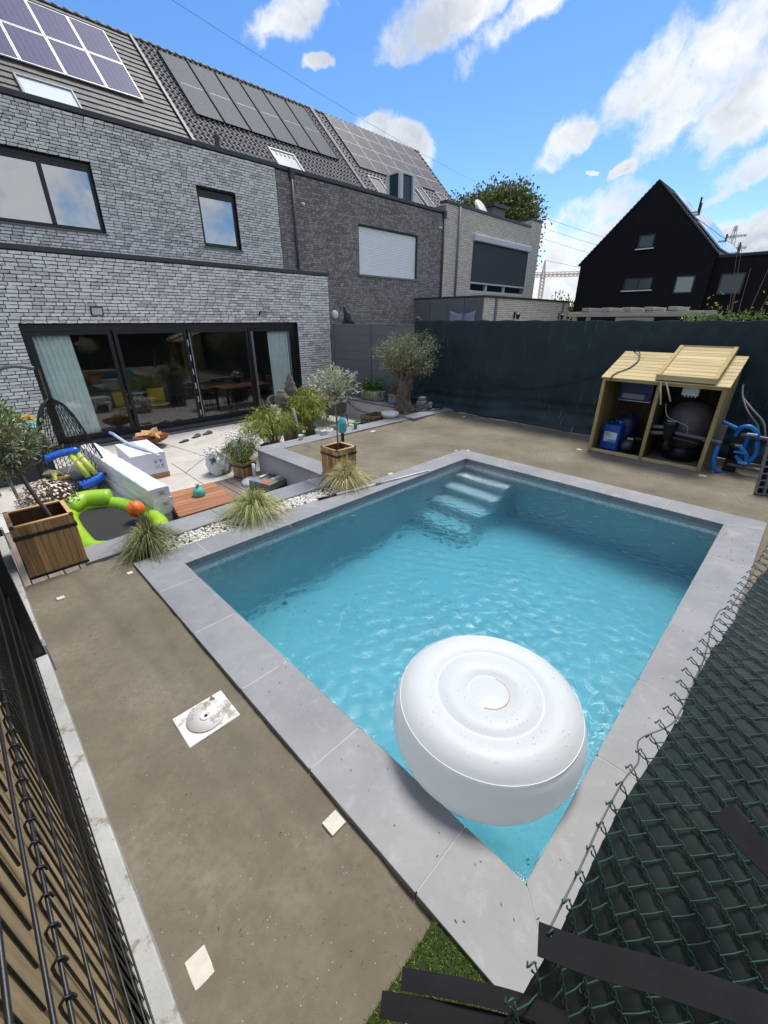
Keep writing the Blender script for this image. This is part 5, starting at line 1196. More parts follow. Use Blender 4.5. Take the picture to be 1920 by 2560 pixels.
MB().box(-.165, .165, -.14, .14, -.02, .012).build('frame', skm.m, sk, bevel=.006); MB().lathe([(.0, .0), (.115, .0), (.118, .004), (.118, .010)][::-1], (0, 0, .012), 40).build('cover', skm.m, sk, True)
MB().lathe([(.036, .0), (.036, .005), (.030, .006), (.024, .004), (.022, .001), (.0, .001)], (0, 0, .0225), 28).build('lifting_ring', white_p, sk, True); MB().lathe([(.011, .0), (.011, .002), (0, .002)], (0, 0, .0240), 16).build('finger_hole', alu_black, sk)
# ---- turquoise bottle on teak platform
pl = thing('wooden_platform', 'low square platform of red-brown planks beside the white parcels', 'platform', (0, 0, 0)); redw = wood('redwood_mat', S(134, 84, 56), S(186, 132, 94), 0, .55, 10, .35)
for i in range(9):
    y0_ = 6.17 + i * .121; MB().box(1.83 + .022 * i, 2.74 + .012 * i, y0_, y0_ + .117, T + .14, T + .19).build('plank', redw, pl, bevel=.004)
MB().box(1.86, 2.72, 6.2, 7.22, T + .005, T + .138).build('base', pm('dark_base_mat', S(46, 40, 36), .9), pl)
q = thing('bottle_vase', 'matt turquoise bottle vase standing on the wooden platform', 'vase', (2.39, 6.78, T + .19))
MB().lathe([(.0, 0), (.088, 0), (.098, .012), (.102, .05), (.098, .09), (.075, .125), (.04, .15), (.026, .165), (.024, .19), (.034, .196), (.034, .204), (.02, .206), (.018, .15), (0, .14)], n=32, cap=False).build('body', pm('turquoise_mat', S(86, 176, 168), .45, .06), q, True)
# ---- three long parcels in white plastic wrap
wrap = NT('white_wrap_mat'); v = wrap.coords((1, .4, 1)); n1 = wrap.noise(v, 9, 6, .6, .8); wrap.base(wrap.ramp(n1.outputs[0], [(.3, S(214, 216, 220)), (.7, S(238, 239, 241))])); wrap.rough(.32); wrap.bump(n1.outputs[0], .5, .015)
for (i, lb, dx, dl) in ((0, 'bottom of three long parcels in white plastic wrap', 0, 0), (1, 'middle one of three stacked long parcels in white plastic wrap', .015, -.02), (2, 'topmost of three stacked long parcels in white plastic wrap', -.005, -.06)):
    o = thing('wrapped_parcel', lb, 'parcel', (1.76 + dx, 6.62 - dl * .3, T + .002 + i * .182), math.radians(2.2), 'stacked white parcels')
    m = MB(); Lp, wp, hp = 3.75 + dl, .30, .178
    def par(u, w_, Lp=Lp, wp=wp, hp=hp, i=i):
        a = 2 * PI * u; ca, sa = math.cos(a), math.sin(a); e = .24
        x = math.copysign(abs(ca) ** e, ca) * wp / 2; z = math.copysign(abs(sa) ** e, sa) * hp / 2 + hp / 2
        k_ = 1 + .012 * math.sin(w_ * 90 + u * 20 + i) ; return (x * k_, Lp * w_, z + .004 * math.sin(w_ * 60 + 3 * i))
    m.grid(par, 32, 60); nb_ = 33; vs = m.v
    m.add([vs[k_] for k_ in range(32)], [tuple(range(32))]); m.add([vs[60 * 33 + k_] for k_ in range(32)], [tuple(range(31, -1, -1))])
    m.build('wrap', wrap.m, o, True)
    MB().box(-.02, .09, -.004, -.0015, .055, .125).build('label_sticker', pm('sticker_mat', S(206, 206, 208), .5, .02), o)
    for (k_, w_) in ((0, .07), (1, .05), (2, .06)): MB().box(.0, w_, -.0056, -.0042, .068 + k_ * .018, .074 + k_ * .018).build('printed_line', pm('print_mat', S(70, 72, 80), .7), o)
# ---- white carton with handling marks
o = thing('carton', 'white cardboard carton with printed handling symbols behind the long parcels', 'box', (2.30, 9.35, T), math.radians(-3))
cart = pm('white_card_mat', S(216, 218, 226), .7, .03, 5, .05, 40); brown = pm('brown_card_mat', S(168, 126, 84), .85, .08)
MB().box(-.32, .32, -.62, .62, 0, .10).build('base_tray', brown, o, bevel=.004); MB().box(-.31, .31, -.61, .61, .101, .52).build('body', cart, o, bevel=.006); MB().box(-.03, .03, -.612, .612, .5205, .523).build('tape', pm('tape_mat', S(196, 200, 206), .3), o)
ink = pm('ink_mat', S(36, 36, 40), .8); fy = -.6115
def inkbox(x0_, x1_, z0_, z1_): MB().box(x0_, x1_, fy - .0015, fy, z0_, z1_).build('printed_mark', ink, o)
for (a_, b_, c_, d_) in ((.09, .25, .375, .378), (.09, .25, .195, .198), (.09, .093, .198, .375), (.247, .25, .198, .375)): inkbox(a_, b_, c_, d_)
for xx_ in (.108, .130):   # two upright arrows
    MB().add([(xx_ - .004, fy - .0012, .31), (xx_ + .004, fy - .0012, .31), (xx_ + .004, fy - .0012, .345), (xx_ + .009, fy - .0012, .345), (xx_, fy - .0012, .365), (xx_ - .009, fy - .0012, .345), (xx_ - .004, fy - .0012, .345)], [(0, 1, 2, 6), (2, 3, 4, 5, 6)]).build('printed_mark', ink, o)
MB().add([(.185, fy - .0012, .365), (.225, fy - .0012, .365), (.218, fy - .0012, .34), (.209, fy - .0012, .333), (.209, fy - .0012, .312), (.218, fy - .0012, .306), (.192, fy - .0012, .306), (.201, fy - .0012, .312), (.201, fy - .0012, .333), (.192, fy - .0012, .34)], [(0, 9, 2, 1), (9, 8, 3, 2), (8, 7, 4, 3), (7, 6, 5, 4)]).build('printed_mark', ink, o)
def disc(cx_, cz_, r, n=20): MB().add([(cx_ + r * math.cos(2 * PI * k_ / n), fy - .0012, cz_ + r * math.sin(2 * PI * k_ / n)) for k_ in range(n)], [tuple(range(n))]).build('printed_mark', ink, o)
disc(.215, .265, .014); inkbox(.20, .24, .235, .239); inkbox(.20, .235, .222, .226)
for k_ in range(16):
    a0_, a1_ = 2 * PI * k_ / 16, 2 * PI * (k_ + 1) / 16; MB().add([(.135 + r_ * math.cos(a_), fy - .0012, .248 + r_ * math.sin(a_)) for r_, a_ in ((.033, a0_), (.033, a1_), (.036, a1_), (.036, a0_))], [(0, 1, 2, 3)]).build('printed_mark', ink, o)
MB().add([(.108, fy - .0012, .232), (.158, fy - .0012, .262), (.162, fy - .0012, .256), (.112, fy - .0012, .226)], [(0, 1, 2, 3)]).build('printed_mark', ink, o)
o = thing('wrapped_pole', 'clear plastic wrapped pole with blue tip lying over the carton', 'pole', (0, 0, 0))
pw = pm('clear_wrap_mat', S(206, 212, 220), .2, .06, 12, .3, 40); MB().tube(spline([(2.14, 10.35, T + .64), (2.22, 9.6, T + .55), (2.32, 9.0, T + .55), (2.42, 8.55, T + .50)], 6), [.028] * 5 + [.032] * 8 + [.022] * 6, 8).build('tube', pw, o, True); MB().tube([(2.10, 10.50, T + .67), (2.14, 10.35, T + .64)], [.03, .034], 8).build('tip', pm('blue_tip_mat', S(120, 160, 214), .4), o, True)
# ---- fire bowl with logs
o = thing('fire_bowl', 'rust-brown fire bowl piled with split logs by the door', 'fire bowl', (3.10, 11.25, T))
MB().lathe([(.10, 0), (.12, .02), (.06, .08), (.2, .12), (.36, .20), (.41, .27), (.40, .272), (.34, .21), (.18, .14), (0, .12)], n=32, cap=False).build('bowl', pm('rust_mat', S(112, 66, 44), .85, .25, 8, .3, 60), o, True)
lw_ = wood('log_mat', S(176, 128, 82), S(218, 178, 130), 0, .8, 9, .3)
for k_ in range(9):
    a = RNG.uniform(0, 6.28); M = Matrix.Translation((RNG.uniform(-.2, .2), RNG.uniform(-.2, .2), .27 + .05 * (k_ // 4))) @ Matrix.Rotation(a, 4, 'Z') @ Matrix.Rotation(RNG.normal(0, .25), 4, 'Y') @ Matrix.Rotation(PI / 2, 4, 'Y')
    MB().prism([(-.06, -.04), (.06, -.05), (.01, .06)], -.15, .15, 0, M).build('log', lw_, o, bevel=.006)
# ---- shoes
for (x, y, rz, lb, cl_) in ((3.82, 11.15, .4, 'dark flat slipper lying nearest the fire bowl', S(44, 44, 46)), (4.25, 11.40, .5, 'grey clog in the middle of the row of shoes by the door', S(84, 84, 82)), (4.60, 11.50, .2, 'grey clog farthest from the fire bowl', S(78, 78, 78))):
    o = thing('shoe', lb, 'shoe', (x, y, T), rz, 'shoes by the glass door'); sm_ = pm('shoe_mat_%d' % int(x * 100), cl_, .8, .1)
    MB().grid(lambda u, w_: (.14 * (2 * u - 1) , (.05 + .008 * math.sin(u * 3)) * math.cos(PI * w_) * (1 - .3 * abs(2 * u - 1) ** 3), .012 + (.075 if 'clog' in lb else .035) * math.sin(PI * w_) * (.35 + .65 * (u > .35) * min(1, (u - .35) * 4)) * (1 - max(0, u - .8) * 2.5)), 14, 8).build('upper', sm_, o, True).modifiers.new('s', 'SOLIDIFY').thickness = .008
    MB().prism([(.145 * math.cos(a) , .052 * math.sin(a) * (1 + .15 * math.cos(a))) for a in [2 * PI * k_ / 20 for k_ in range(20)]], 0, .016).build('sole', alu_black, o)
# ---- bag of pebbles (white top, printed sack) and bamboo in a small planter
def sack(loc, rz, label, mat, sx=.30, sy=.2, sz=.5, seed=0, group=None):
    o = thing('plastic_sack', label, 'sack', loc, rz, group); rg = np.random.default_rng(seed)
    def f(u, w_):
        a = 2 * PI * u; r = (1 - .55 * max(0, w_ - .75) / .25) * (.9 + .22 * math.sin(PI * min(w_ * 1.1, 1))); r *= 1 + .05 * math.sin(a * 5 + w_ * 9 + seed) + .03 * math.sin(a * 11 - w_ * 17)
        return (sx * r * math.cos(a), sy * r * math.sin(a), sz * w_ + .01 * math.sin(a * 3 + seed))
    m = MB(); m.grid(f, 40, 26); m.build('body', mat, o, True); return o
sk_m = NT('sack_mat'); v = sk_m.coords(); n1 = sk_m.noise(v, 3.2, 3, .5); n2 = sk_m.noise(v, 18, 5); sk_m.base(sk_m.mix(sk_m.ramp(n1.outputs[0], [(.48, (0, 0, 0, 1)), (.55, (1, 1, 1, 1))]), S(214, 220, 218), S(70, 84, 62))); sk_m.rough(.35); sk_m.bump(n2.outputs[0], .6, .02)
o = sack((3.42, 8.2, T), .4, 'printed plastic sack heaped with white pebbles beside the bamboo planter', sk_m.m, .26, .2, .46, 2)
VS = []; FS = []; o_ = 0
for k_ in range(220):
    p = np.array([RNG.normal(0, .13), RNG.normal(0, .10), .44 + abs(RNG.normal(0, .035))]); vv = icv * RNG.uniform(.018, .03) + p; VS.append(vv); FS.append(icf + o_); o_ += len(vv)
np_mesh('pebble_heap', np.concatenate(VS), np.concatenate(FS), pm('white_stone_mat', S(228, 226, 220), .7, .05), o, 'stuff', True)
clearp = NT('clear_sack_mat'); v = clearp.coords(); n1 = clearp.noise(v, 7, 6, .6); clearp.base(clearp.ramp(n1.outputs[0], [(.35, S(150, 146, 140)), (.7, S(206, 206, 204))])); clearp.rough(.3); clearp.bump(n1.outputs[0], .7, .03)
o = sack((4.35, 9.05, T), .9, 'second sack of white pebbles half hidden behind the bamboo', clearp.m, .34, .26, .42, 5)
VS = []; FS = []; o_ = 0
for k_ in range(260):
    p = np.array([RNG.normal(0, .17), RNG.normal(0, .13), .40 + abs(RNG.normal(0, .05))]); vv = icv * RNG.uniform(.02, .032) + p; VS.append(vv); FS.append(icf + o_); o_ += len(vv)
np_mesh('pebble_heap', np.concatenate(VS), np.concatenate(FS), MATS['white_stone_mat'], o, 'stuff', True)
bam_l = leaf_mat('bamboo_leaf_mat', S(84, 106, 34), S(150, 164, 62), S(200, 204, 112), .5, .25); bam_d = leaf_mat('bamboo_dark_mat', S(52, 72, 30), S(92, 112, 52), S(140, 150, 84), .5, .2)
def bamboo(loc, label, r, h, ncane, nleaf, mat, seed, spread=1.0, leaf_=.11, pot=True):
    rg = np.random.default_rng(seed); o = thing('bamboo', label, 'plant', loc); cn = MB(); P_ = []; D_ = []
    for i in range(ncane):
        a = rg.uniform(0, 2 * PI); q = rg.uniform(.1, 1) ** .6; ex = np.array([math.cos(a) * r * q, math.sin(a) * r * q, 0]); hh = h * rg.uniform(.6, 1.05) * (1 - .30 * q * q)
        pts_ = [np.array([ex[0] * .25, ex[1] * .25, .0]), np.array([ex[0] * .5, ex[1] * .5, hh * .6]), np.array([ex[0] * .9, ex[1] * .9, hh]), np.array([ex[0] * 1.25 * spread, ex[1] * 1.25 * spread, hh * .92])]
        sp_ = spline(pts_, 5); cn.tube(sp_, [.005 * (1 - .7 * k_ / len(sp_)) + .001 for k_ in range(len(sp_))], 4, caps=False)
        for k_ in range(nleaf):
            t_ = rg.uniform(.3, 1) ** .8; b = sp_[int(t_ * (len(sp_) - 1))]; P_.append(np.array(b) + rg.normal(0, .045, 3)); D_.append(np.array([math.cos(a) * .5, math.sin(a) * .5, -.55]) + rg.normal(0, .45, 3))
    cn.build('canes', pm('cane_mat', S(124, 118, 66), .6), o); leaves('foliage', np.array(P_), np.array(D_), leaf_, .014, mat, o, .1); return o
slat_planter((3.66, 7.62, T), .2, .34, .30, 'small teak planter of dark bamboo below the retaining wall', 'teak planters', .08, 6)
bamboo((3.66, 7.62, T + .18), 'dark bushy bamboo in the small planter below the wall', .34, .62, 34, 34, bam_d, 4, 1.1, .085)
# big pots behind the wall
pot_d = pm('dark_pot_mat', S(44, 44, 46), .6)
for (x, y, lb, sd_, hh, r_) in ((4.72, 8.25, 'broad light green bamboo behind the wall corner', 6, .98, .62), (5.85, 8.35, 'taller yellow-green bamboo beside the stone ornament', 8, 1.30, .50)):
    q = thing('plant_pot', 'dark round pot holding the ' + lb.split(' behind')[0].split(' beside')[0], 'pot', (x, y, T)); MB().lathe([(.0, 0), (.2, 0), (.26, .3), (.28, .32), (.25, .32), (.22, .28), (0, .28)], n=24, cap=False).build('body', pot_d, q, True)
    bamboo((x, y, T + .28), lb, r_, hh - .1, 70, 46, bam_l, sd_, 1.0, .12)
# ---- stone pagoda ornament and jar
stone = pm('stone_mat', S(108, 98, 88), .95, .18, 10, .5, 50)
q = thing('stone_ornament', 'tiered grey-brown stone ornament behind the bamboo', 'ornament', (5.75, 8.9, T))
MB().cbox((0, 0, .5), (.3, .3, 1.0)).build('pedestal', stone, q, bevel=.02)
MB().lathe([(.0, .70), (.16, .70), (.20, .78), (.19, .92), (.14, .98), (.155, 1.0), (.16, 1.08), (.12, 1.14), (.115, 1.16), (.12, 1.2), (.085, 1.26), (.08, 1.28), (.075, 1.34), (.03, 1.40), (.02, 1.44), (0, 1.45)], (0, 0, .30), n=28, cap=False).build('tiers', stone, q, True)
q = thing('stone_jar', 'round stone jar on a stand in front of the tiered ornament', 'jar', (5.45, 8.85, T)); MB().lathe([(.0, .72), (.1, .72), (.16, .82), (.17, .95), (.12, 1.06), (.08, 1.09), (.085, 1.12), (0, 1.12)], (0, 0, .25), n=24, cap=False).build('jar_body', stone, q, True); MB().tube([(0, 0, 0), (0, 0, .98)], .05, 10).build('stand', stone, q)
q = thing('wooden_post', 'weathered grey wooden stake among the bamboo by the mug', 'post', (5.28, 7.95, T)); MB().tube([(0, 0, 0), (-.04, .02, .6), (-.10, .06, 1.1)], [.055, .05, .04], 8).build('stake', pm('grey_wood_mat', S(140, 132, 120), .9, .2, 20, .4, 60), q, True)
# ---- outdoor table with rattan chairs
table((7.45, 10.5, T), math.radians(-3), 1.9, 1.0, .75, wood('hardwood_top_mat', S(128, 70, 54), S(168, 104, 84), 0, .5, 9, .25), wood('hardwood_leg_mat', S(96, 60, 46), S(124, 80, 60), 2, .6), 'outdoor table with red-brown slatted top near the door', 'garden_table', 9)
rat = NT('rattan_mat'); v = rat.coords(); wv = rat.n('ShaderNodeTexWave'); wv.inputs['Scale'].default_value = 26; wv.inputs['Distortion'].default_value = 1; rat.l(v, wv.inputs['Vector']); ck = rat.n('ShaderNodeTexChecker'); ck.inputs['Scale'].default_value = 60; rat.l(v, ck.inputs['Vector'])
rat.base(rat.mix(ck.outputs['Fac'], S(70, 64, 60), S(96, 90, 84))); rat.rough(.7); rat.bump(wv.outputs[0], .6, .01)
def rattan_chair(loc, rz, label):
    o = thing('rattan_chair', label, 'chair', loc, rz, 'rattan chairs round the garden table')
    def shell(u, w_):
        a = PI * (1.18 * u - .09); r = .30 + .03 * w_; top = .80 - .22 * (1 - math.sin(PI * max(0, min(1, u)))) ** .8
        return (r * math.cos(a), r * math.sin(a) * .9, .42 + (top - .42) * w_)
    MB().grid(shell, 24, 8).build('back_shell', rat.m, o, True).modifiers.new('s', 'SOLIDIFY').thickness = .04
    MB().lathe([(.0, .0), (.28, .0), (.29, .03), (.28, .06), (0, .06)], (0, .02, .39), 24, cap=False).build('seat', rat.m, o, True)
    for (a, b) in ((-1, -1), (1, -1), (1, 1), (-1, 1)): MB().tube([(a * .2, b * .18, .4), (a * .25, b * .24, 0)], .016, 6).build('leg', alu_black, o)
rattan_chair((6.15, 10.35, T), 1.45, 'rattan chair at the near end of the garden table'); rattan_chair((6.85, 11.35, T), .1, 'rattan chair between the garden table and the curtain'); rattan_chair((7.75, 11.35, T), -.1, 'rattan chair between the garden table and the brick pier'); rattan_chair((6.75, 9.55, T), 3.0, 'rattan chair on the pool side of the garden table, by the bamboo'); rattan_chair((7.7, 9.6, T), 3.3, 'rattan chair on the pool side of the garden table, by the olive')
q = MB(); q.grid(lambda u, w_: (6.02 - .17 + .34 * u, 10.10 - .03 * math.sin(3 * u) - .16 * w_ * w_ , T + .82 - .42 * w_ + .01 * math.sin(u * 20)), 14, 10); o = q.build('towel', pm('pale_towel_mat', S(196, 194, 182), .95, .08), None, True); o.modifiers.new('s', 'SOLIDIFY').thickness = .01; tag(o, 'pale towel hung over the near-end rattan chair', 'towel')
# daisies in pots
def daisy(loc, label, r, h, nl, nf, potm, seed, petal=S(236, 234, 226), leafm=None, pot_h=.16, pot_r=.1, square=False):
    rg = np.random.default_rng(seed); o = thing('flowering_plant', label, 'plant', loc)
    if square: MB().box(-pot_r, pot_r, -pot_r, pot_r, 0, pot_h).build('pot', potm, o, bevel=.008)
    else: MB().lathe([(.0, 0), (pot_r * .75, 0), (pot_r, pot_h), (pot_r * 1.05, pot_h + .01), (pot_r * .9, pot_h), (0, pot_h - .03)], n=24, cap=False).build('pot', potm, o, True)
    P_ = rg.normal(size=(nl, 3)); P_ /= np.linalg.norm(P_, axis=1, keepdims=True); P_[:, 2] = np.abs(P_[:, 2]); D_ = P_ + rg.normal(0, .6, P_.shape); P_ = P_ * np.array([r, r, h]) * rg.uniform(.3, .95, (nl, 1)) + np.array([0, 0, pot_h])
    leaves('foliage', P_, D_, .05, .012, leafm or leaf_mat('daisy_leaf_mat', S(96, 102, 52), S(150, 144, 80), S(186, 168, 108), .6, .2), o, .1)
    V = []; F = []; A = []
    for k_ in range(nf):
        p = rg.normal(size=3); p /= np.linalg.norm(p); p[2] = abs(p[2]) + .25; p /= np.linalg.norm(p); c = p * np.array([r, r, h]) * rg.uniform(.92, 1.08) + np.array([0, 0, pot_h]); n_ = Vector(p); s1 = n_.orthogonal().normalized(); s2 = n_.cross(s1); rr = rg.uniform(.013, .022); b_ = len(V)
        for j in range(8): V.append(Vector(c) + (s1 * math.cos(j * PI / 4) + s2 * math.sin(j * PI / 4)) * rr * (1 if j % 2 else .7)); A.append(rg.random())
        F.append(tuple(b_ + j for j in range(8)))
    fm = MB(); fm.v = [tuple(q_) for q_ in V]; fm.f = F; fm.mi = [0] * len(F); fm.build('blossoms', pm('petal_mat_%s' % seed, petal, .6, .06), o); return o
daisy((7.38, 10.25, T + .752), 'white daisies in a dark pot standing on the garden table', .24, .26, 700, 90, pot_d, 31, pot_h=.2, pot_r=.13)
daisy((.42, 6.45, T + .5), 'pink-white daisies in a grey square pot behind the left-edge planter', .34, .32, 1500, 260, pm('grey_pot_mat', S(136, 142, 146), .7), 33, S(228, 204, 196), leaf_mat('daisy_brown_mat', S(82, 84, 44), S(138, 122, 78), S(170, 146, 104), .6, .2), .24, .16, True)
q = thing('plant_stand', 'dark square stand carrying the grey pot of pink-white daisies', 'stand', (.42, 6.45, T)); MB().box(-.18, .18, -.18, .18, .46, .498).build('top', alu_black, q)
for (a, b) in ((-1, -1), (1, -1), (1, 1), (-1, 1)): MB().cbox((a * .16, b * .16, .23), (.03, .03, .46)).build('leg', alu_black, q)
# taller shrub behind
q = thing('leafy_shrub', 'loose green shrub with white flecks at the left edge', 'shrub', (.16, 7.0, T)); MB().tube([(0, 0, 0), (.02, 0, .5), (-.02, 0, 1.1)], .02, 6).build('stem', thin_bark, q, True)
crown('crown', (.03, 0, 1.62), (.24, .34, .30), 40, 40, .075, .026, leaf_mat('shrub_leaf_mat', S(74, 100, 44), S(122, 140, 74), S(184, 184, 132), .5, .2), q, (0, 0, 1.0), .08, seed=44)
# lavender in white pot, cube, mug, cup on the far cap stones
wp_ = pm('white_pot_mat', S(214, 214, 210), .6, .05)
q = thing('lavender', 'grey-green lavender in a wide white pot on the cap stones', 'plant', (5.72, 7.62, -.32)); MB().lathe([(.0, 0), (.15, 0), (.2, .26), (.215, .34), (.19, .34), (.17, .3), (0, .3)], n=28, cap=False).build('pot', wp_, q, True)
rg = np.random.default_rng(5); P_ = rg.normal(size=(900, 3)) * np.array([.11, .11, .08]) + np.array([0, 0, .42]); D_ = P_ - np.array([0, 0, .2]) + rg.normal(0, .08, P_.shape); leaves('foliage', P_, D_, .09, .006, leaf_mat('lavender_mat', S(92, 104, 84), S(128, 138, 116), None, .6, .1), q)
q = MB().box(-.07, .07, -.05, .05, 0, .09).build('stone_block', pm('pale_block_mat', S(190, 190, 188), .8), None, bevel=.006); q.location = (5.46, 7.30, 0); tag(q, 'small pale block on the cap stones below the lavender', 'block')
q = thing('mug', 'white enamel mug standing on the cap stones by the bamboo', 'mug', (4.86, 7.30, 0)); MB().lathe([(.0, .002), (.04, 0), (.05, .1), (.052, .102), (.047, .1), (.037, .008), (0, .008)], n=24, cap=False).build('cup', wp_, q, True); MB().tube([(.048, 0, .085), (.085, 0, .08), (.085, 0, .035), (.046, 0, .03)], .006, 6).build('handle', wp_, q, True)
q = thing('drinking_cup', 'translucent green drinking cup on the far cap stones', 'cup', (6.33, 7.22, 0)); MB().lathe([(.0, .002), (.036, 0), (.052, .15), (.049, .15), (.033, .008), (0, .008)], n=24, cap=False).build('body', pm('green_cup_mat', S(40, 140, 84), .2, .05, coat=.3), q, True)
q = thing('garden_lantern', 'turquoise glass lantern on a black stake behind the square planter', 'lantern', (5.05, 6.15, -.04)); MB().box(-.025, .025, -.02, .02, 0, .36).build('stake', alu_black, q)
MB().lathe([(.0, .36), (.06, .36), (.085, .40), (.09, .52), (.08, .58), (.05, .62), (.045, .65), (0, .65)], n=28, cap=False).build('glass_body', pm('teal_glass_mat', S(64, 168, 170), .12, .08, coat=.6), q, True)
# parasol foot, box of books
q = thing('parasol_base', 'pale grey round parasol base with upright tube below the wall', 'parasol base', (3.60, 7.10, T)); MB().lathe([(.0, .0), (.26, .0), (.27, .03), (.25, .07), (.08, .10), (0, .1)], n=36, cap=False).build('foot', pm('pale_plastic_mat', S(186, 190, 196), .5, .04), q, True); MB().tube([(.05, .1, .08), (.05, .1, .36)], .032, 14).build('tube', pm('tube_white_mat', S(206, 208, 210), .4), q, True)
q = thing('product_box', 'flat box with red, green and black print lying below the wall', 'box', (3.62, 6.62, T + .102), math.radians(14)); MB().box(-.24, .24, -.26, .26, 0, .11).build('body', pm('print_box_mat', S(120, 120, 112), .6), q, bevel=.004)
for (x0_, x1_, y0_, y1_, cc_) in ((-.24, -.05, -.12, .0, S(196, 92, 84)), (-.24, -.12, .02, .25, S(110, 130, 160)), (-.02, .22, .0, .06, S(40, 42, 40)), (-.1, .2, .10, .16, S(44, 48, 42)), (-.2, .1, -.25, -.15, S(96, 126, 88)), (.02, .22, -.12, -.03, S(206, 208, 204)), (.0, .2, .19, .24, S(216, 216, 214))):
    MB().box(x0_, x1_, y0_, y1_, .1105, .112).build('printed_area', pm('ink_%d_%d_%d' % tuple(int(999 * c) for c in cc_[:3]), cc_, .6, .03), q)
q = thing('storage_crate', 'low black crate carrying the printed flat box', 'crate', (3.62, 6.62, T), math.radians(14)); MB().box(-.26, .26, -.27, .27, 0, .10).build('body', alu_black, q, bevel=.01)
# trampoline-like lounger: lime tube frame with black mat
q = thing('inflatable_lounger', 'lime green inflatable lounger with black mesh floor', 'lounger', (0, 0, T)); lime = pm('lime_vinyl_mat', S(152, 196, 44), .4, .06, 6, .06, 30, coat=.25)
ring_ = spline([(.62, 6.55, .12), (.62, 7.0, .12), (.68, 7.55, .12), (.95, 7.75, .13), (1.30, 7.6, .12), (1.50, 7.1, .12), (1.58, 6.5, .12), (1.50, 6.1, .12), (1.05, 5.9, .12), (.68, 6.1, .12), (.62, 6.55, .12)], 8)[:-1]
MB().tube(ring_, .118, 14, closed=True).build('tube_frame', lime, q, True)
MB().tube(spline([(.68, 7.62, .22), (.95, 7.78, .24), (1.30, 7.64, .22)], 8), [.09] + [.15] * 15 + [.09], 14).build('headrest', lime, q, True)
MB().add([(p.x * .9 + .11, p.y * .93 + .49, .12) for p in ring_], [tuple(range(len(ring_)))]).build('mesh_floor', pm('mesh_floor_mat', S(40, 38, 42), .75, .1, 60), q)
q = thing('ball', 'orange rubber ball with dark seams resting on the lounger edge', 'ball', (1.38, 6.62, T + .32)); MB().ball((0, 0, 0), .125, 24, 16).build('body', pm('orange_mat', S(240, 112, 38), .45, .05), q, True)
for R_ in (Matrix.Rotation(.4, 4, 'X'), Matrix.Rotation(1.6, 4, 'Y') @ Matrix.Rotation(.5, 4, 'X'), Matrix.Rotation(1.1, 4, 'Y')): MB().tube([R_ @ Vector((.1255 * math.cos(2 * PI * k_ / 40), .1255 * math.sin(2 * PI * k_ / 40), 0)) for k_ in range(40)], .0025, 4, closed=True).build('seam', pm('ball_seam_mat', S(92, 48, 24), .7), q)
q = thing('sandal', 'black and red sandal lying at the near end of the lounger', 'sandal', (1.22, 5.98, T + .235), .5); MB().prism([(.13 * math.cos(a), .05 * math.sin(a)) for a in [2 * PI * k_ / 20 for k_ in range(20)]], 0, .02).build('sole', alu_black, q); MB().tube([(.05, -.045, .02), (.05, 0, .06), (.05, .045, .02)], .012, 6).build('strap', pm('red_strap_mat', S(196, 72, 44), .6), q, True)
# amber glass vase with gold rim
q = thing('glass_vase', 'smoky glass vase with gold rim beside the lime lounger', 'vase', (.86, 8.5, T)); vg = bpy.data.materials.new('smoky_glass_mat'); vg.use_nodes = True; t_ = vg.node_tree; t_.nodes.remove(t_.nodes['Principled BSDF']); a_ = t_.nodes.new('ShaderNodeBsdfTransparent'); a_.inputs[0].default_value = (.52, .48, .42, 1); b_ = t_.nodes.new('ShaderNodeBsdfGlossy'); b_.inputs['Roughness'].default_value = .03; l_ = t_.nodes.new('ShaderNodeFresnel'); l_.inputs[0].default_value = 1.5; m_x = t_.nodes.new('ShaderNodeMixShader'); t_.links.new(l_.outputs[0], m_x.inputs[0]); t_.links.new(a_.outputs[0], m_x.inputs[1]); t_.links.new(b_.outputs[0], m_x.inputs[2]); t_.links.new(m_x.outputs[0], t_.nodes['Material Output'].inputs[0])
MB().lathe([(.0, .0), (.13, .0), (.19, .06), (.22, .16), (.20, .28), (.12, .40), (.085, .46), (.085, .50)], n=32, cap=False).build('glass_body', vg, q, True); MB().lathe([(.083, .47), (.09, .47), (.09, .52), (.083, .52)], n=32, cap=False).build('rim', pm('gold_mat', S(190, 160, 96), .35, .1, metal=.6), q, True)
# hanging egg chair with toys and feathers
q = thing('egg_chair', 'black woven hanging egg chair on a curved grey stand', 'hanging chair', (1.10, 9.15, 0)); eg = pm('black_weave_mat', S(30, 32, 32), .6, .15)
PR = [(0.03, 1.08), (.16, .98), (.25, .80), (.33, .55), (.40, .28), (.48, .02), (.52, -.18), (.48, -.36), (.34, -.47), (.12, -.52), (.02, -.53)]
def egg(a, w_):
    f = w_ * (len(PR) - 1); i = min(int(f), len(PR) - 2); g_ = f - i; r = PR[i][0] * (1 - g_) + PR[i + 1][0] * g_; z = PR[i][1] * (1 - g_) + PR[i + 1][1] * g_
    return Vector((r * math.cos(a), r * math.sin(a), z))
wv_ = MB(); front = -PI / 2 + .1; op = 1.15
for k_ in range(30):
    a = front + op + (2 * PI - 2 * op) * k_ / 29; wv_.tube([egg(a, w_ / 26) for w_ in range(27)], .007, 4, caps=False)
for k_ in range(18):
    a = front - op + 2 * op * (k_ + .5) / 18; wv_.tube([egg(a, .66 + .34 * w_ / 10) for w_ in range(11)], .007, 4, caps=False)
rg = np.random.default_rng(3)
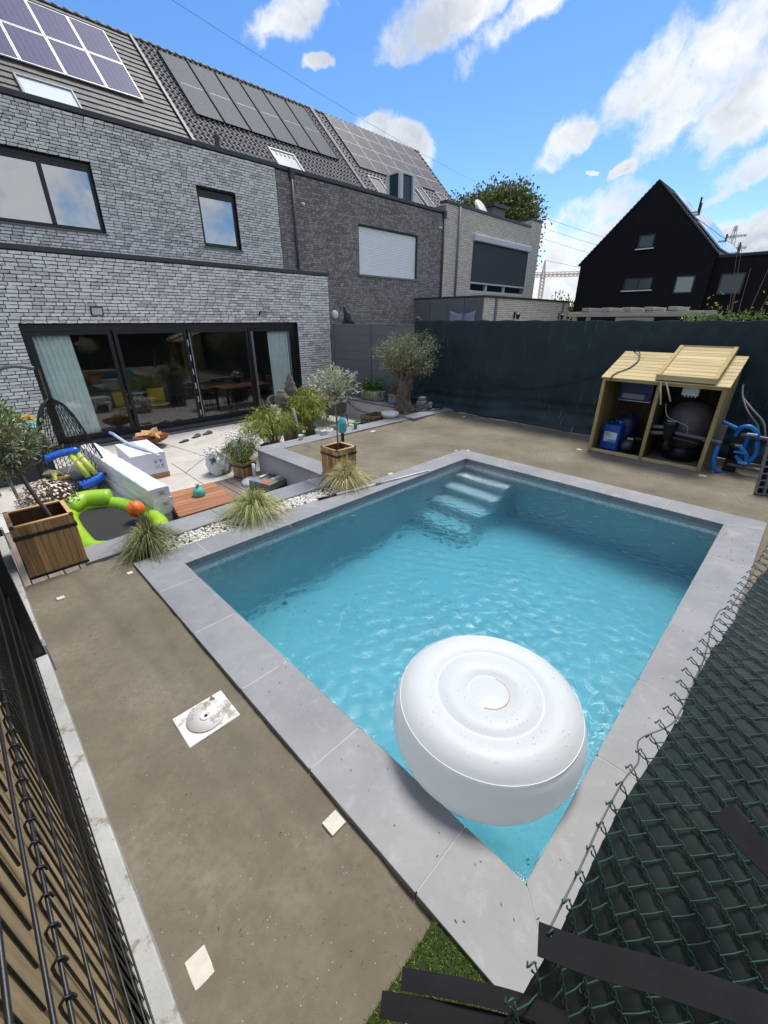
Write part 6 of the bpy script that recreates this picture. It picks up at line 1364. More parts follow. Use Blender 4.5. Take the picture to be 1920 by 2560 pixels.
for j in range(30):
    w_ = .05 + .93 * j / 29; pts_ = []; full = w_ > .66
    a0_, a1_ = (0, 2 * PI) if full else (front + op, front + 2 * PI - op)
    for k_ in range(49): pts_.append(egg(a0_ + (a1_ - a0_) * k_ / 48, min(.999, max(0, w_ + .022 * math.sin(k_ * 1.9 + j * 2.1)))))
    wv_.tube(pts_, .006, 4, caps=False)
wv_.build('woven_shell', eg, q)
rim_ = [egg(front + op, w_ / 20 * .68) for w_ in range(21)] + [egg(front + op * (1 - 2 * k_ / 16), .68 + .02 * math.sin(PI * k_ / 16)) for k_ in range(1, 16)] + [egg(front - op, .68 * (1 - w_ / 20)) for w_ in range(21)]
MB().tube(rim_, .016, 8).build('opening_rim', eg, q, True)
MB().tube(spline([(-1.1, .55, T + .03), (-1.15, .5, .5), (-.9, .35, 1.25), (-.45, .12, 1.60), (-.07, 0, 1.58)], 8), .03, 10).build('stand_arm', pm('stand_grey_mat', S(104, 108, 110), .4, .08), q, True)
MB().tube([(.55 * math.cos(2 * PI * k_ / 36) - .2, .7 * math.sin(2 * PI * k_ / 36) + .2, T + .03) for k_ in range(36)], .03, 8, closed=True).build('stand_ring', MATS['stand_grey_mat'], q, True)
ch_ = MB()
for k_ in range(11):
    z = 1.12 + k_ * .042; ch_.tube([(-.035 * (1 if k_ % 2 else 0) * 0 - .02 + (.012 * math.cos(2 * PI * j / 10) if k_ % 2 else 0), (0 if k_ % 2 else .012 * math.cos(2 * PI * j / 10)), z + .026 * math.sin(2 * PI * j / 10)) for j in range(10)], .004, 5, closed=True)
ch_.build('chain', pm('chain_mat', S(120, 116, 108), .4, metal=.5), q, True)
MB().ball((.0, .1, -.30), (.34, .30, .14), 20, 10).build('cushion', pm('cushion_mat', S(120, 122, 126), .9, .1), q, True)
q = thing('pool_toy', 'inflatable pool toy of blue and lime tubes lying in the egg chair', 'toy', (1.06, 8.98, -.16)); bl = pm('blue_vinyl_mat', S(24, 96, 206), .3, .05, 6, .04, 30, coat=.4); lg = pm('lime_tube_mat', S(200, 212, 70), .35, .05, 6, .04, 30, coat=.3)
MB().tube(spline([(-.36, .02, .26), (-.1, .05, .32), (.2, .04, .33)], 6), [.04] + [.065] * 11 + [.04], 12).build('blue_tube', bl, q, True); MB().tube(spline([(-.34, -.22, -.26), (-.05, -.28, -.24), (.25, -.26, -.19), (.40, -.2, -.13)], 6), [.05] + [.075] * 17 + [.05], 12).build('blue_tube', bl, q, True)
for (a, b) in (((.06, .03, .27), (.17, -.24, -.12)), ((.16, .03, .28), (.30, -.22, -.10)), ((-.27, -.0, .02), (-.24, -.24, -.18))): MB().tube([a, b], .047, 12).build('lime_tube', lg, q, True)
def feather(base, tip, label, n=26, w=.2):
    o = thing('dried_frond', label, 'frond', base); b = Vector(tip) - Vector(base); sp_ = spline([Vector((0, 0, 0)), b * .5 + Vector((0, 0, .07)), b], 12); fm = pm('frond_mat', S(216, 210, 196), .8, .08); MB().tube(sp_, .004, 5).build('rib', fm, o); m = MB(); side = b.cross(Vector((0, .6, 1))).normalized(); fw_ = b.normalized()
    for i in range(2, len(sp_) - 1):
        k_ = math.sin(PI * (i / len(sp_)) ** .8) * w
        for s in (-1, 1): p = sp_[i]; e_ = p + side * s * k_ + fw_ * k_ * .55 + Vector((0, 0, -.05 * k_ / w)); d_ = fw_ * .009; m.add([p - d_, p + d_, e_], [(0, 1, 2)])
    m.build('barbs', fm, o); return o
feather((.90, 8.52, T + .50), (.62, 8.55, -.0), 'pale dried frond arching left out of the smoky vase'); feather((.90, 8.50, T + .50), (1.28, 8.62, .16), 'pale dried frond arching right in front of the lime tubes')
# folded turquoise sunshade with yellow rope at the left edge
q = thing('folded_sunshade', 'folded turquoise sunshade canopy over a dark box at the left edge', 'sunshade', (.35, 10.6, 0)); m = MB()
m.grid(lambda u, w_: (-.5 + 1.10 * u, -.30 + .6 * w_, .56 + .62 * (1 - u) ** 1.4 * math.sin(PI * w_) ** .6 + .03 * math.sin(u * 19 + w_ * 6) - .12 * u), 26, 14); m.build('canopy', pm('turquoise_cloth_mat', S(88, 188, 182), .8, .12, 5, .3, 60), q, True)
MB().box(-.5, .62, -.32, .32, T + .002, .42).build('box', pm('dark_box_mat', S(52, 54, 58), .6), q, bevel=.02)
ro = MB(); rg = np.random.default_rng(8)
for k_ in range(16): c0_ = (rg.uniform(.0, .45), rg.uniform(-.34, -.05)); ro.tube([(c0_[0] + .16 * math.cos(2 * PI * j / 18) * rg.uniform(.9, 1.1), c0_[1] + .07 * math.sin(2 * PI * j / 18), .50 + .02 * (k_ % 6) + .01 * math.sin(j)) for j in range(18)], .009, 5, closed=True)
o = ro.build('rope', pm('yellow_rope_mat', S(206, 166, 62), .7, .15), None, True); o.location = (.35, 10.6, .04); tag(o, 'coil of yellow rope on the dark box at the left edge', 'rope')
# ---- by the old olive: white pot, slab, stones, plant boxes, hoses
q = thing('plant_pot', 'empty white plastic pot at the foot of the old olive', 'pot', (7.78, 7.50, -.18)); MB().lathe([(.0, 0), (.16, 0), (.20, .22), (.225, .23), (.225, .31), (.205, .31), (.2, .24), (0, .2)], n=32, cap=False).build('body', wp_, q, True)
q = MB().box(7.98, 9.62, 6.84, 7.24, .0, .05).build('loose_slab', pm('slab_mat', S(142, 146, 150), .8, .1, 8, .3, 60), None, bevel=.006); tag(q, 'long loose grey stone slab lying at the olive corner', 'slab')
q = MB().box(8.0, 9.6, 7.02, 7.22, -.12, -.002).build('slab_support', pm('soil_mat', S(84, 66, 48)), None); tag(struct(q), 'earth bank carrying the loose slab')
for (i, (w, d, h_, x, y, rz)) in enumerate(((.34, .24, .10, 8.98, 7.42, .2), (.30, .22, .10, 9.0, 7.44, -.2), (.26, .22, .11, 8.96, 7.43, .3), (.2, .16, .10, 8.98, 7.43, .0))):
    q = MB().cbox((0, 0, h_ / 2), (w, d, h_)).build('stone', pm('grey_cobble_mat', S(126, 130, 130), .9, .15, 12, .4, 40), None, bevel=.025, seg=2); q.location = (x, y, -.02 + sum((.10, .10, .11)[:i])); q.rotation_euler = (0, 0, rz); tag(q, ['lowest', 'second', 'third', 'topmost small'][i] + ' grey stone in the stack beside the old olive', 'stone', 'stacked grey stones')
q = thing('garden_socket', 'white outdoor socket post beside the stack of grey stones', 'socket', (9.32, 7.42, -.03)); MB().cbox((0, 0, .16), (.11, .08, .16)).build('housing', alu_white, q, bevel=.02); MB().box(-.02, .02, -.02, .02, 0, .081).build('stake', alu_black, q); MB().box(-.03, .03, -.044, -.0405, .13, .2).build('cover', pm('socket_cover_mat', S(150, 152, 154), .4), q)
tag(MB().tube(spline([(8.3, 7.75, .03), (8.9, 7.10, .07), (9.4, 7.06, .065), (9.52, 7.16, .065), (9.35, 7.26, .065), (9.0, 7.24, .065)], 8), .012, 6).build('garden_hose', cab, None, True), 'black hose looping over the loose slab', 'hose')
tag(MB().tube(spline([(8.88, 10.6, -.02), (8.84, 10.0, -.28), (8.84, 9.0, -.34), (8.86, 8.5, -.3), (8.7, 7.95, -.05), (8.45, 7.85, .04)], 8), .013, 6).build('garden_hose', cab, None, True), 'black hose hanging along the pale garden wall', 'hose')
hp = MB(); rg = np.random.default_rng(17)
for k_ in range(14): c0_ = (7.2 + rg.normal(0, .14), 7.75 + rg.normal(0, .07)); R_ = rg.uniform(.12, .24); hp.tube([(c0_[0] + R_ * math.cos(2 * PI * j / 22), c0_[1] + R_ * .8 * math.sin(2 * PI * j / 22), -.30 + .02 * k_ + .03 * math.sin(j * .9 + k_)) for j in range(22)], .013, 5, closed=True)
tag(hp.build('coiled_hose', cab, None, True), 'tangled coil of black hose behind the cap stones', 'hose')
q = thing('wooden_crate', 'rough wooden crate behind the white pot', 'crate', (7.75, 7.98, -.45)); cw = wood('crate_mat', S(96, 78, 58), S(136, 114, 88), 0, .9)
for s in range(4):
    for k_ in range(3): MB().box(-.3, .3, -.3, -.28, .03 + k_ * .15, .16 + k_ * .15, 0, Matrix.Rotation(s * PI / 2, 4, 'Z')).build('slat', cw, q, bevel=.003)
for (y_, lb, cm_, sx_, kind) in ((9.75, 'long white plant box striped green with lush leaves by the grey fence', S(196, 200, 190), .72, 0), (8.62, 'pale grey plant box with rusty brown plants next to the old olive', S(150, 156, 162), .55, 1)):
    q = thing('plant_box', lb, 'plant box', (9.32, y_, .012)); bm_ = pm('box_mat_%d' % kind, cm_, .6); MB().hexa([(-.16, -sx_ / 2 * .95, 0), (.16, -sx_ / 2 * .95, 0), (.16, sx_ / 2 * .95, 0), (-.16, sx_ / 2 * .95, 0)], [(-.19, -sx_ / 2, .26), (.19, -sx_ / 2, .26), (.19, sx_ / 2, .26), (-.19, sx_ / 2, .26)]).build('trough', bm_, q, bevel=.008)
    if kind == 0:
        for k_ in range(10): MB().box(-.196, -.185, -.33 + k_ * .07, -.295 + k_ * .07, .03, .24).build('stripe_slat', pm('stripe_mat', S(150, 164, 84), .6), q)
    rg = np.random.default_rng(60 + kind); P_ = rg.normal(size=(900, 3)) * np.array([.13, sx_ * .3, .10]) + np.array([0, 0, .36]); D_ = rg.normal(size=P_.shape) + np.array([-.3, 0, .3]); leaves('foliage', P_, D_, .075, .045 if kind == 0 else .02, leaf_mat('box_leaf_%d' % kind, S(36, 70, 30) if kind == 0 else S(78, 62, 44), S(76, 120, 54) if kind == 0 else S(128, 92, 66), None, .5, .2), q, .1)
# ================================================================== PUMP SHED AND PIPES
shed = thing('pump_shed', 'open wooden pump shed with sloping board roof and raised lid', 'shed', (0, 0, 0))
pine_y = wood('pine_board_mat', S(160, 141, 96), S(206, 187, 138), 1, .75, 8, .22); pine_z = wood('pine_post_mat', S(138, 120, 76), S(178, 158, 108), 2, .75, 8, .2); pine_x = wood('pine_side_mat', S(150, 130, 82), S(190, 168, 114), 0, .75, 8, .2)
sx0, sx1, sy0, sy1 = 8.53, 9.52, .91, 2.71; zf, zb = 1.38, 1.74
for yy in (sy0, 1.81, sy1): MB().box(sx0 - .03, sx0 + .035, yy - .03, yy + .03, -.04, zf - .03).build('front_post', pine_z, shed, bevel=.004)
for (ya, yb) in ((sy0 + .03, 1.78), (1.84, sy1 - .03)): MB().box(sx0 - .025, sx0 + .02, ya, yb, -.04, .015).build('sill_beam', pine_y, shed, bevel=.004); MB().box(sx0 - .022, sx0 + .02, ya, yb, zf - .09, zf - .032).build('head_beam', pine_y, shed, bevel=.004)
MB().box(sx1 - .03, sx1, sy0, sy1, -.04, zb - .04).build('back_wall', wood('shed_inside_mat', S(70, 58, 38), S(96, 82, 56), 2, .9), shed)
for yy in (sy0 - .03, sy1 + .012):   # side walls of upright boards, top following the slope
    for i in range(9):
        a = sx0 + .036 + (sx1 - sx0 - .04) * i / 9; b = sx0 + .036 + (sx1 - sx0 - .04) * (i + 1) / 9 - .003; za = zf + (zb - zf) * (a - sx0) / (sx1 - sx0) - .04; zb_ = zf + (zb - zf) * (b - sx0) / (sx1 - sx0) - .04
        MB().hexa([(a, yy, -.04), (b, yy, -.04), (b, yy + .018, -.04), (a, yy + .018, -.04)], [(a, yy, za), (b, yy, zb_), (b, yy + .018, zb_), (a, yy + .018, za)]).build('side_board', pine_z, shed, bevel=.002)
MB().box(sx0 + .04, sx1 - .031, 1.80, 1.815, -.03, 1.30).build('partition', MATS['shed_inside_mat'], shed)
def slope(y0, y1, off, name, mat, x0=sx0 - .07, x1=sx1 + .03, n=9, parent=None):
    for i in range(n):
        a = x0 + (x1 - x0) * i / n; b = x0 + (x1 - x0) * (i + 1) / n - .008; f_ = lambda x: zf + (zb - zf) * (x - sx0) / (sx1 - sx0) + off
        MB().hexa([(a, y0, f_(a) - .02), (b, y0, f_(b) - .02), (b, y1, f_(b) - .02), (a, y1, f_(a) - .02)], [(a, y0, f_(a)), (b, y0, f_(b)), (b, y1, f_(b)), (a, y1, f_(a))]).build(name, mat, parent or shed, bevel=.003)
slope(sy0 - .06, sy1 + .05, .0, 'roof_board', pine_y)
lid = bpy.data.objects.new('raised_lid', None); COL.objects.link(lid); lid.parent = shed
slope(1.06, 1.86, .085, 'lid_board', pine_y, sx0 - .06, sx1 + .1, 10, lid)
for yy in (1.035, 1.83): 
    f_ = lambda x: zf + (zb - zf) * (x - sx0) / (sx1 - sx0) + .088
    a, b = sx0 - .062, sx1 + .102; MB().hexa([(a, yy, f_(a) - .06), (b, yy, f_(b) - .06), (b, yy + .06, f_(b) - .06), (a, yy + .06, f_(a) - .06)], [(a, yy, f_(a) + .022), (b, yy, f_(b) + .022), (b, yy + .06, f_(b) + .022), (a, yy + .06, f_(a) + .022)]).build('lid_frame', pine_x, lid, bevel=.004)
MB().box(sx0 - .075, sx0 - .063, 1.035, 1.89, zf + .0, zf + .085).build('lid_frame', pine_y, lid, bevel=.003); MB().box(sx1 + .105, sx1 + .115, 1.035, 1.89, zb + .06, zb + .145).build('lid_frame', pine_y, lid)
for (p0_, p1_) in (((8.46, 1.80, 1.36), (8.47, 1.71, .98)), ((8.46, 1.72, 1.36), (8.47, 1.58, 1.05))): MB().tube([p0_, p1_], .014, 8).build('gas_strut', pm('strut_mat', S(196, 190, 174), .5), shed, True)
plastic_k = pm('black_plastic_mat', S(30, 31, 33), .45, .1, 10, .05, 60); grey_pipe = pm('grey_pipe_mat', S(92, 92, 98), .45, .08)
# canister
q = thing('canister', 'blue plastic canister with white label inside the shed', 'canister', (8.86, 2.44, -.03), math.radians(-8)); blu = pm('blue_plastic_mat', S(24, 74, 158), .4, .05)
MB().box(-.14, .14, -.17, .17, 0, .50).build('body', blu, q, bevel=.04, seg=3); MB().lathe([(.05, 0), (.05, .04), (.0, .045)], (0, .08, .50), 18).build('cap', pm('dark_blue_mat', S(20, 40, 90), .4), q, True); MB().tube([(0, -.12, .50), (0, -.10, .56), (0, 0, .56), (0, .02, .50)], .018, 8).build('handle', blu, q, True)
MB().box(-.1425, -.1405, -.13, .11, .17, .36).build('label_sheet', pm('label_mat', S(206, 212, 220), .6), q); MB().box(-.1445, -.1428, -.13, .03, .17, .22).build('label_band', pm('label_blue_mat', S(96, 150, 196), .6), q)
for k_ in range(4): MB().box(-.1445, -.1428, -.02, .09, .335 - k_ * .02, .341 - k_ * .02).build('printed_line', pm('label_ink_mat', S(90, 96, 110), .7), q)
q = thing('circulation_pump', 'black pool pump with yellow sticker on the shed floor', 'pump', (8.84, 2.10, -.02)); MB().tube([(-.2, .02, .15), (.16, -.02, .15)], .11, 18).build('motor', plastic_k, q, True); MB().lathe([(.0, .0), (.10, .0), (.10, .26), (.115, .27), (.115, .31), (0, .32)], (.02, -.14, 0), 20).build('strainer', plastic_k, q, True); MB().tube([(-.215, .02, .15), (-.2, .02, .15)], .075, 18).build('fan_cover', pm('fan_mat', S(70, 70, 74), .5), q, True); MB().box(-.09, .06, -.06, .06, .255, .30).build('terminal_box', plastic_k, q, bevel=.008); MB().box(-.095, -.0915, -.05, .05, .262, .292).build('sticker', pm('sticker_yellow_mat', S(206, 184, 84), .5), q); MB().box(-.16, .12, -.09, .09, 0, .04).build('foot', plastic_k, q)
q = thing('control_unit', 'blue control box with grey panel hung under the shed roof', 'control box', (9.05, 2.28, .92)); MB().box(-.08, .08, -.30, .26, 0, .36).build('housing', pm('navy_box_mat', S(34, 40, 92), .4), q, bevel=.01); MB().box(-.084, -.081, -.18, .20, .03, .12).build('panel', pm('panel_grey_mat', S(132, 134, 146), .5), q); MB().box(-.086, -.081, -.30, .26, -.012, -.001).build('trim', alu_silver, q); MB().box(.081, .40, -.02, .02, .16, .20).build('bracket', alu_black, q)
q = thing('salt_cell', 'dark blue vessel with white arrow behind the canister', 'vessel', (9.12, 2.30, -.02)); MB().lathe([(.0, 0), (.19, .0), (.20, .05), (.20, .52), (.15, .62), (.06, .66), (.06, .72), (0, .72)], n=26, cap=False).build('vessel', pm('navy_vessel_mat', S(26, 32, 70), .4), q, True); MB().box(-.20, -.196, .04, .10, .5, .54).build('mark', alu_white, q)
# sand filter
q = thing('sand_filter', 'big black sand filter tank with valve and pipes in the shed', 'filter', (9.10, 1.33, -.03)); MB().lathe([(.0, 0), (.24, .0), (.26, .22), (.20, .26)], n=30, cap=False).build('base', plastic_k, q, True)
tk = pm('filter_tank_mat', S(78, 76, 74), .6, .1, 8, .15, 90); MB().ball((0, 0, .62), (.41, .40, .44), 36, 22).build('tank', tk, q, True)
MB().lathe([(.07, -.12), (.08, .0), (.10, .02), (.10, .16), (.115, .17), (.115, .20), (.05, .21)], (-.48, .17, .52), 22, cap=True).build('valve_body', plastic_k, q, True); MB().lathe([(.075, .0), (.078, .012), (.05, .014)], (-.48, .17, .731), 22).build('valve_dial', pm('dial_mat', S(168, 170, 172), .4), q, True); MB().box(-.50, -.46, .12, .22, .746, .80).build('valve_handle', plastic_k, q, bevel=.01)
for (pts_, r_, mm) in (([(-.48, .20, .62), (-.48, .45, .60)], .033, grey_pipe), ([(-.48, .20, .52), (-.48, .46, .49)], .035, grey_pipe), ([(-.48, .14, .55), (-.50, -.40, .52)], .030, grey_pipe), ([(-.46, .14, .46), (-.46, -.30, .42)], .034, plastic_k), ([(-.46, .17, .42), (-.44, .16, .26), (-.2, .1, .2)], .055, plastic_k)): MB().tube(spline(pts_, 4), r_, 12).build('pipe', mm, q, True)
MB().tube(spline([(-.52, .33, 1.02), (-.55, .25, .82), (-.58, .05, .75), (-.58, -.08, .70), (-.55, -.10, .58)], 6), .006, 6).build('cable', pm('grey_cable_mat', S(150, 150, 150), .5), q, True)
q = thing('junction_box', 'white junction box fixed high in the open half of the shed', 'junction box', (8.75, 1.38, 1.14)); MB().box(-.05, .05, -.12, .12, 0, .16).build('housing', alu_white, q, bevel=.01); MB().box(-.02, .02, -.1, .1, .161, .26).build('bracket', alu_black, q)
for k_ in range(4): MB().lathe([(.012, -.03), (.012, 0)], (0, -.08 + k_ * .05, 0), 8).build('gland', alu_white, q)
# pipes outside the shed
q = thing('pool_pipework', 'bundle of blue flexible pipes and grey valves beside the shed', 'pipes', (0, 0, 0)); bp_ = pm('blue_pipe_mat', S(26, 116, 190), .4, .08)
for pts_ in ([(8.62, .77, .40), (8.58, .76, .2), (8.60, .70, .02), (8.68, .62, -.03)], [(8.85, .84, .76), (8.85, .62, .68)], [(8.9, .62, .55), (8.86, .58, .70), (8.84, .47, .74), (8.84, .36, .66), (8.86, .32, .55)], [(8.84, .52, .42), (8.82, .40, .30), (8.82, .35, .18)], [(8.86, .32, .52), (8.86, .28, .32), (8.84, .34, .16)], [(8.82, .52, .26), (8.80, .42, .17), (8.80, .33, .15)], [(8.95, .45, .55), (8.92, .46, .3), (8.9, .44, .1)]): MB().tube(spline(pts_, 6), .034, 12).build('blue_pipe', bp_, q, True)
for pts_ in ([(8.6, 1.0, .47), (8.62, .79, .47), (8.62, .77, .40)], [(8.84, .56, .60), (8.84, .0, .58)], [(8.80, .58, .10), (8.80, .2, .09), (8.80, -.1, .09)]): MB().tube(spline(pts_, 5), .031, 12).build('grey_pipe', grey_pipe, q, True)
for (p_, r_) in (((8.84, .40, .60), .05), ((8.80, .40, .10), .05), ((8.62, .77, .46), .042)): MB().ball(p_, r_, 12, 8).build('coupling', grey_pipe, q, True)
for (y0_, y1_, z0_, m_) in ((.34, .48, .64, S(150, 180, 210)), (.40, .56, .33, S(40, 120, 180)), (.34, .46, .17, S(90, 160, 206))): MB().cbox((8.76, (y0_ + y1_) / 2, z0_), (.05, y1_ - y0_, .035)).build('valve_lever', pm('lever_mat_%d' % int(z0_ * 100), m_, .4), q, bevel=.008)
MB().lathe([(.0, .0), (.09, 0), (.09, .18), (.11, .19), (.11, .24), (.06, .26), (0, .26)], (8.95, .55, .16), 20).build('pump_head', plastic_k, q, True); MB().box(8.86, 9.04, .46, .64, -.03, .16).build('pump_foot', plastic_k, q)
MB().box(8.70, 8.72, .74, .86, -.04, .74).build('support_board', pm('support_mat', S(104, 102, 104), .7), q, bevel=.003)
for pts_ in ([(9.5, .80, 1.30), (9.3, .74, 1.15), (9.1, .6, .95), (9.0, .40, .75), (8.95, .32, .55)], [(9.3, .74, 1.13), (9.1, .55, .98), (9.0, .34, .8), (8.93, .24, .56)]): tag(MB().tube(spline(pts_, 6), .016, 8).build('grey_cable', pm('dull_cable_mat', S(116, 114, 108), .6), None, True), 'grey cable running down beside the shed, ' + ('the upper one' if pts_[0][0] > 9.4 else 'the lower one'), 'cable')
# grey perforated panel leaning at the right
q = thing('perforated_panel', 'grey perforated plastic panel propped at the right edge', 'panel', (7.86, .10, -.03)); M0 = Matrix.Rotation(math.radians(-62), 4, 'Z') @ Matrix.Rotation(math.radians(-12), 4, 'X')
m = MB(); W_, H_ = .5, .8; nx_, ny_ = 5, 8; cw_ = W_ / nx_; chh = H_ / ny_; bar = .022
for i in range(nx_ + 1): m.box(i * cw_ - bar / 2, i * cw_ + bar / 2, -.05, .0, 0, H_, 0, M0)
for j in range(ny_ + 1): m.box(-bar / 2, W_ + bar / 2, -.046, -.002, j * chh - bar / 2 + bar / 2, j * chh + bar, 0, M0)
m.build('grid', pm('grey_plastic_mat', S(128, 126, 128), .6, .08), q); MB().box(0, W_, .001, .006, 0, H_, 0, M0).build('back_sheet', plastic_k, q)
# dark bag hanging over the grey fence
q = MB(); q.grid(lambda u, w_: (FX + .03 + .10 * math.sin(PI * u) * (1 - w_) + .05 * math.sin(u * 8 + w_ * 4), 11.85 - .62 * u - .14 * w_ * (1 - u) + .10 * w_ * u, 2.19 + .50 * w_ * (1 - .62 * u) + .06 * math.sin(u * 11) * w_), 20, 14); o = q.build('tarpaulin', pm('dark_tarp_mat', S(28, 46, 50), .35, .1, 4, .3, 20), None, True); o.modifiers.new('s', 'SOLIDIFY').thickness = .02; tag(o, 'crumpled dark tarpaulin stuck up behind the grey fence', 'tarpaulin')
q = MB(); q.ball((9.86, 8.45, 2.25), (.06, .12, .14), 12, 8); q.ball((9.84, 8.30, 2.20), (.05, .1, .12), 12, 8); tag(q.build('knotted_cloth', cl.m, None, True), 'knot of windbreak cloth tied to the last grey fence post', 'cloth')
# ================================================================== BEYOND THE FENCE
pg = thing('timber_frame', 'pale timber frame with short cross blocks behind the cloth fence', 'frame', (0, 0, 0)); pw_ = wood('pale_timber_mat', S(150, 142, 128), S(188, 180, 166), 1, .85, 6, .2)
MB().box(13.0, 13.1, 2.3, 5.5, 2.38, 2.5).build('front_beam', pw_, pg, bevel=.006); MB().box(14.0, 14.1, 2.2, 5.7, 2.40, 2.52).build('rear_beam', pw_, pg, bevel=.006)
for k_ in range(5): MB().box(12.95, 14.2, 5.0 - k_ * .52 - .1, 5.0 - k_ * .52 + .1, 2.505 + .016, 2.60).build('cross_block', pw_, pg, bevel=.006)
for (x, y) in ((13.05, 2.5), (13.05, 5.3), (14.05, 2.5), (14.05, 5.3)): MB().box(x - .05, x + .05, y - .05, y + .05, -.66, 2.375).build('post', pw_, pg)
q = MB().box(13.02, 13.08, 3.3, 4.2, 2.2, 2.36).build('pale_board', pw_, None); tag(q, 'short pale board fixed under the timber frame', 'board'); 
oak_l = leaf_mat('oak_leaf_mat', S(58, 74, 38), S(98, 110, 58), S(140, 140, 88), .55, .25); oak_b = pm('oak_bark_mat', S(74, 62, 50), .95, .2, 4, .5, 12)
def big_tree(loc, h_tr, c, r, ncl, nleaf, ll, lw, label, seed, cl_r, mat):
    o = thing('oak_tree' if h_tr > 3 else 'garden_bush', label, 'tree' if h_tr > 3 else 'bush', loc); rg = np.random.default_rng(seed)
    MB().tube([(0, 0, -.6), (.1, 0, h_tr * .5), (0, .1, h_tr)], [.45 * h_tr / 8, .32 * h_tr / 8, .26 * h_tr / 8], 10).build('trunk', oak_b, o, True); lm = MB()
    for k_ in range(9):
        a = k_ * .7; e_ = Vector(c) + Vector((math.cos(a) * r[0] * .7, math.sin(a) * r[1] * .7, rg.uniform(-.3, .7) * r[2])); lm.tube(spline([(0, .05, h_tr * .85), Vector((0, .05, h_tr)).lerp(e_, .5) + Vector((0, 0, .3)), e_], 5), [.16 * h_tr / 8 * (1 - .08 * k2) for k2 in range(11)], 6)
    lm.build('limbs', oak_b, o, True); crown('crown', c, r, ncl, nleaf, ll, lw, mat, o, (c[0], c[1], c[2] - r[2] * .5), cl_r, seed=seed, tw=.03 * h_tr / 8, twm=oak_b); return o
big_tree((37.6, 24.4, -.6), 6.8, (0, 0, 9.9), (3.9, 3.9, 2.4), 380, 170, .26, .17, 'broad dark green oak rising behind the cream house', 21, .62, oak_l)
big_tree((31.5, 13.6, -.6), 1.2, (0, 0, 2.9), (1.3, 1.3, 1.2), 60, 60, .2, .09, 'green garden bush beside the black gabled house', 22, .3, leaf_mat('bush_leaf_mat', S(64, 84, 40), S(106, 122, 60), None, .5, .25))
# bare shrub with yellow-green leaves and a clipped hedge strip
q = thing('sparse_shrub', 'bare-branched shrub with a few yellow-green leaves at the right edge', 'shrub', (13.4, 1.62, -.66)); m = MB(); rg = np.random.default_rng(4); P_ = []; D_ = []
for k_ in range(7):
    a = rg.uniform(0, 6.28); e_ = Vector((rg.normal(0, .45), -.25 + rg.normal(0, .45), rg.uniform(3.2, 5.2))); mid = Vector((e_.x * .35, e_.y * .35, e_.z * .55)); sp_ = spline([(0, 0, 0), mid, e_], 6); m.tube(sp_, [.016 * (1 - .8 * j / len(sp_)) for j in range(len(sp_))], 5)
    for j in range(2 if e_.z < 3.6 else 0):
        for _ in range(7): P_.append(np.array(sp_[-1 - j]) + rg.normal(0, .14, 3)); D_.append(rg.normal(0, 1, 3))
m.build('branches', pm('shrub_bark_mat', S(120, 104, 88), .9), q)
for (cy_, cz_, n_) in ((-.62, 3.5, 30), (-.8, 3.15, 34), (-.9, 3.0, 30)):
    for _ in range(n_): P_.append(np.array([rg.normal(0, .15), cy_ + rg.normal(0, .16), cz_ + rg.normal(0, .13)])); D_.append(rg.normal(0, 1, 3))
leaves('foliage', np.array(P_), np.array(D_), .10, .045, leaf_mat('yellow_leaf_mat', S(116, 128, 50), S(176, 176, 82), None, .5, .3), q, .1)
def hedge(label, x0, x1, y0, y1, z0, z1, n, ll, mat, seed):
    o = thing('hedge', label, 'hedge', (0, 0, 0)); rg = np.random.default_rng(seed); MB().box(x0 + .12, x1 - .12, y0 + .1, y1 - .1, z0, z1 - .15).build('core', pm('hedge_core_mat', S(24, 32, 18), .95), o)
    P_ = rg.uniform((x0, y0, z0), (x1, y1, z1), (n, 3)); f = rg.integers(0, 4, n); P_[f == 0, 2] = z1 + rg.normal(0, .06, (f == 0).sum()); P_[f == 1, 0] = x0 + rg.normal(0, .05, (f == 1).sum()); P_[f == 2, 1] = y1 + rg.normal(0, .05, (f == 2).sum()); P_[f == 3, 1] = y0 + rg.normal(0, .05, (f == 3).sum())
    leaves('foliage', P_, rg.normal(0, 1, P_.shape) + np.array([0, 0, .4]), ll, ll * .4, mat, o, .1); return o
hedge('low clipped hedge showing just above the cloth fence at the right', 11.2, 11.9, -2.5, 2.3, -.66, 2.36, 5000, .07, leaf_mat('hedge_leaf_mat', S(80, 108, 44), S(134, 156, 76), None, .5, .25), 71)
hedge('tall dark conifer hedge behind the photographer, mirrored in the door glass', -4.5, 13.5, -3.6, -2.5, -.66, 2.55, 14000, .12, leaf_mat('conifer_mat', S(22, 38, 22), S(44, 62, 34), None, .7, .1), 72)
# crane and pylon far away, power lines
red = pm('hazy_crane_mat', S(226, 202, 199), .8, .04); gal = pm('hazy_pylon_mat', S(196, 194, 200), .6, .05)  # both colours lightened, distance haze put into the base colour
def lattice(pts_, w, mat, name, parent, nseg, r):
    a, b = Vector(pts_[0]), Vector(pts_[1]); d = (b - a).normalized(); s = d.orthogonal().normalized(); t_ = d.cross(s); m = MB()
    w0, w1 = w if isinstance(w, tuple) else (w, w); C4 = [(1, 1), (1, -1), (-1, -1), (-1, 1)]
    P4 = lambda i, k_: a.lerp(b, i / nseg) + (s * C4[k_][0] + t_ * C4[k_][1]) * ((w0 + (w1 - w0) * i / nseg) / 2)
    for k_ in range(4):
        m.tube([P4(0, k_), P4(nseg, k_)], r, 4)
        for i in range(nseg): m.tube([P4(i, k_), P4(i + 1, (k_ + 1) % 4)], r * .7, 3)
    return m.build(name, mat, parent)
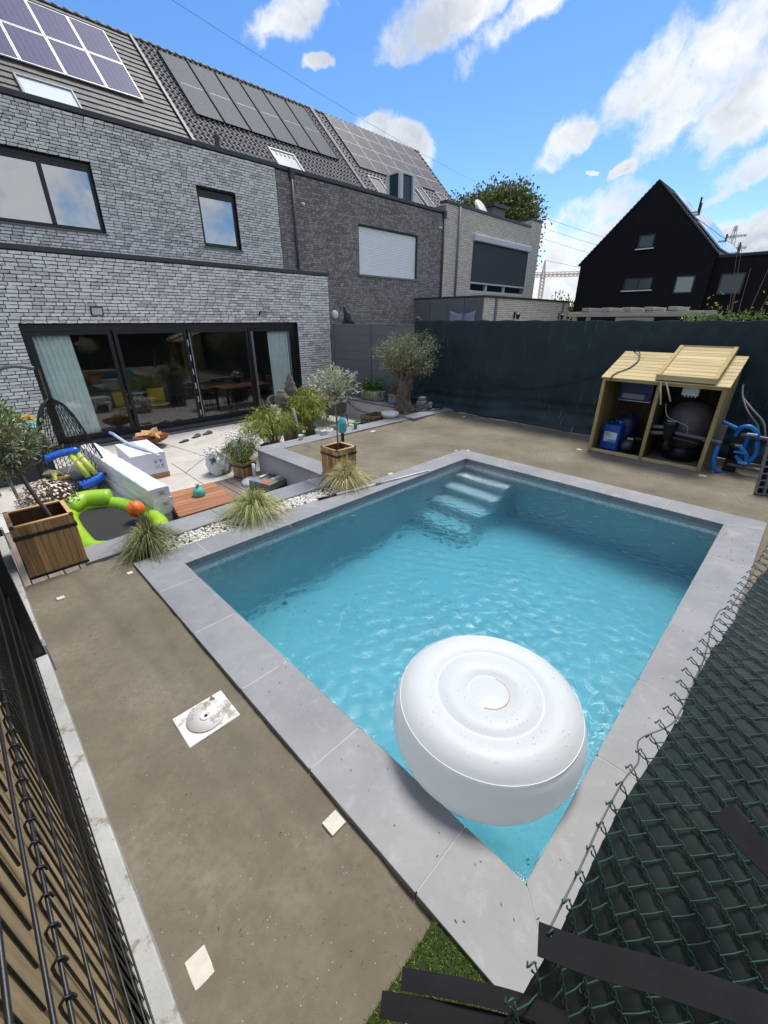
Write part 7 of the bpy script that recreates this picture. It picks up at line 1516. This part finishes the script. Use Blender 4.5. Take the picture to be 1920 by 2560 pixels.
q = thing('tower_crane', 'pale red tower crane standing far away beside the cream house', 'crane', (0, 0, 0)); kx, ky = 108.3, 53.4
lattice(((kx, ky, -.6), (kx, ky, 12.4)), .8, red, 'mast', q, 18, .10); lattice(((kx, ky, 12.2), (kx + 9, ky - 16, 12.2)), .7, red, 'jib', q, 20, .09); lattice(((kx, ky, 12.2), (kx - 2.5, ky + 4.4, 12.2)), .7, red, 'counter_jib', q, 6, .09); lattice(((kx, ky, 12.4), (kx, ky, 15.2)), (.6, .1), red, 'tower_head', q, 4, .09); MB().tube([(kx, ky, 15.2), (kx + 6, ky - 10.7, 12.6)], .05, 4).build('tie_rope', red, q)
q = thing('power_pylon', 'grey lattice power pylon far off behind the black house', 'pylon', (0, 0, 0)); kx, ky = 118.4, 19.5
lattice(((kx, ky, -.6), (kx, ky, 19.2)), (4.0, .3), gal, 'mast', q, 16, .07)
for (z, w_) in ((17.4, 4.2), (15.3, 5.4), (13.2, 4.4)): lattice(((kx + .1, ky - w_ / 2, z), (kx + .1, ky + w_ / 2, z)), (.25, .25), gal, 'cross_arm', q, 8, .05)
q = thing('catenary_mast', 'thin dark railway mast with arm between cream house and black house', 'mast', (70.6, 34.0, -.66)); MB().tube([(0, 0, 0), (0, 0, 5.2)], .09, 6).build('pole', alu_grey, q); MB().box(-.1, .1, -5.5, 0, 4.3, 4.5).build('arm', alu_grey, q); MB().tube([(0, 0, 5.1), (.0, 3.5, 5.6)], .06, 5).build('strut', alu_grey, q)
wm_ = pm('power_line_mat', S(96, 112, 138), .6)
def far_dir(px_, py_, dist): d = sky_dir(px_, py_); return Vector((0, 0, CAM_Z)) + Vector(d) * (dist / math.hypot(d[0], d[1]))
for (a, b, da, db, r_, lb) in (((430, 0), (1190, 455), 60, 110, .018, 'single overhead wire crossing the blue sky above the roofs'), ((1300, 520), (1690, 640), 110, 118, .03, 'uppermost of the power lines low over the horizon'), ((1300, 548), (1690, 662), 110, 118, .03, 'second of the power lines low over the horizon'), ((1300, 576), (1690, 684), 110, 118, .03, 'third of the power lines low over the horizon')):
    p0_, p1_ = far_dir(*a, da), far_dir(*b, db); tag(MB().tube([p0_.lerp(p1_, t_ / 10) + Vector((0, 0, -1.2 * (1 - (2 * t_ / 10 - 1) ** 2) * .5)) for t_ in range(11)], r_, 4, caps=False).build('power_line', wm_, None), lb, 'wire', 'overhead power lines')

# ---- small leaf litter blown onto coping, sand and water
rg = np.random.default_rng(91); P_ = []; D_ = []
def scatter(n_, x0_, x1_, y0_, y1_, z_):
    for _ in range(n_): P_.append((rg.uniform(x0_, x1_), rg.uniform(y0_, y1_), z_ + .002)); a_ = rg.uniform(0, 6.28); D_.append((math.cos(a_), math.sin(a_), rg.normal(0, .12)))
scatter(26, .8, 1.13, .0, 2.2, .001); scatter(30, 1.2, 6.2, -.1, .22, .001); scatter(36, 5.2, 6.6, -.1, .22, .001); scatter(30, 6.25, 6.6, .3, 2.0, .001); scatter(22, 1.3, 6.0, 4.09, 4.4, .001); scatter(40, -.05, .72, .5, 4.5, -.03); scatter(60, 6.8, 9.3, 1, 6.5, -.025)
for _ in range(110):
    u_ = rg.random(); P_.append((1.55 + 1.5 * u_ + rg.normal(0, .16), 2.75 - 1.5 * u_ + rg.normal(0, .16), WATER + .006)); a_ = rg.uniform(0, 6.28); D_.append((math.cos(a_), math.sin(a_), 0))
tag(leaves('fallen_leaves', np.array(P_), np.array(D_), .017, .005, leaf_mat('litter_mat', S(58, 50, 32), S(96, 84, 50), S(70, 82, 44), .8, .1), None, .1, 'stuff'), 'tiny fallen leaves and twigs scattered over coping, sand and water')
